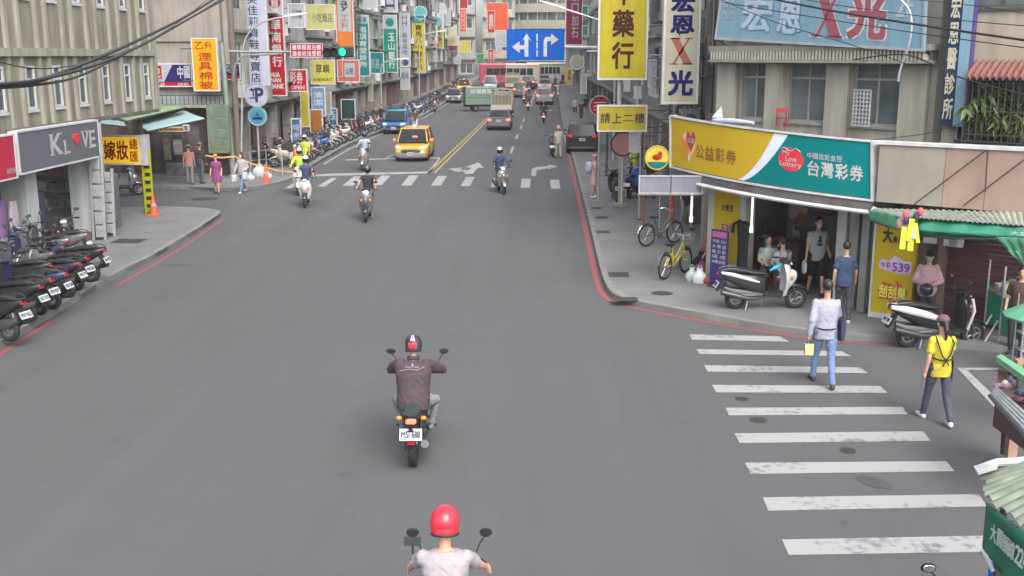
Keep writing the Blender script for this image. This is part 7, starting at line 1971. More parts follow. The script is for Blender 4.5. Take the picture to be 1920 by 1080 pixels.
CONE = pm('cone_orange', (.62, .10, .03), .5, var=.06); 
def cone(label, px, py, h=.7, z=.12, band=True):
 p = at(px, py, z); t = thing('traffic_cone', label, 'traffic cone', p)
 mb = MB(); mb.cyl((0, 0, .03), (0, 0, h), h * .2, .025, 18); mb.build('cone', CONE, t, smooth=40)
 mb = MB(); mb.box((0, 0, .02), (h * .52, h * .52, .04)); mb.build('base', CONE if band else BLACK, t, bevel=.01)
 if band:
  for a, b in ((.45, .58),): mb = MB(); k = lambda q: h * .2 + (.025 - h * .2) * (q * h - .03) / (h - .03) + .004; mb.cyl((0, 0, a * h), (0, 0, b * h), k(a), k(b), 18); mb.build('reflective_band', S_GRYW, t, smooth=40)
 return t
cone('orange traffic cone standing against the striped ladder', 289, 404, .72)
cone('orange traffic cone by the barrier where pedestrians pass', 499, 341, .75)
cone('orange traffic cone among the pavement works behind the parking sign', 519, 297, .85)
cone('red-orange traffic cone next to the first scooters of the kerb row', 583, 299, .8, 0)
p = at(1258, 428, .12); t = thing('umbrella', 'tall folded red parasol standing behind the dark bicycle', 'umbrella', p); mb = MB(); mb.cyl((0, 0, .25), (0, 0, 1.35), .09, .03, 12); mb.build('canopy', pm('parasol_red', (.5, .07, .05), .7), t, smooth=40); mb = MB(); mb.cyl((0, 0, 0), (0, 0, 1.5), .014, n=8); mb.build('pole', STEEL, t)
# ================================================================== FOREGROUND MOTORCYCLISTS
def make_motorcycle(label, loc, rz, text='MSI 688'):
 t = thing('motorcycle', label, 'motorcycle', loc, rz); r_ = .30
 def mw(y, w_):
  mb = MB(); mb.torus((0, y, r_), (1, 0, 0), r_ - w_ * .5, w_ * .5, 34, 10); tw = mb.build('wheel', RUBBER, t, smooth=60)
  mb = MB()
  for k in range(34):   # tread blocks
   a = 2 * pi * k / 34
   for s in (-.3, .3): mb.box((s * w_, y + (r_ - .004 - .012 * abs(s)) * cos(a + s * .1), r_ + (r_ - .004 - .012 * abs(s)) * sin(a + s * .1)), (w_ * .35, .028, .012), Matrix.Rotation(a + pi / 2, 3, 'X'))
  mb.build('tread', RUBBER, tw)
  mb = MB(); mb.torus((0, y, r_), (1, 0, 0), r_ - w_ * 1.05, w_ * .2, 30, 6, 1.5)
  for k in range(16):
   a = 2 * pi * k / 16; s = .03 * (1 if k % 2 else -1); mb.cyl((s, y, r_), (0, y + (r_ - w_) * cos(a), r_ + (r_ - w_) * sin(a)), .004, n=5)
  mb.cyl((-.06, y, r_), (.06, y, r_), .05, n=14); mb.build('rim', CHROME, tw, smooth=40)
 mw(-.62, .11); mw(.68, .09)
 mb = MB(); mb.loft([(-.86, .80, .09, .035), (-.7, .80, .12, .045), (-.35, .78, .125, .05), (-.05, .775, .10, .04), (.05, .78, .06, .03)], 14, 3); mb.build('seat', pm('seat_dark_green', (.03, .045, .045), .6), t, smooth=50)
 mb = MB(); mb.loft([(-.92, .73, .05, .03), (-.8, .73, .09, .05), (-.5, .69, .11, .07), (-.2, .66, .10, .07)], 12, 3); mb.build('tail_cowl', P_BLACK, t, smooth=50)
 mb = MB(); mb.loft([(-.06, .80, .09, .09), (.12, .86, .14, .13), (.34, .90, .13, .11), (.46, .90, .06, .05)], 14, 2.5); mb.build('fuel_tank', P_BLACK, t, smooth=50)
 mb = MB(); mb.loft([(-.15, .42, .12, .13), (.1, .42, .15, .16), (.3, .45, .13, .14)], 12, 4)
 for k in range(6): mb.box((0, .2, .50 + k * .03), (.30, .22, .012))
 mb.cyl((-.2, .02, .38), (.2, .02, .38), .09, n=14); mb.build('engine', DSTEEL, t, smooth=35)
 mb = MB(); mb.tube([(0, .48, .90), (0, .1, .72), (0, -.3, .62), (0, -.62, .66)], .025, 8); mb.tube([(0, .48, .88), (0, .35, .4), (0, .1, .24), (0, -.2, .28)], .025, 8)
 for s in (-.1, .1): mb.tube([(s, -.2, .30), (s, -.62, .30)], .02, 8); mb.tube([(s, -.6, .34), (s, -.48, .68)], .028, 8)
 mb.build('frame', BLACK, t, smooth=50)
 mb = MB(); mb.tube([(.12, .28, .40), (.15, .15, .22), (.17, -.3, .26), (.17, -.85, .38)], [.022, .025, .05, .055], 10); mb.build('exhaust', pm('exhaust_grey', (.20, .20, .21), .35, .8), t, smooth=40)
 mb = MB()
 for s in (-.09, .09): mb.tube([(s, .44, 1.0), (s, .56, .65), (s, .68, .30)], .022, 8)
 mb.build('fork', CHROME, t, smooth=40)
 mb = MB(); mb.tube([(-.38, .22, 1.04), (-.26, .30, 1.06), (-.1, .42, 1.0), (.1, .42, 1.0), (.26, .30, 1.06), (.38, .22, 1.04)], .013, 8); hb = mb.build('handlebar', DSTEEL, t, smooth=40)
 for s in (-1, 1):
  mb = MB(); mb.cyl((s * .27, .295, 1.058), (s * .40, .21, 1.038), .02, n=10); mb.tube([(s * .22, .36, 1.06), (s * .32, .36, 1.05), (s * .40, .29, 1.03)], .007, 5); mb.build('grip', RUBBER, hb, smooth=40)
  mb = MB(); mb.tube([(s * .25, .32, 1.07), (s * .31, .36, 1.2), (s * .36, .35, 1.27)], .007, 6); mr = mb.build('mirror', BLACK, t)
  mb = MB(); mb.loft([(.335, 1.30, .055, .035, s * .37), (.355, 1.30, .065, .042, s * .37), (.38, 1.30, .04, .025, s * .37)], 14, 2.2); mb.build('mirror_head', BLACK, mr, smooth=50)
  mb = MB(); mb.ball((s * .16, -.86, .74), (.04, .03, .028), 10, 6); mb.build('indicator', AMBER, t, smooth=60)
  mb = MB(); mb.cyl((s * .12, .0, .34), (s * .28, .0, .34), .016, n=8); mb.build('footpeg', RUBBER, t)
 mb = MB(); mb.ball((0, .52, .94), (.10, .08, .10), 16, 10); mb.build('headlight', LENS, t, smooth=60)
 mb = MB(); mb.loft([(-.955, .71, .05, .025), (-.93, .71, .07, .035), (-.88, .72, .06, .03)], 12, 3); mb.build('tail_light', REDLIT, t, smooth=40)
 mb = MB(); rs = []
 for k in range(7):
  a = R(40 + 75 * k / 6); y, z = -.62 - .36 * cos(R(115 - 75 * k / 6) + 0) * 1, .30 + .36 * sin(R(115 - 75 * k / 6)); rs.append([V((-.07, y, z)), V((.07, y, z)), V((.07, y, z - .012)), V((-.07, y, z - .012))])
 mb.rings(rs); mb.build('rear_mudguard', BLACK, t)
 mb = MB(); mb.box((0, -.975, .44), (.10, .02, .05)); mb.build('reflector', REDLAMP, t)
 mb = MB(); mb.box((0, -.95, .52), (.05, .03, .36), Matrix.Rotation(.2, 3, 'X')); mb.build('plate_bracket', BLACK, t)
 plate(t, -.985, .555, .29, .155, text, .35, ink=S_LINK)
 mb = MB(); put(mb, '臺灣省', lambda a, b: V((a, -1.012, b)), -.05, .605, .05, .622, .01); mb.build('small_lettering', S_LINK, t)
 mb = MB(); mb.torus((-.10, -.62, r_), (1, 0, 0), .09, .006, 20, 5); mb.box((-.10, -.3, .38), (.012, .62, .012)); mb.box((-.10, -.3, .23), (.012, .62, .012)); mb.build('chain', DSTEEL, t)
 return t
M1 = at(767, 878); mrz = R(2.5)
make_motorcycle('black motorcycle with a white plate ridden by the man in the dark jacket', (M1.x + .02, M1.y + .75, 0), mrz, 'MSI 688')
J, s_ = pose_ride(1.60, .74, .20, (.36, .24, 1.05), (.20, -.02, .30), -.46, .9, .9)
HELB = paintm('helmet_black', (.03, .035, .04), .2)
pr_ = make_person('motorcycle rider in a dark plum jacket and black helmet with a red panel', (M1.x + .02, M1.y + .75, 0), mrz, J, s_, cloth('cloth_plum_brown', (.06, .042, .05)), C_GREY, 'long', 'long', cloth('shoe_brown_blue', (.16, .15, .17)), helmet=HELB, vox=.013, visor=True, hands='grip', jacket_puff=.034, fat=1.24)
# helmet graphics and jacket print
hd = J['head']; mb = MB()
def onball(c, r3, az, el, k=1.02): return V(c) + V((r3[0] * sin(az) * cos(el) * k, -r3[1] * cos(az) * cos(el) * k, r3[2] * sin(el) * k))
hc = hd + V((0, 0, .045)); r3 = (.122, .142, .132)
def patch(mb, az0, az1, el0, el1, c, r3, k=1.03, n=6):
 mb.rings([[onball(c, r3, az0 + (az1 - az0) * i / n, el0 + (el1 - el0) * j / n, k) for i in range(n + 1)] for j in range(n + 1)], cap=False, closed=False)
for o in pr_.children:
 if o.name.startswith('helmet'): hel = o
mb = MB(); patch(mb, -.45, .45, -.25, .30, hc, r3); mb.build('red_panel', pm('helmet_red', (.55, .03, .06), .3), hel, smooth=60)
mb = MB(); patch(mb, -.30, -.05, .5, 1.2, hc, r3); patch(mb, .05, .30, .5, 1.2, hc, r3); mb.build('white_stripes', S_GRYW, hel, smooth=60)
mb = MB(); patch(mb, -.05, .05, .45, 1.2, hc, r3, 1.035); mb.build('red_stripe', pm('helmet_red', (.55, .03, .06), .3), hel, smooth=60)
c_ = J['chest'] + V((0, -.165, .13)); mb = MB(); put(mb, 'MASTER', lambda a, b: c_ + V((a, -abs(a) * -.12, b)), -.09, 0, .09, .022, .02); mb.tube([c_ + V((-.17, .03, -.05)), c_ + V((-.05, .0, -.015)), c_ + V((.06, .0, -.03)), c_ + V((.16, .03, .01))], .004, 4)
mb.add([c_ + V((-.01, 0, .03)), c_ + V((.02, 0, .03)), c_ + V((0, 0, .075))], [(0, 1, 2)]); mb.build('jacket_print', S_GRYW, pr_)
mb = MB(); b = Blob(); b.torso([(J['neck'] + V((0, .0, .0)), .09, .085, (0, .2, 1)), (J['neck'] + V((0, .01, .05)), .08, .078, (0, .2, 1))], V((1, 0, 0))); b.build('collar', C_JACKET, pr_, .013)
mb = MB()
for zz in (.02, -.12): mb.tube([J['chest'] + V((x, -.158 + .35 * x * x * 2, zz - .06 + .02 * sin(x * 20))) for x in [-.15 + .3 * i / 8 for i in range(9)]], .007, 5)
mb.build('jacket_seam', C_BLK, pr_)

M2 = V((-.81, 8.22, 0))
m2 = make_motorcycle('dark motorcycle under the rider in the red helmet, cut off by the lower picture edge', tuple(M2), R(2), 'MBC 119')
m2.scale = (.86, 1, 1)
J, s_ = pose_ride(1.70, .80, .10, (.32, .24, 1.03), (.20, 0, .30), -.30, .9, pole=(.75, -1.2, -.9))
HELR = paintm('helmet_red_gloss', (.52, .02, .04), .35)
p2 = make_person('rider in a red helmet and pale t-shirt at the bottom edge, seen from behind', tuple(M2), R(2), J, s_, cloth('cloth_pale_grey', (.31, .285, .30), .05), JEANS, 'short', 'long', SHOED, helmet=HELR, vox=.011, visor=True, hands='grip', fat=1.05, jacket_puff=.008)
for o in p2.children:
 if o.name.startswith('helmet'): hel = o
hc = J['head'] + V((0, 0, .045)); mb = MB(); patch(mb, -1.0, 1.0, -.42, -.34, hc, r3, 1.03); mb.build('rear_trim', pm('trim_pink', (.55, .22, .24), .3), hel, smooth=60)
mb = MB(); patch(mb, -.5, .5, -.02, .02, hc, r3, 1.02); mb.build('vent', pm('helmet_dark_red', (.28, .01, .02), .3), hel)
# phone holder on the handlebar
t = thing('phone', 'phone in a black holder on the handlebar of the lower motorcycle', 'phone', (M2.x - .33, M2.y + .32, 1.13)); mb = MB(); mb.box((0, 0, .1), (.15, .02, .08), Matrix.Rotation(-.5, 3, 'X')); mb.build('case', BLACK, t); mb = MB(); mb.box((0, -.012, .103), (.135, .006, .068), Matrix.Rotation(-.5, 3, 'X')); mb.build('screen', GLASS, t); mb = MB(); mb.cyl((0, 0, -.02), (0, 0, .09), .01, n=6); mb.build('clamp', DSTEEL, t)

# ================================================================== SCOOTER RIDERS IN THE JUNCTION
def rider(label_s, label_p, px, py, deg, body, shirt, trousers, helmet, front=True, text=None, sleeves='short', shield=None, vox=.02, mask=None, lit=False, mirrors=True, legs='long', **kw):
 p = at(px, py); a = R(deg) + (pi if front else 0); d = V((-sin(a), cos(a), 0)); c = p - d * .68 if front else p + d * .60
 c.z = rise(c.y)
 make_scooter(label_s, c, a, body, text=text, shield=shield, lit=lit, mirrors=mirrors)
 J, s_ = pose_ride(1.68, .80, .08)
 return make_person(label_p, c, a, J, s_, shirt, trousers, sleeves, legs, SHOED, helmet=helmet, vox=vox, visor=mask is None, mask=mask, hands='grip', **kw), J
H_W = paintm('helmet_white', (.48, .48, .46), .3); H_K = paintm('helmet_charcoal', (.05, .05, .055), .3); H_N = paintm('helmet_navy', (.04, .06, .13), .3); H_P = paintm('helmet_pink', (.5, .25, .28), .3)
rider('white-fronted scooter at the left of the crosswalk ridden toward the camera', 'rider in a navy t-shirt with a pale helmet on the white-fronted scooter', 572, 390, 8, P_BLACK, C_NAVY, cloth('cloth_dusty_blue', (.13, .15, .27)), H_W, shield=P_WHITE, mask=C_MWHITE)
rider('white scooter half hidden behind the navy-shirted rider', 'rider in a yellow-green vest behind the navy-shirted rider', 560, 367, 8, P_WHITE, C_HIVIS, C_GREY, H_W, sleeves='long')
rider('dark scooter with a lit headlamp crossing in the middle of the crosswalk', 'rider in a black t-shirt and charcoal helmet on the dark scooter', 686, 417, 4, P_BLACK, C_DARK, cloth('cloth_violet_grey', (.12, .10, .16)), H_K, shield=P_GREY, lit=True)
rider('silver scooter waiting at the stop box left of the taxi', 'rider in a light blue shirt behind the stop box', 680, 321, 2, P_SILV, C_LBLUE, C_DARK, H_N, vox=.026)
rider('silver-grey scooter leaning past the straight-and-left road arrow', 'rider in a dark blue jacket with a pale helmet between the two road arrows', 945, 365, 12, P_SILV, C_NAVY, C_DARK, H_W, sleeves='long', shield=P_SILV)
rider('dark scooter riding away in the right lane behind the silver car', 'rider in black riding away behind the silver sport utility car', 1019, 231, -1, P_BLACK, C_DARK, C_DARK, H_K, front=False, sleeves='long', vox=.03, lit='tail')
rider('small scooter coming down beside the parked row near the silver car', 'rider on the small scooter beside the parked row', 815, 211, 3, P_GREY, C_BROWN, C_DARK, H_P, vox=.03)
rider('scooter with red tail lamps right of the silver sport utility car', 'rider with a pale teal helmet right of the silver sport utility car', 1046, 184, 0, P_GREY, C_CREAM, C_DARK, paintm('helmet_teal', (.25, .42, .38), .3), front=False, vox=.035, lit='tail')
rider('red-lit scooter between the cage truck and the lane line', 'rider in brown between the cage truck and the lane line', 990, 208, 0, P_MAR, C_BROWN, C_DARK, H_K, front=False, vox=.035, lit='tail')
rider('dark scooter just ahead of the red-lit scooter by the cage truck', 'rider in grey by the cage truck cab', 982, 194, 0, P_BLACK, C_GREY, C_DARK, H_W, front=False, vox=.035, lit='tail')
rider('scooter in the queue ahead of the dark car in the middle lane', 'rider in navy blue in the middle lane queue', 992, 174, 0, P_BLACK, C_NAVY, C_DARK, H_N, front=False, vox=.04, lit='tail')
rider('scooter waiting right of the farthest white car', 'rider in a dark coat right of the farthest white car', 1041, 168, 0, P_BLACK, C_BROWN, C_DARK, H_K, front=False, vox=.04)

# ================================================================== PEDESTRIANS
def ped(label, px, py, deg, h=1.65, ph=.35, z=0.0, **k):
 p = at(px, py, z); J, s_ = pose_walk(h, ph); mod = k.pop('mod', None)
 if mod: mod(J, s_)
 return make_person(label, p, R(deg), J, s_, **k), J
def sub(t, name, m, fn, smooth=60):
 mb = MB(); fn(mb); return mb.build(name, m, t, smooth=smooth)
# man in white walking away with a tote bag
def m_white(J, s_):
 J['wriL'] = J['elbL'] + V((-.03, .02, -.24)); J['wriR'] = J['elbR'] + V((-.02, .10, -.22))
t, J = ped('man in a white long-sleeved top and blue jeans walking away on the crosswalk', 1541, 722, -3, 1.78, .32, shirt=cloth('cloth_bluish_white', (.32, .31, .38), .06), trousers=JEANS, sleeves='long', shoes=SHOED, vox=.012, skin=SKIN2, fat=1.08, mod=m_white, visor=True)
sub(t, 'belt', C_BLK, lambda mb: mb.torus(J['pel'] + V((0, 0, .055)), (0, 0, 1), .165, .012, 28, 5))
o = thing('tote_bag', 'dark blue tote bag on the right shoulder of the man in white', 'bag', t.location)
sub(o, 'bag_body', cloth('tote_navy', (.03, .035, .07)), lambda mb: mb.loft([(-.16, .99, .035, .17, .25), (0, .97, .055, .22, .26), (.16, .99, .035, .17, .25)], 14, 4)); sub(o, 'strap', C_BLK, lambda mb: mb.tube([(.25, -.1, 1.15), (.22, -.07, 1.4), (.185, .0, 1.53), (.22, .09, 1.4), (.25, .12, 1.15)], .013, 6))
w_ = J['wriL']; o = thing('bag', 'small yellow paper bag in the left hand of the man in white', 'bag', t.location)
sub(o, 'bag_body', pm('paper_bag_yellow', (.50, .47, .22), .7), lambda mb: mb.rings([[w_ + V((x, y, z)) for x, y in ((-.07, -.04), (.07, -.04), (.07, .04), (-.07, .04))] for z in (-.34, -.16)]), 20); sub(o, 'handle', C_BLK, lambda mb: mb.tube([w_ + V((-.05, 0, -.17)), w_ + V((-.01, 0, -.09)), w_ + V((.05, 0, -.17))], .008, 5))
# woman in yellow with an apron
def m_yel(J, s_):
 J['wriL'] = J['elbL'] + V((-.02, .04, -.23)); J['elbR'] = J['shoR'] + V((.03, .10, -.25)); J['wriR'] = J['elbR'] + V((-.10, .20, .02))
t, J = ped('woman in a yellow t-shirt and black apron straps walking away beside the crosswalk', 1754, 792, 6, 1.62, .30, shirt=C_YEL, trousers=cloth('trousers_blue_grey', (.055, .06, .09)), sleeves='short', shoes=SHOEW, vox=.012, female=True, fat=1.02, ponytail=True, hat=('cap', cloth('cap_mauve', (.14, .07, .09))), mod=m_yel, visor=True)
def straps(mb):
 zc = J['chest'].z; b = -.135
 mb.tube([(-.11, .0, J['neck'].z - .01), (-.12, b * .85, zc + .08), (-.06, b - .012, zc - .10), (0, b - .01, zc - .17)], .011, 6); mb.tube([(.11, .0, J['neck'].z - .01), (.12, b * .85, zc + .08), (.06, b - .012, zc - .10), (0, b - .01, zc - .17)], .011, 6)
 mb.tube([(-.165, -.02, zc - .15), (-.1, b + .005, zc - .165), (0, b - .01, zc - .17), (.1, b + .005, zc - .165), (.165, -.02, zc - .15)], .011, 6)
 mb.tube([(0, b - .015, zc - .17), (-.05, b - .03, zc - .26)], .010, 5); mb.tube([(0, b - .015, zc - .17), (.045, b - .03, zc - .25)], .010, 5); mb.ball((0, b - .015, zc - .17), .022, 8, 6)
sub(t, 'apron_strap', C_BLK, straps)
sub(t, 'apron_skirt', C_BLK, lambda mb: mb.rings([[V((x, y, z)) for x, y in ((.14, -.10), (.20, 0), (.16, .15), (0, .18), (-.14, .13), (0, .15), (.13, .11), (.16, 0))] for z in (J['pel'].z - .18, J['pel'].z + .10)]))
# man in printed t-shirt coming out of the shop
def m_prt(J, s_): J['wriL'] = J['elbL'] + V((.0, .20, -.14)); J['wriR'] = J['elbR'] + V((.04, .06, -.23))
t, J = ped('masked man in a pale printed t-shirt and black shorts leaving the lottery shop', 1527, 553, 183, 1.74, .22, .12, shirt=C_GREYG, trousers=C_BLK, legs='knee', shoes=SHOED, vox=.014, mask=C_MWHITE, mod=m_prt, fat=1.15)
c_ = J['chest'] + V((0, .150, 0)); sub(t, 'shirt_print', C_DARK, lambda mb: (mb.ball(c_ + V((0, 0, .05)), (.035, .012, .04), 10, 6), mb.ball(c_ + V((0, 0, -.02)), (.055, .012, .035), 10, 6), mb.ball(c_ + V((0, -.004, -.1)), (.06, .014, .035), 10, 6)))
o = thing('bag', 'white carrier bag hanging from the arm of the man in the printed t-shirt', 'bag', t.location, R(183)); w_ = J['wriR']; sub(o, 'bag_body', PLW, lambda mb: mb.loft([(w_.y - .09, w_.z - .22, .03, .12, w_.x + .03), (w_.y, w_.z - .22, .06, .16, w_.x + .03), (w_.y + .09, w_.z - .22, .03, .12, w_.x + .03)], 12, 3))
# navy t-shirt woman walking away
ped('woman in a navy t-shirt and patterned trousers walking away by the shop doors', 1579, 603, -8, 1.60, .18, .12, shirt=C_NAVY, trousers=pm('patterned_trousers', (.05, .05, .06), .8, var=1.0, scale=28), shoes=SHOEW, vox=.016, female=True, fat=1.08, visor=True)
# pink jacket with helmet in hands behind the white scooter
def m_pink(J, s_):
 for k, sg in (('L', -1), ('R', 1)): J['elb' + k] = J['sho' + k] + V((sg * .08, .03, -.26)); J['wri' + k] = J['elb' + k] + V((-sg * .14, .20, -.02))
t, J = ped('woman in a pink jacket and green mask holding a helmet behind the white scooter', 1731, 622, 170, 1.60, .05, .0, shirt=C_PINK, trousers=C_DARK, sleeves='long', shoes=SHOED, vox=.015, female=True, mask=C_MASK, hat=('cap', C_BLK), mod=m_pink, jacket_puff=.01, fat=1.1)
o = thing('helmet', 'glossy dark helmet held by the woman in the pink jacket', 'helmet', t.location, R(170)); w_ = (J['wriL'] + J['wriR']) / 2 + V((.06, .08, -.10))
sub(o, 'shell', HELB, lambda mb: mb.ball(w_, (.13, .14, .125), 20, 12)); sub(o, 'visor', GLASS, lambda mb: patch(mb, 2.4, 3.9, -.3, .3, w_, (.13, .14, .125), 1.03)); sub(o, 'rim', BLACK, lambda mb: mb.torus(w_ - V((0, 0, .07)), (0, 0, 1), .11, .014, 22, 5))
# pair seated behind the scooters
def pose_sit(h=1.6):
 J, s_ = pose_walk(h, 0); dz = J['pel'].z - .56
 for k in J: J[k] = J[k] - V((0, 0, dz))
 for k, sg in (('L', -1), ('R', 1)):
  J['knee' + k] = J['hip' + k] + V((sg * .04, .42, .02)); J['ank' + k] = J['knee' + k] + V((0, .02, -.42)); J['toe' + k] = J['ank' + k] + V((0, .15, -.04)); J['elb' + k] = J['sho' + k] + V((sg * .05, .10, -.24)); J['wri' + k] = J['elb' + k] + V((-sg * .1, .22, -.02))
 return J, s_
for (px, py, deg, sh_, lb) in [(1437, 548, 175, cloth('cloth_floral_green', (.30, .36, .33), .6), 'seated woman in a pale patterned blouse behind the parked scooters'), (1464, 556, 20, C_WHITE, 'seated man in a white t-shirt with his back to the street beside the patterned blouse')]:
 p = at(px, py, .12); J, s_ = pose_sit(); make_person(lb, p, R(deg), J, s_, sh_, C_DARK, vox=.018, visor=deg < 90)
 t = thing('stool', 'low stool under the ' + lb.split(' in ')[0], 'stool', p, R(deg)); sub(t, 'seat', P_RED, lambda mb: mb.cyl((0, -.02, .38), (0, -.02, .42), .16, n=16)); 
 for a in range(4): sub(t, 'leg', P_RED, lambda mb: mb.cyl((.12 * cos(a * pi / 2 + .8), -.02 + .12 * sin(a * pi / 2 + .8), .38), (.16 * cos(a * pi / 2 + .8), -.02 + .16 * sin(a * pi / 2 + .8), 0), .015, n=6))
p = CP(.62, .12, 3.4); J, s_ = pose_walk(1.68, .1); make_person('man in a dim violet shirt standing deep inside the lottery shop', (p.x, p.y, .12), R(150), J, s_, cloth('cloth_dim_violet', (.12, .11, .14)), C_KHAKI, legs='knee', vox=.02)
# right pavement
t, J = ped('woman in a pink dress and headscarf standing on the right pavement', 1112, 370, -75, 1.56, .12, .12, shirt=C_PINK, trousers=None, dress=C_PINK, shoes=SHOEW, vox=.02, female=True, hat=('none', cloth('scarf_pink', (.5, .2, .26))), hair=False)
o = thing('backpack', 'white backpack on the woman in pink', 'backpack', t.location, R(-75)); sub(o, 'pack', cloth('pack_white', (.42, .42, .5)), lambda mb: mb.loft([(-.30, J['chest'].z - .03, .11, .17), (-.2, J['chest'].z - .03, .15, .22), (-.12, J['chest'].z - .03, .14, .21)], 14, 3))
sub(o, 'strap', C_WHITE, lambda mb: (mb.tube([(.1, -.12, J['chest'].z + .12), (.11, .02, J['neck'].z - .02), (.1, .12, J['chest'].z)], .014, 5), mb.tube([(-.1, -.12, J['chest'].z + .12), (-.11, .02, J['neck'].z - .02), (-.1, .12, J['chest'].z)], .014, 5)))
p = at(1036, 293); make_scooter('scooter stopped beside the man in pale clothes near the black car', (p.x - .05, p.y + .7, 0), R(2), P_GREY, text=None)
ped('man in pale clothes standing by the stopped scooter near the black car', 1047, 297, 20, 1.68, .12, shirt=C_CREAM, trousers=C_KHAKI, shoes=SHOED, vox=.024, helmet=H_P, visor=True)
for (px, py, deg, h, sh_, tr, lb) in [(1078, 218, 180, 1.65, C_LBLUE, C_DARK, 'pedestrian in pale blue on the far right pavement'), (1090, 228, 160, 1.7, C_DARK, C_DARK, 'pedestrian in black on the far right pavement'), (1098, 214, 10, 1.68, C_BLK, C_NAVY, 'dark-clothed pedestrian walking away on the far right pavement'),
         (1218, 372, 20, 1.6, C_DARK, JEANS, 'person in dark clothes by the blue post on the right pavement'), (1187, 345, 40, 1.62, C_HIVIS, C_DARK, 'person in a yellow top beside the traffic mirror post'),
         (1285, 430, 200, 1.62, C_DARK, C_GREY, 'person in dark clothes under the arcade behind the bicycles'), (705, 243, 200, 1.66, C_DARK, C_GREY, 'woman standing by the far-left scooter row next to a man in black'), (716, 240, 150, 1.7, C_BLK, C_DARK, 'man in black standing by the far-left scooter row'),
         (779, 245, 10, 1.6, C_BROWN, C_MWHITE, 'person in a brown top crossing near the blue car'), (1055, 160, 0, 1.7, C_BLK, C_DARK, 'far pedestrian at the right kerb near the yellow truck')]:
 ped(lb, px, py, deg, h, .2, .12 if px not in (779,) else 0, shirt=sh_, trousers=tr, vox=.028, visor=True, legs='long' if px != 779 else 'knee')
# left side street group
ped('elderly person in a salmon shirt and straw hat with grey trousers at the market corner', 357, 346, 15, 1.60, .08, .12, shirt=C_SAL, trousers=C_GREY, hat=('brim', C_CREAM), vox=.022, visor=True)
ped('man in dark patterned clothes with grey hair beside the straw-hatted person', 377, 344, -20, 1.66, .1, .12, shirt=pm('dark_camouflage', (.06, .055, .045), .85, var=.8, scale=14), trousers=cloth('trousers_slate', (.08, .10, .13)), sleeves='long', vox=.022, hat=('none', cloth('hair_grey', (.22, .22, .22))))
t, J = ped('woman in a purple skirt and red cap walking at the market corner', 408, 363, 180, 1.52, .15, 0, shirt=C_PUR, trousers=None, dress=cloth('skirt_magenta', (.24, .04, .16)), shoes=SHOED, hat=('cap', C_ORANGE), vox=.02, female=True, mask=C_MWHITE, fat=1.1)
def m_car(J, s_): J['wriL'] = J['elbL'] + V((.0, .2, -.1)); J['wriR'] = J['elbR'] + V((.04, .1, -.22))
t, J = ped('woman in a white top and wide jeans walking with carrier bags at the street corner', 456, 361, 160, 1.62, .42, 0, shirt=C_WHITE, trousers=JEANS, sleeves='long', shoes=SHOEW, vox=.02, female=True, mask=C_MWHITE, mod=m_car, longhair=True)
for k, lb in (('wriL', 'white carrier bag in one hand of the woman in wide jeans'), ('wriR', 'second pale bag on the other arm of the woman in wide jeans')):
 w_ = J[k]; o = thing('bag', lb, 'bag', t.location, R(160)); sub(o, 'bag_body', PLW, lambda mb: mb.loft([(w_.y - .12, w_.z - .22, .04, .13, w_.x), (w_.y, w_.z - .24, .08, .18, w_.x), (w_.y + .12, w_.z - .22, .04, .13, w_.x)], 12, 3))
ped('worker in a yellow-green vest and white helmet behind the left scooter riders', 574, 322, 170, 1.66, .05, 0, shirt=C_HIVIS, trousers=C_DARK, vox=.024, helmet=H_W, sleeves='short')
ped('worker in an orange jacket crouching near the yellow-green vest', 556, 330, 120, 1.35, .05, 0, shirt=C_ORANGE, trousers=C_DARK, vox=.024, sleeves='long', hat=('none', H_W))
# ================================================================== RIGHT PAVEMENT CLUTTER, MARKET STALLS, CABLES
# white sheet panel with brackets left of the lottery sign
a = PY(1197, 362, 27.6); f = face_y(1197, 329, 1318, 363, 24.0)
t = sign('blank lilac-grey sheet panel under the round yellow lottery lamp', f, pm('panel_lilac_grey', (.17, .17, .22), .6, stain=.3), .05, STEEL, .03, name='sheet_panel', cat='panel')
mb = MB(); mb.cyl(f.at(.02)(.5, 0), f.at(.02)(.5, 1), .012, n=6); mb.tube([f.at(.06)(-.02, -.06), f.at(.06)(1.02, -.06)], .022, 6); mb.build('support_bar', DSTEEL, t, world=True)
mb = MB()
for u in (.1, .9): mb.cyl(f.at(-.05)(u, .9), f.at(-.05)(u, .9) + V((.5, .55, .1)), .015, n=6)
mb.build('bracket', DSTEEL, t, world=True)
t, f = vsign('white metal switch box under the small yellow sign', 1197 - 18, 247, 1200, 286, WFR, y=34.5)
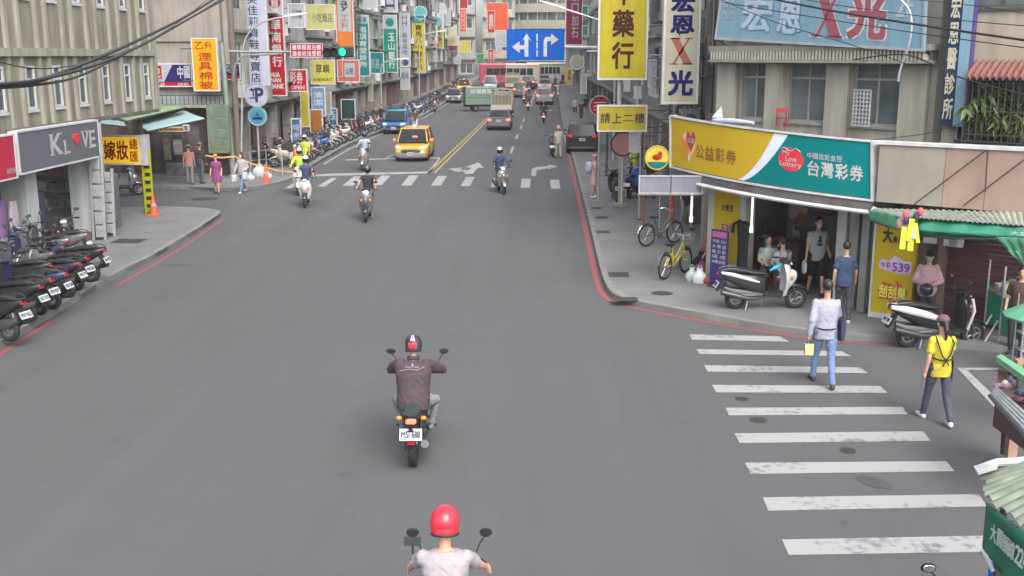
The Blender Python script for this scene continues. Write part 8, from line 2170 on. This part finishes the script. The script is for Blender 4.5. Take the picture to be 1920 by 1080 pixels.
# posts and bases on the right pavement
p = at(1163, 388, .12); t = thing('signal_post', 'pale blue-grey post on a concrete base on the right pavement', 'post', p)
mb = MB(); mb.box((0, 0, .07), (.5, .5, .14)); mb.build('base', CONC, t, bevel=.02); mb = MB(); mb.box((0, 0, .8), (.18, .16, 1.45)); mb.build('cabinet', pm('post_blue_grey', (.24, .30, .36), .5), t, bevel=.01); mb = MB(); mb.cyl((-.06, 0, 1.5), (-.06, 0, 3.4), .03, n=8); mb.build('pole', C_CREAM, t)
for (px, py, ztop, r_, m, lb) in [(1198, 412, 3.2, .035, STEEL, 'thin steel post left of the sheet panel'), (1206, 425, 1.6, .025, P_RED, 'short red and white rod behind the dark bicycle'), (1137, 330, 3.6, .05, DSTEEL, 'dark post standing beside the small yellow sign'), (1122, 318, 2.6, .04, STEEL, 'grey post beside the black parked car'), (1235, 445, 2.3, .02, STEEL, 'slim pole holding the red folded umbrella')]:
 p = at(px, py, .12); t = thing('post', lb, 'post', p); mb = MB(); mb.cyl((0, 0, 0), (0, 0, ztop), r_, n=10); mb.build('shaft', m, t, smooth=40); mb = MB(); mb.cyl((0, 0, 0), (0, 0, .05), r_ * 2.2, n=10); mb.build('foot', DSTEEL, t)
# steel frames, pipes and cable bundles on the dark gap facade: many small real parts
rg = random.Random(21)
cl = thing('cable_clutter', 'tangle of pipes, brackets and cables in the dark gap left of the corner building', 'pipes and cables', (4.4, 28, 3))
for k in range(42):
 y = rg.uniform(26.6, 33.5); x = rg.uniform(3.6, 4.35) if y > 29.7 else rg.uniform(4.25, 4.6); z = rg.uniform(2.4, 7); mb = MB()
 if k % 3 == 0: mb.cyl((x, y, z - rg.uniform(.6, 2)), (x, y, z + rg.uniform(.6, 2)), rg.choice([.02, .03, .045]), n=6)
 elif k % 3 == 1:
  dy = rg.uniform(.5, 1.6); mb.tube([(x, y, z), (x - .1, y - dy / 2, z - rg.uniform(.05, .3)), (x + rg.uniform(-.3, .2), y - dy, z + rg.uniform(-.4, .4))], .016, 5)
 else:
  w_ = rg.uniform(.3, .9) if y > 29.7 else .12; mb.tube([(x, y, z), (x - w_, y, z), (x - w_, y, z - rg.uniform(.2, .7)), (x, y, z - .1)], .016, 5)
 mb.build('pipe', rg.choice([STEEL, DSTEEL, BLACK, CONC, pm('rust', (.12, .06, .035), .8)]), cl, world=True)
for (y, z, sx, sy, sz, m, lb) in [(28.2, 3.3, .5, .7, .5, WFR, 'outdoor air conditioner hanging below the white X-ray sign'), (30.1, 3.6, .5, .7, .6, CONC, 'dusty air conditioner in the gap behind the white X-ray sign'), (31.6, 5.0, .5, .8, .6, WFR, 'air conditioner high behind the yellow pharmacy sign'), (29.2, 5.6, .45, .6, .5, CONCD, 'old air conditioner high left of the corner building')]:
 t = thing('air_conditioner', lb, 'air conditioner', (3.95 if y > 29.5 else 4.45, y, z)); mb = MB(); mb.box((0, 0, 0), (sx, sy, sz)); mb.build('casing', m, t, bevel=.02); mb = MB(); mb.cyl((-sx / 2, 0, 0), (-sx / 2 - .02, 0, 0), .2, n=18); mb.cyl((0, -sy / 2, 0), (0, -sy / 2 - .02, 0), .18, n=18); mb.build('fan_grille', DSTEEL, t)
 mb = MB(); mb.box((.1, 0, -sz / 2 - .04), (.5, .06, .06)); mb.build('bracket', DSTEEL, t)
# grille cages above the arcade, left of the X-ray sign
for (y0, y1, z0, z1, lb) in [(29.9, 30.9, 2.9, 4.0, 'small dark cage low behind the white X-ray sign'), (30.2, 32.8, 4.2, 6.3, 'large steel window cage between the yellow and white vertical signs')]:
 t = thing('window_cage', lb, 'window cage', (4.0, (y0 + y1) / 2, z0)); mb = MB()
 for k in range(int((y1 - y0) / .14) + 1): mb.cyl((3.72, y0 + k * .14, z0), (3.72, y0 + k * .14, z1), .012, n=5)
 for k in range(5):
  for yy in (y0, y1): mb.cyl((3.72 + k * .14, yy, z0), (3.72 + k * .14, yy, z1), .012, n=5)
 for z in (z0, (z0 + z1) / 2, z1): mb.tube([(4.3, y0, z), (3.72, y0, z), (3.72, y1, z), (4.3, y1, z)], .018, 5)
 mb.build('bars', DSTEEL, t, world=True)
# red plastic chair and white cloth on the ledge above the sign
q = PP(1466, 238, N1, CU - .35); t = thing('chair', 'small red and brown chair standing on the ledge above the lottery sign', 'chair', (q.x, q.y, q.z)); t.scale = (.8, .8, .75)
for s1 in (-.14, .14):
 for s2 in (-.12, .12): mb = MB(); mb.cyl((s1, s2, 0), (s1, s2, .28 if s2 < 0 else .55), .018, n=6); mb.build('leg', P_RED, t)
mb = MB(); mb.box((0, 0, .28), (.32, .28, .03)); mb.build('seat', P_MAR, t); mb = MB(); mb.box((0, .12, .5), (.32, .03, .12)); mb.build('backrest', P_RED, t)
q = PP(1344, 220, N1, CU - .5); mb = MB(); mb.rings([[q + V((-.12, 0, -.0)), q + V((.16, .05, -.02)), q + V((.1, .2, 0))], [q + V((.09, .02, .26)), q + V((.11, .03, .26)), q + V((.1, .05, .26))]]); tag(mb.build('white_sack', PLW, smooth=40), 'pointed white plastic sack on the ledge at the left corner of the lottery sign', 'sack')
mb = MB(); mb.loft([(-.6, 0, .06, .05), (0, .01, .08, .07), (.6, 0, .05, .04)], 10, 2.5); q = PP(1375, 228, N1, CU - .5); Mz = Matrix.Rotation(atan2(-D1.x, D1.y), 3, 'Z'); mb.v = [q + Mz @ p for p in mb.v]; tag(mb.build('rolled_sheet', PLW, smooth=50), 'rolled white plastic sheet lying on the ledge above the yellow half of the sign', 'plastic sheet')

# ------------------------------------------------------------------ market stalls on the right edge
def stall_pt(px, py, z): return PP(px, py, (0, 0, 1), z)
# upper stall: green panel front, goods, steel table
t = thing('market_stall', 'market stall with a green sheet front and stacked goods at the right edge', 'market stall', stall_pt(1895, 640, 0))
a, b = at(1870, 652), at(1930, 668)
GP2 = pm('stall_green_panel', (.02, .22, .13), .5, var=.12, scale=3)
def vquad(p0, p1, z0, z1, m, name, d=.03):
 n = V((-(p1 - p0).y, (p1 - p0).x, 0)).normalized() * d; mb = MB(); mb.rings([[V((p0.x, p0.y, z0)), V((p1.x, p1.y, z0)), V((p1.x, p1.y, z1)), V((p0.x, p0.y, z1))], [V((p0.x, p0.y, z0)) + n, V((p1.x, p1.y, z0)) + n, V((p1.x, p1.y, z1)) + n, V((p0.x, p0.y, z1)) + n]]); return mb.build(name, m, t, world=True)
vquad(a, b, .25, .95, GP2, 'green_panel'); vquad(a + V((0, .7, 0)), b + V((0, .7, 0)), .3, 1.05, GP2, 'green_panel')
for p in (a, b, a + V((0, .7, 0))):
 mb = MB(); mb.cyl((p.x, p.y - .02, 0), (p.x, p.y - .02, 1.55), .02, n=8); mb.build('post', STEEL, t, world=True)
mb = MB(); mb.bb((a.x, a.y + .03, .95), (a.x + 1.8, a.y + .72, 1.0)); mb.build('tabletop', STEEL, t, world=True)
for s_ in ((a.x - .12, a.y + .1), (a.x - .05, a.y + .55)):
 mb = MB(); mb.cyl((s_[0] - .18, s_[1] - .1, 0), (s_[0] + .12, s_[1], .5), .018, n=6); mb.build('leg', STEEL, t, world=True)
rs_ = random.Random(9); GC = [(.38, .36, .33), (.12, .14, .16), (.30, .10, .06), (.18, .28, .22), (.42, .42, .5), (.10, .07, .05), (.35, .28, .12)]
for k in range(14):
 c = GC[k % 7]; x = a.x + .08 + (k % 7) * .19; y = a.y + .12 + (k // 7) * .3; h = rs_.uniform(.1, .32)
 o = thing('goods_box', 'box of goods number %s from the left on the green-fronted stall table' % ['one', 'two', 'three', 'four', 'five', 'six', 'seven', 'eight', 'nine', 'ten', 'eleven', 'twelve', 'thirteen', 'fourteen'][k], 'box', (x, y, 1.0))
 o['group'] = 'goods on the green-fronted stall'; o['label'] = 'one of the small boxes of goods crowded on the green-fronted stall table'
 mb = MB(); mb.box((.07, .07, h / 2), (.15, .17, h)); mb.build('carton', pm('goods_%d' % (k % 7), c, .6, var=.4, scale=9), o, bevel=.008); mb = MB(); mb.box((.07, .07, h + .004), (.16, .18, .008)); mb.build('lid', pm('goods_lid_%d' % (k % 3), GC[(k + 3) % 7], .5), o)
# wire shelves with bottles below, on the front of the stall
o = thing('wire_rack', 'wire rack with rows of small bottles at the right edge below the green panel', 'rack', at(1905, 690))
p = at(1898, 700)
for k in range(4):
 mb = MB(); mb.bb((p.x, p.y - .25, .15 + k * .3), (p.x + .9, p.y + .05, .165 + k * .3)); mb.build('shelf', STEEL, o, world=True)
 for j in range(7):
  x = p.x + .07 + j * .12; mb = MB(); mb.cyl((x, p.y - .12, .165 + k * .3), (x, p.y - .12, .32 + k * .3), .04, n=10); mb.cyl((x, p.y - .12, .32 + k * .3), (x, p.y - .12, .37 + k * .3), .018, n=8); mb.build('bottle', pm('bottle_%d' % ((j + k) % 4), [(.4, .42, .45), (.12, .15, .2), (.3, .33, .3), (.2, .08, .06)][(j + k) % 4], .3), o, world=True)
for (x, y) in ((0, -.25), (0, .05), (.9, -.25)):
 mb = MB(); mb.cyl((p.x + x, p.y + y, 0), (p.x + x, p.y + y, 1.4), .012, n=6); mb.build('upright', STEEL, o, world=True)
# person under the stall parasol and the folded green parasol
mb = MB(); q = stall_pt(1918, 592, 1.75); n = 12; rs = []
for r_, z in ((.02, .22), (.25, .16), (.55, .0), (.54, -.03)): rs.append([V((q.x + .3 + r_ * cos(2 * pi * i / n), q.y + r_ * sin(2 * pi * i / n), 1.75 + z)) for i in range(n)])
mb.rings(rs); o = thing('parasol', 'small pale green parasol over the green-fronted stall', 'parasol', (q.x + .3, q.y, 0)); mb.build('canopy', GTARP2, o, world=True); mb = MB(); mb.cyl((q.x + .3, q.y, 0), (q.x + .3, q.y, 1.95), .02, n=8); mb.build('pole', STEEL, o, world=True)
p = at(1912, 676); J, s_ = pose_walk(1.6, .05); make_person('stall keeper with brown hair under the pale green parasol', (p.x + .1, p.y + .45, 0), R(150), J, s_, C_BROWN, C_DARK, vox=.02)
# slanted roof edges: green edge bar, white corrugated awning strips seen from above
def plank(label, name, cat, pts, zs, m, th=.04, parts=None):
 P4 = [stall_pt(x, y, z) for (x, y), z in zip(pts, zs)]; c = sum(P4, V()) / len(P4); t = thing(name, label, cat, c)
 mb = MB(); mb.rings([[p - V((0, 0, th)) for p in P4], P4]); mb.build('sheet', m, t, world=True); return t, P4
t, P4 = plank('green-edged stall roof board slanting out at the right edge', 'stall_roof', 'stall roof', [(1868, 668), (1877, 664), (1960, 716), (1955, 730)], [1.45] * 4, pm('edge_green', (.14, .36, .20), .5), .08)
t, P4 = plank('dark pile of hanging goods under the green-edged roof board', 'stall_counter', 'counter', [(1872, 690), (1960, 730), (1960, 790), (1868, 728)], [1.25] * 4, C_BROWN, .5)
for k in range(16):
 p = P4[3].lerp(P4[2], rs_.random() * .9).lerp(P4[0].lerp(P4[1], .5), rs_.random() * .8); mb = MB(); mb.ball((p.x, p.y, 1.25 + .03), (rs_.uniform(.04, .1), rs_.uniform(.04, .08), rs_.uniform(.03, .09)), 10, 6); mb.build('goods', pm('heap_%d' % (k % 5), [(.03, .02, .02), (.08, .03, .04), (.15, .1, .12), (.3, .28, .26), (.05, .07, .12)][k % 5], .6), t, world=True)
SLW = pm('slat_white_grey', (.38, .39, .40), .5, .2, var=.15, stain=.3)
t = thing('slatted_awning', 'pale slatted awning strip slanting down at the right edge above the brown post', 'awning', stall_pt(1895, 780, 1.5))
e0, e1 = stall_pt(1856, 742, 1.5), stall_pt(1960, 860, 1.5); g0, g1 = stall_pt(1868, 722, 1.62), stall_pt(1960, 800, 1.62)
for k in range(5):
 u = k / 5; p0, p1, q0, q1 = e0.lerp(g0, u), e1.lerp(g1, u), e0.lerp(g0, u + .15), e1.lerp(g1, u + .15)
 mb = MB(); mb.rings([[p - V((0, 0, .03)) for p in (p0, p1, q1, q0)], [p0, p1, q1, q0]]); mb.build('slat', SLW, t, world=True)
mb = MB(); mb.cyl(e0, e1, .025, n=6); mb.build('edge_rod', DSTEEL, t, world=True)
p = at(1893, 868); t = thing('post', 'pinkish wooden post with a dark strap below the slatted awning', 'post', p)
mb = MB(); mb.box((0, 0, .72), (.12, .12, 1.44)); mb.build('timber', pm('timber_pink', (.34, .20, .15), .8, var=.25), t); mb = MB(); mb.tube([(-.12, -.06, 1.4), (-.16, -.07, .8), (-.13, -.06, .15)], .035, 8); mb.build('strap', C_BLK, t); mb = MB(); mb.ball((.1, -.05, 1.35), (.1, .06, .12), 10, 6); mb.build('cloth_bundle', cloth('cloth_olive', (.22, .22, .08)), t, smooth=60)

# nearest stall: corrugated roof over a green tarpaulin, crate below
t = thing('market_stall', 'near market stall with a weathered corrugated roof over a dark green tarpaulin', 'market stall', stall_pt(1900, 1000, 0))
ZR = 2.05
lowpx = [(1838, 880), (1848, 934), (1925, 992), (2000, 1052)]; toppx = [(1935, 862), (1962, 884), (2015, 930), (2075, 985)]
def along(pl, u, z):
 u *= len(pl) - 1; i = min(int(u), len(pl) - 2); q = u - i; return stall_pt(pl[i][0] + (pl[i + 1][0] - pl[i][0]) * q, pl[i][1] + (pl[i + 1][1] - pl[i][1]) * q, z)
n = 16
for k in range(n):
 ra, rb_ = [], []
 for j in range(6):
  u = (k + j / 5 * .985) / n; z = .02 * sin(pi * j / 5); up_ = along(toppx, u, ZR + .15); lowp = along(lowpx, u, ZR); lowp = lowp + (lowp - up_).normalized() * (.02 * sin(k * 2.3))
  ra.append(up_ + V((0, 0, z))); rb_.append(lowp + V((0, 0, z)))
 mb = MB(); mb.rings([ra + [p - V((0, 0, .01)) for p in ra[::-1]], rb_ + [p - V((0, 0, .01)) for p in rb_[::-1]]]); mb.build('corrugated_sheet', pm('roof_sheet_green_grey', (.19, .22, .175), .7, .15, var=.22, scale=5, bump=.2, stain=.5), t, world=True)
r0a, r0b = stall_pt(1836, 879, ZR + .05), stall_pt(1950, 860, ZR + .15); r1a, r1b = stall_pt(1850, 936, ZR), stall_pt(2000, 1052, ZR)
mb = MB(); mb.tube([r0a, r0a.lerp(r0b, .3) + V((0, 0, .03)), r0a.lerp(r0b, .6) + V((0, 0, .01)), r0b], .035, 8); mb.build('rolled_edge', pm('roll_pale', (.40, .42, .40), .7, stain=.4), t, world=True)
q4 = [stall_pt(*p, ZR + .09) for p in ((1825, 876), (1872, 866), (1870, 880), (1834, 891))]
mb = MB(); mb.rings([q4, [p + V((0, 0, .012)) for p in q4]]); mb.build('loose_sheet', SLW, t, world=True)
TD = pm('tarpaulin_deep_green', (.018, .13, .085), .55, var=.2, scale=2, bump=.35, bscale=4)
u0_, u1_ = r1a + V((.0, .0, -.03)), r1b + V((0, .0, -.03)); rows = []; d_ = (u1_ - u0_).normalized(); nn_ = V((d_.y, -d_.x, 0)).normalized()
if nn_.y > 0: nn_ = -nn_
for j in range(8):
 q = j / 7; rows.append([u0_.lerp(u1_, i / 18) + V((0, 0, -(.34 + .5 * i / 18) * q)) + nn_ * (.03 * sin(i * 1.1) * q) + V((0, 0, .03 * sin(i * .9) * (q > .9))) for i in range(19)])
mb = MB(); mb.rings(rows, cap=False, closed=False); o = mb.build('tarpaulin', TD, t, smooth=60, world=True); q = o.modifiers.new('t', 'SOLIDIFY'); q.thickness = .01
mb = MB(); mb.tube([rows[-1][i] + V((0, -.01, -.015 - .05 * (i % 3 == 0))) for i in range(0, 4)], .016, 6); mb.build('hem_cord', WHITE, t, world=True)
cT = nn_.dot(u0_ + nn_ * .05)
for ch, px, py in [('大', 1863, 1000), ('腸', 1875, 1010), ('麵', 1886, 1021), ('線', 1897, 1032), ('2', 1908, 1040), ('2', 1915, 1047), ('4', 1923, 1055)]:
 c0_ = PP(px, py, nn_, cT); mb = MB(); e = .038 if ch in '24' else .05; put(mb, ch, lambda a, b: c0_ + d_ * a * (-1 if d_.x < 0 else 1) + V((0, 0, b)), -e * .8, -.07, e * .8, .07, .03); mb.build('lettering', pm('chalk_white', (.5, .55, .52), .7), t, world=True)
for p in (r0b, r1a + V((.25, .25, -.05)), r1b):
 mb = MB(); mb.cyl((p.x, p.y, 0), (p.x, p.y, p.z), .03, n=8); mb.build('post', DSTEEL, t, world=True)
# blue crate with a white cord
p = stall_pt(1878, 1052, .9); t = thing('crate', 'blue plastic crate with a pale rim under the green tarpaulin', 'crate', (p.x + .2, p.y - .1, .58), R(40)); BLU = pm('crate_blue', (.01, .10, .45), .45, var=.06)
for (cx, cy, sx, sy) in ((0, -.2, .62, .02), (0, .2, .62, .02), (-.30, 0, .02, .38), (.30, 0, .02, .38)):
 mb = MB(); mb.box((cx, cy, .2), (sx, sy, .4)); mb.build('side', BLU, t)
 mb = MB(); mb.box((cx, cy * 1.03, .405), (sx + .03, sy + .03, .02)); mb.build('rim', PALE, t)
mb = MB(); mb.box((0, 0, .01), (.6, .4, .02)); mb.build('bottom', BLU, t); mb = MB(); mb.tube([(.02, .18, .62), (.06, .1, .42), (.16, .02, .46), (.24, -.1, .44)], .012, 6); mb.build('cord', WHITE, t)
t = thing('trestle', 'low trestle carrying the blue crate', 'trestle', (p.x + .2, p.y - .1, 0), R(40)); t.scale = (1, 1, 1.38)
for s1 in (-.25, .25):
 for s2 in (-.15, .15): mb = MB(); mb.cyl((s1, s2, 0), (s1, s2, .42), .02, n=6); mb.build('leg', DSTEEL, t)
# mirror of a scooter poking in at the bottom edge
p = stall_pt(1741, 1068, 1.27); t = make_scooter('scooter below the picture edge whose mirror pokes in at the bottom right', (p.x + .33, p.y - .36, 0), 0, P_BLACK, text=None)

# temporary barrier, bags and tape at the street works
YTAPE = pm('tape_orange', (.6, .32, .10), .5)
t = thing('barrier', 'white and grey street-work barrier frame by the crossing', 'barrier', at(500, 330, .12))
for (px, py) in ((440, 330), (470, 322), (500, 318), (530, 330)):
 p = at(px, py, .12); mb = MB(); mb.cyl(p, p + V((0, 0, .95)), .03, n=8); mb.build('post', STEEL, t, world=True)
pp_ = [at(*q, .12) for q in ((440, 330), (470, 322), (500, 318), (530, 330))]
for z in (.5, .9):
 mb = MB(); mb.tube([p + V((0, 0, z)) for p in pp_], .022, 6); mb.build('rail', STEEL, t, world=True)
t = thing('barrier_tape', 'orange and yellow tape strung between the signal pole and the street works', 'tape', at(430, 340, .12)); mb = MB(); z = .95
q = [PY(385, 290, 45), PY(415, 294, 45.2), PY(440, 292, 45.4), PY(470, 305, 46), PY(520, 318, 47), PY(560, 322, 48)]
mb.rings([[p, p - V((0, 0, .07)), p - V((0, -.01, .07)), p + V((0, .01, 0))] for p in q]); mb.build('tape', YTAPE, t, world=True)
for (px, py, r_, m, lb) in [(487, 330, .3, PLW, 'white sack hanging on the street-work barrier'), (500, 336, .22, PLW, 'smaller white sack beside the barrier'), (470, 338, .18, pm('plastic_pale_green', (.38, .45, .42), .4), 'pale bag on the pavement behind the walking woman')]: bag(lb, px, py, r_, m, .12)
# standing boards and shop fronts of the far-left arcade
for (x0, y0, x1, y1, m, tx, ink, yy, lb) in [(548, 222, 566, 285, colr('board_blue', 70, 120, 175), '特價', S_GRYW, 55, 'blue standing board with pale writing near the cones'), (582, 205, 606, 250, colr('board_orange_brown', 190, 125, 55), '', None, 61, 'orange-brown upright board leaning in the arcade'),
 (585, 163, 611, 218, colr('board_pale_blue', 130, 170, 215), '清潔', WHITE, 62.5, 'light blue advertising panel behind the orange-brown board'), (617, 203, 633, 236, colr('board_sky', 80, 150, 205), 'K2', WHITE, 67, 'small sky blue board beside the green shutter'),
 (640, 186, 667, 224, colr('shutter_green_dark', 40, 75, 75), '', None, 71.5, 'dark green shutter panel with pale slats in the arcade'), (565, 168, 581, 238, S_YEL, '', None, 59, 'pair of pale yellow upright strips in the arcade'), (608, 172, 622, 215, S_GRYW, '口口口', S_YEL, 66, 'narrow white strip board with yellow squares')]:
 vsign(lb, x0, y0, x1, y1, m, tx, ink, y=yy, a=(.15, .35, .85, .85), bold=.03)
vsign('yellow upright sign board by the kerb at the far right', 1061, 128, 1073, 158, S_DIMY, '停車', S_BRN, y=128, a=(.3, .2, .7, .9)); 
vsign('tall maroon vertical sign with pale characters on the right of the street', 1060, -30, 1092, 84, S_MAR, '鑽口加石', S_GRYW, y=93, a=(.35, .1, .75, .9)); vsign('grey white board below the maroon sign', 1061, 70, 1086, 128, S_GRYW, 'I 口', S_LINK, y=96, a=(.25, .5, .4, .9))
vsign('upper green box sign behind the maroon sign', 1091, 10, 1103, 32, S_GRN, '', y=80); vsign('lower green box sign behind the maroon sign', 1091, 48, 1103, 68, S_GRN, '', y=80)
t, r_ = roundel('round beige satellite dish beside the white board on the right', 1082, 117, 13, 88, pm('dish_beige', (.30, .25, .2), .6), .2)
vsign('pale blue upright panel on the far right arcade', 1088, 138, 1100, 176, S_GRYW, '', y=76)

# ------------------------------------------------------------------ overhead cables
CAB = pm('cable_black', (.02, .02, .022), .6, var=0)
def cable(label, pts, ys_, r_, name='cable', n=3):
 P = [PY(x, y, yy) for (x, y), yy in zip(pts, ys_)]; q = []
 for i in range(len(P) - 1):
  for k in range(6):
   u = k / 6; a = P[max(i - 1, 0)]; b = P[i]; c = P[i + 1]; d = P[min(i + 2, len(P) - 1)]
   q.append(.5 * ((2 * b) + (c - a) * u + (2 * a - 5 * b + 4 * c - d) * u * u + (3 * b - a - 3 * c + d) * u ** 3))
 q.append(P[-1]); mb = MB(); mb.tube(q, r_, 7); return tag(mb.build(name, CAB, smooth=60), label, 'cable')
yy = [14, 16, 20, 25, 30, 36]
cable('thick upper black cable sweeping up from the left edge to the top', [(-40, 163), (60, 155), (180, 110), (270, 70), (350, 30), (430, -20)], yy, .035)
cable('second thick black cable just under the upper one on the left', [(-40, 160), (70, 150), (190, 118), (275, 80), (360, 32), (440, -12)], yy, .028)
cable('third black cable hanging lowest of the bundle on the left', [(-40, 166), (60, 160), (150, 142), (240, 98), (330, 50), (425, -8)], yy, .022)
cable('thin wire parallel to the left cable bundle', [(-40, 105), (60, 128), (150, 120), (250, 90), (330, 45), (400, -10)], yy, .01)
ry = [20, 18.5, 17, 15.5]
for i, (lb, pts, r_) in enumerate([('thick black cable crossing the sky-blue banner to the right edge', [(1400, -12), (1560, 20), (1760, 52), (1940, 78)], .018), ('thin wire just above the thick cable on the right', [(1400, -22), (1560, 8), (1760, 34), (1940, 50)], .007), ('thin wire below the thick cable on the right', [(1360, 5), (1500, 28), (1720, 62), (1940, 92)], .008),
        ('wire from the banner corner to the sill of the right window', [(1330, -10), (1450, 40), (1600, 85), (1700, 120)], .007), ('drooping wire crossing the cornice toward the window cage', [(1600, 112), (1700, 103), (1800, 145), (1930, 180)], .012), ('highest thin wire in the upper right corner', [(1560, -14), (1700, -2), (1820, 10), (1940, 28)], .006), ('fine wire running from the lottery sign roof to the window cage', [(1640, 262), (1740, 250), (1800, 232), (1930, 200)], .006)]):
 cable(lb, pts, ry, r_)
cable('grey flexible conduit hanging from the banner to the grilled window', [(1675, -12), (1705, 20), (1707, 70), (1688, 130), (1684, 152)], [20.8, 20.6, 20.6, 20.9, 21.0], .022, 'conduit').data.materials[0] = WHITE
for i, (p0, p1) in enumerate([((1122, 60), (1345, 20)), ((1100, 180), (1345, 215)), ((1213, 240), (1300, 205)), ((1180, 300), (1260, 250))]):
 cable(['wire strung behind the yellow pharmacy sign', 'low wire crossing behind the small yellow sign', 'black wire sagging right of the small yellow sign', 'wire from the switch box to the lottery sign'][i], [p0, ((p0[0] + p1[0]) / 2, (p0[1] + p1[1]) / 2 + 8), p1], [35.5, 35, 34.6], .014)
# white security grille leaning in the right upstairs window
a, b = PP(1598, 235, N1, CU - .2), PP(1629, 240, N1, CU - .2); top = PP(1598, 168, N1, CU - .2)
f = Face((a.x, a.y, a.z), D1, (0, 0, 1), (b - a).dot(D1), top.z - a.z); t = thing('window_grille', 'white lattice security grille in the right upstairs window of the corner building', 'window grille', f.at(0)(.5, 0)); mb = MB()
for k in range(6): f.slab(mb, k / 5 - .03, 0, k / 5 + .03, 1, 0, .02)
for k in range(10): f.slab(mb, 0, k / 9 - .012, 1, k / 9 + .012, .021, .035)
mb.build('lattice', WHITE, t, world=True)

# pale city air that washes out the far end of the street
mb = MB(); mb.bb((-60, -12, -1.2), (40, 240, 36)); hz = mb.build('haze', pm('haze_dummy', (1, 1, 1))); hz['kind'] = 'stuff'
hm = bpy.data.materials.new('haze_air'); hm.use_nodes = True; hm.node_tree.nodes.clear(); ho = hm.node_tree.nodes.new('ShaderNodeOutputMaterial'); hv = hm.node_tree.nodes.new('ShaderNodeVolumePrincipled')
hv.inputs['Color'].default_value = (.93, .93, .96, 1); hv.inputs['Density'].default_value = .0005; hm.node_tree.links.new(hv.outputs[0], ho.inputs['Volume']); hz.data.materials[0] = hm
bpy.data.scenes.remove(TMP)
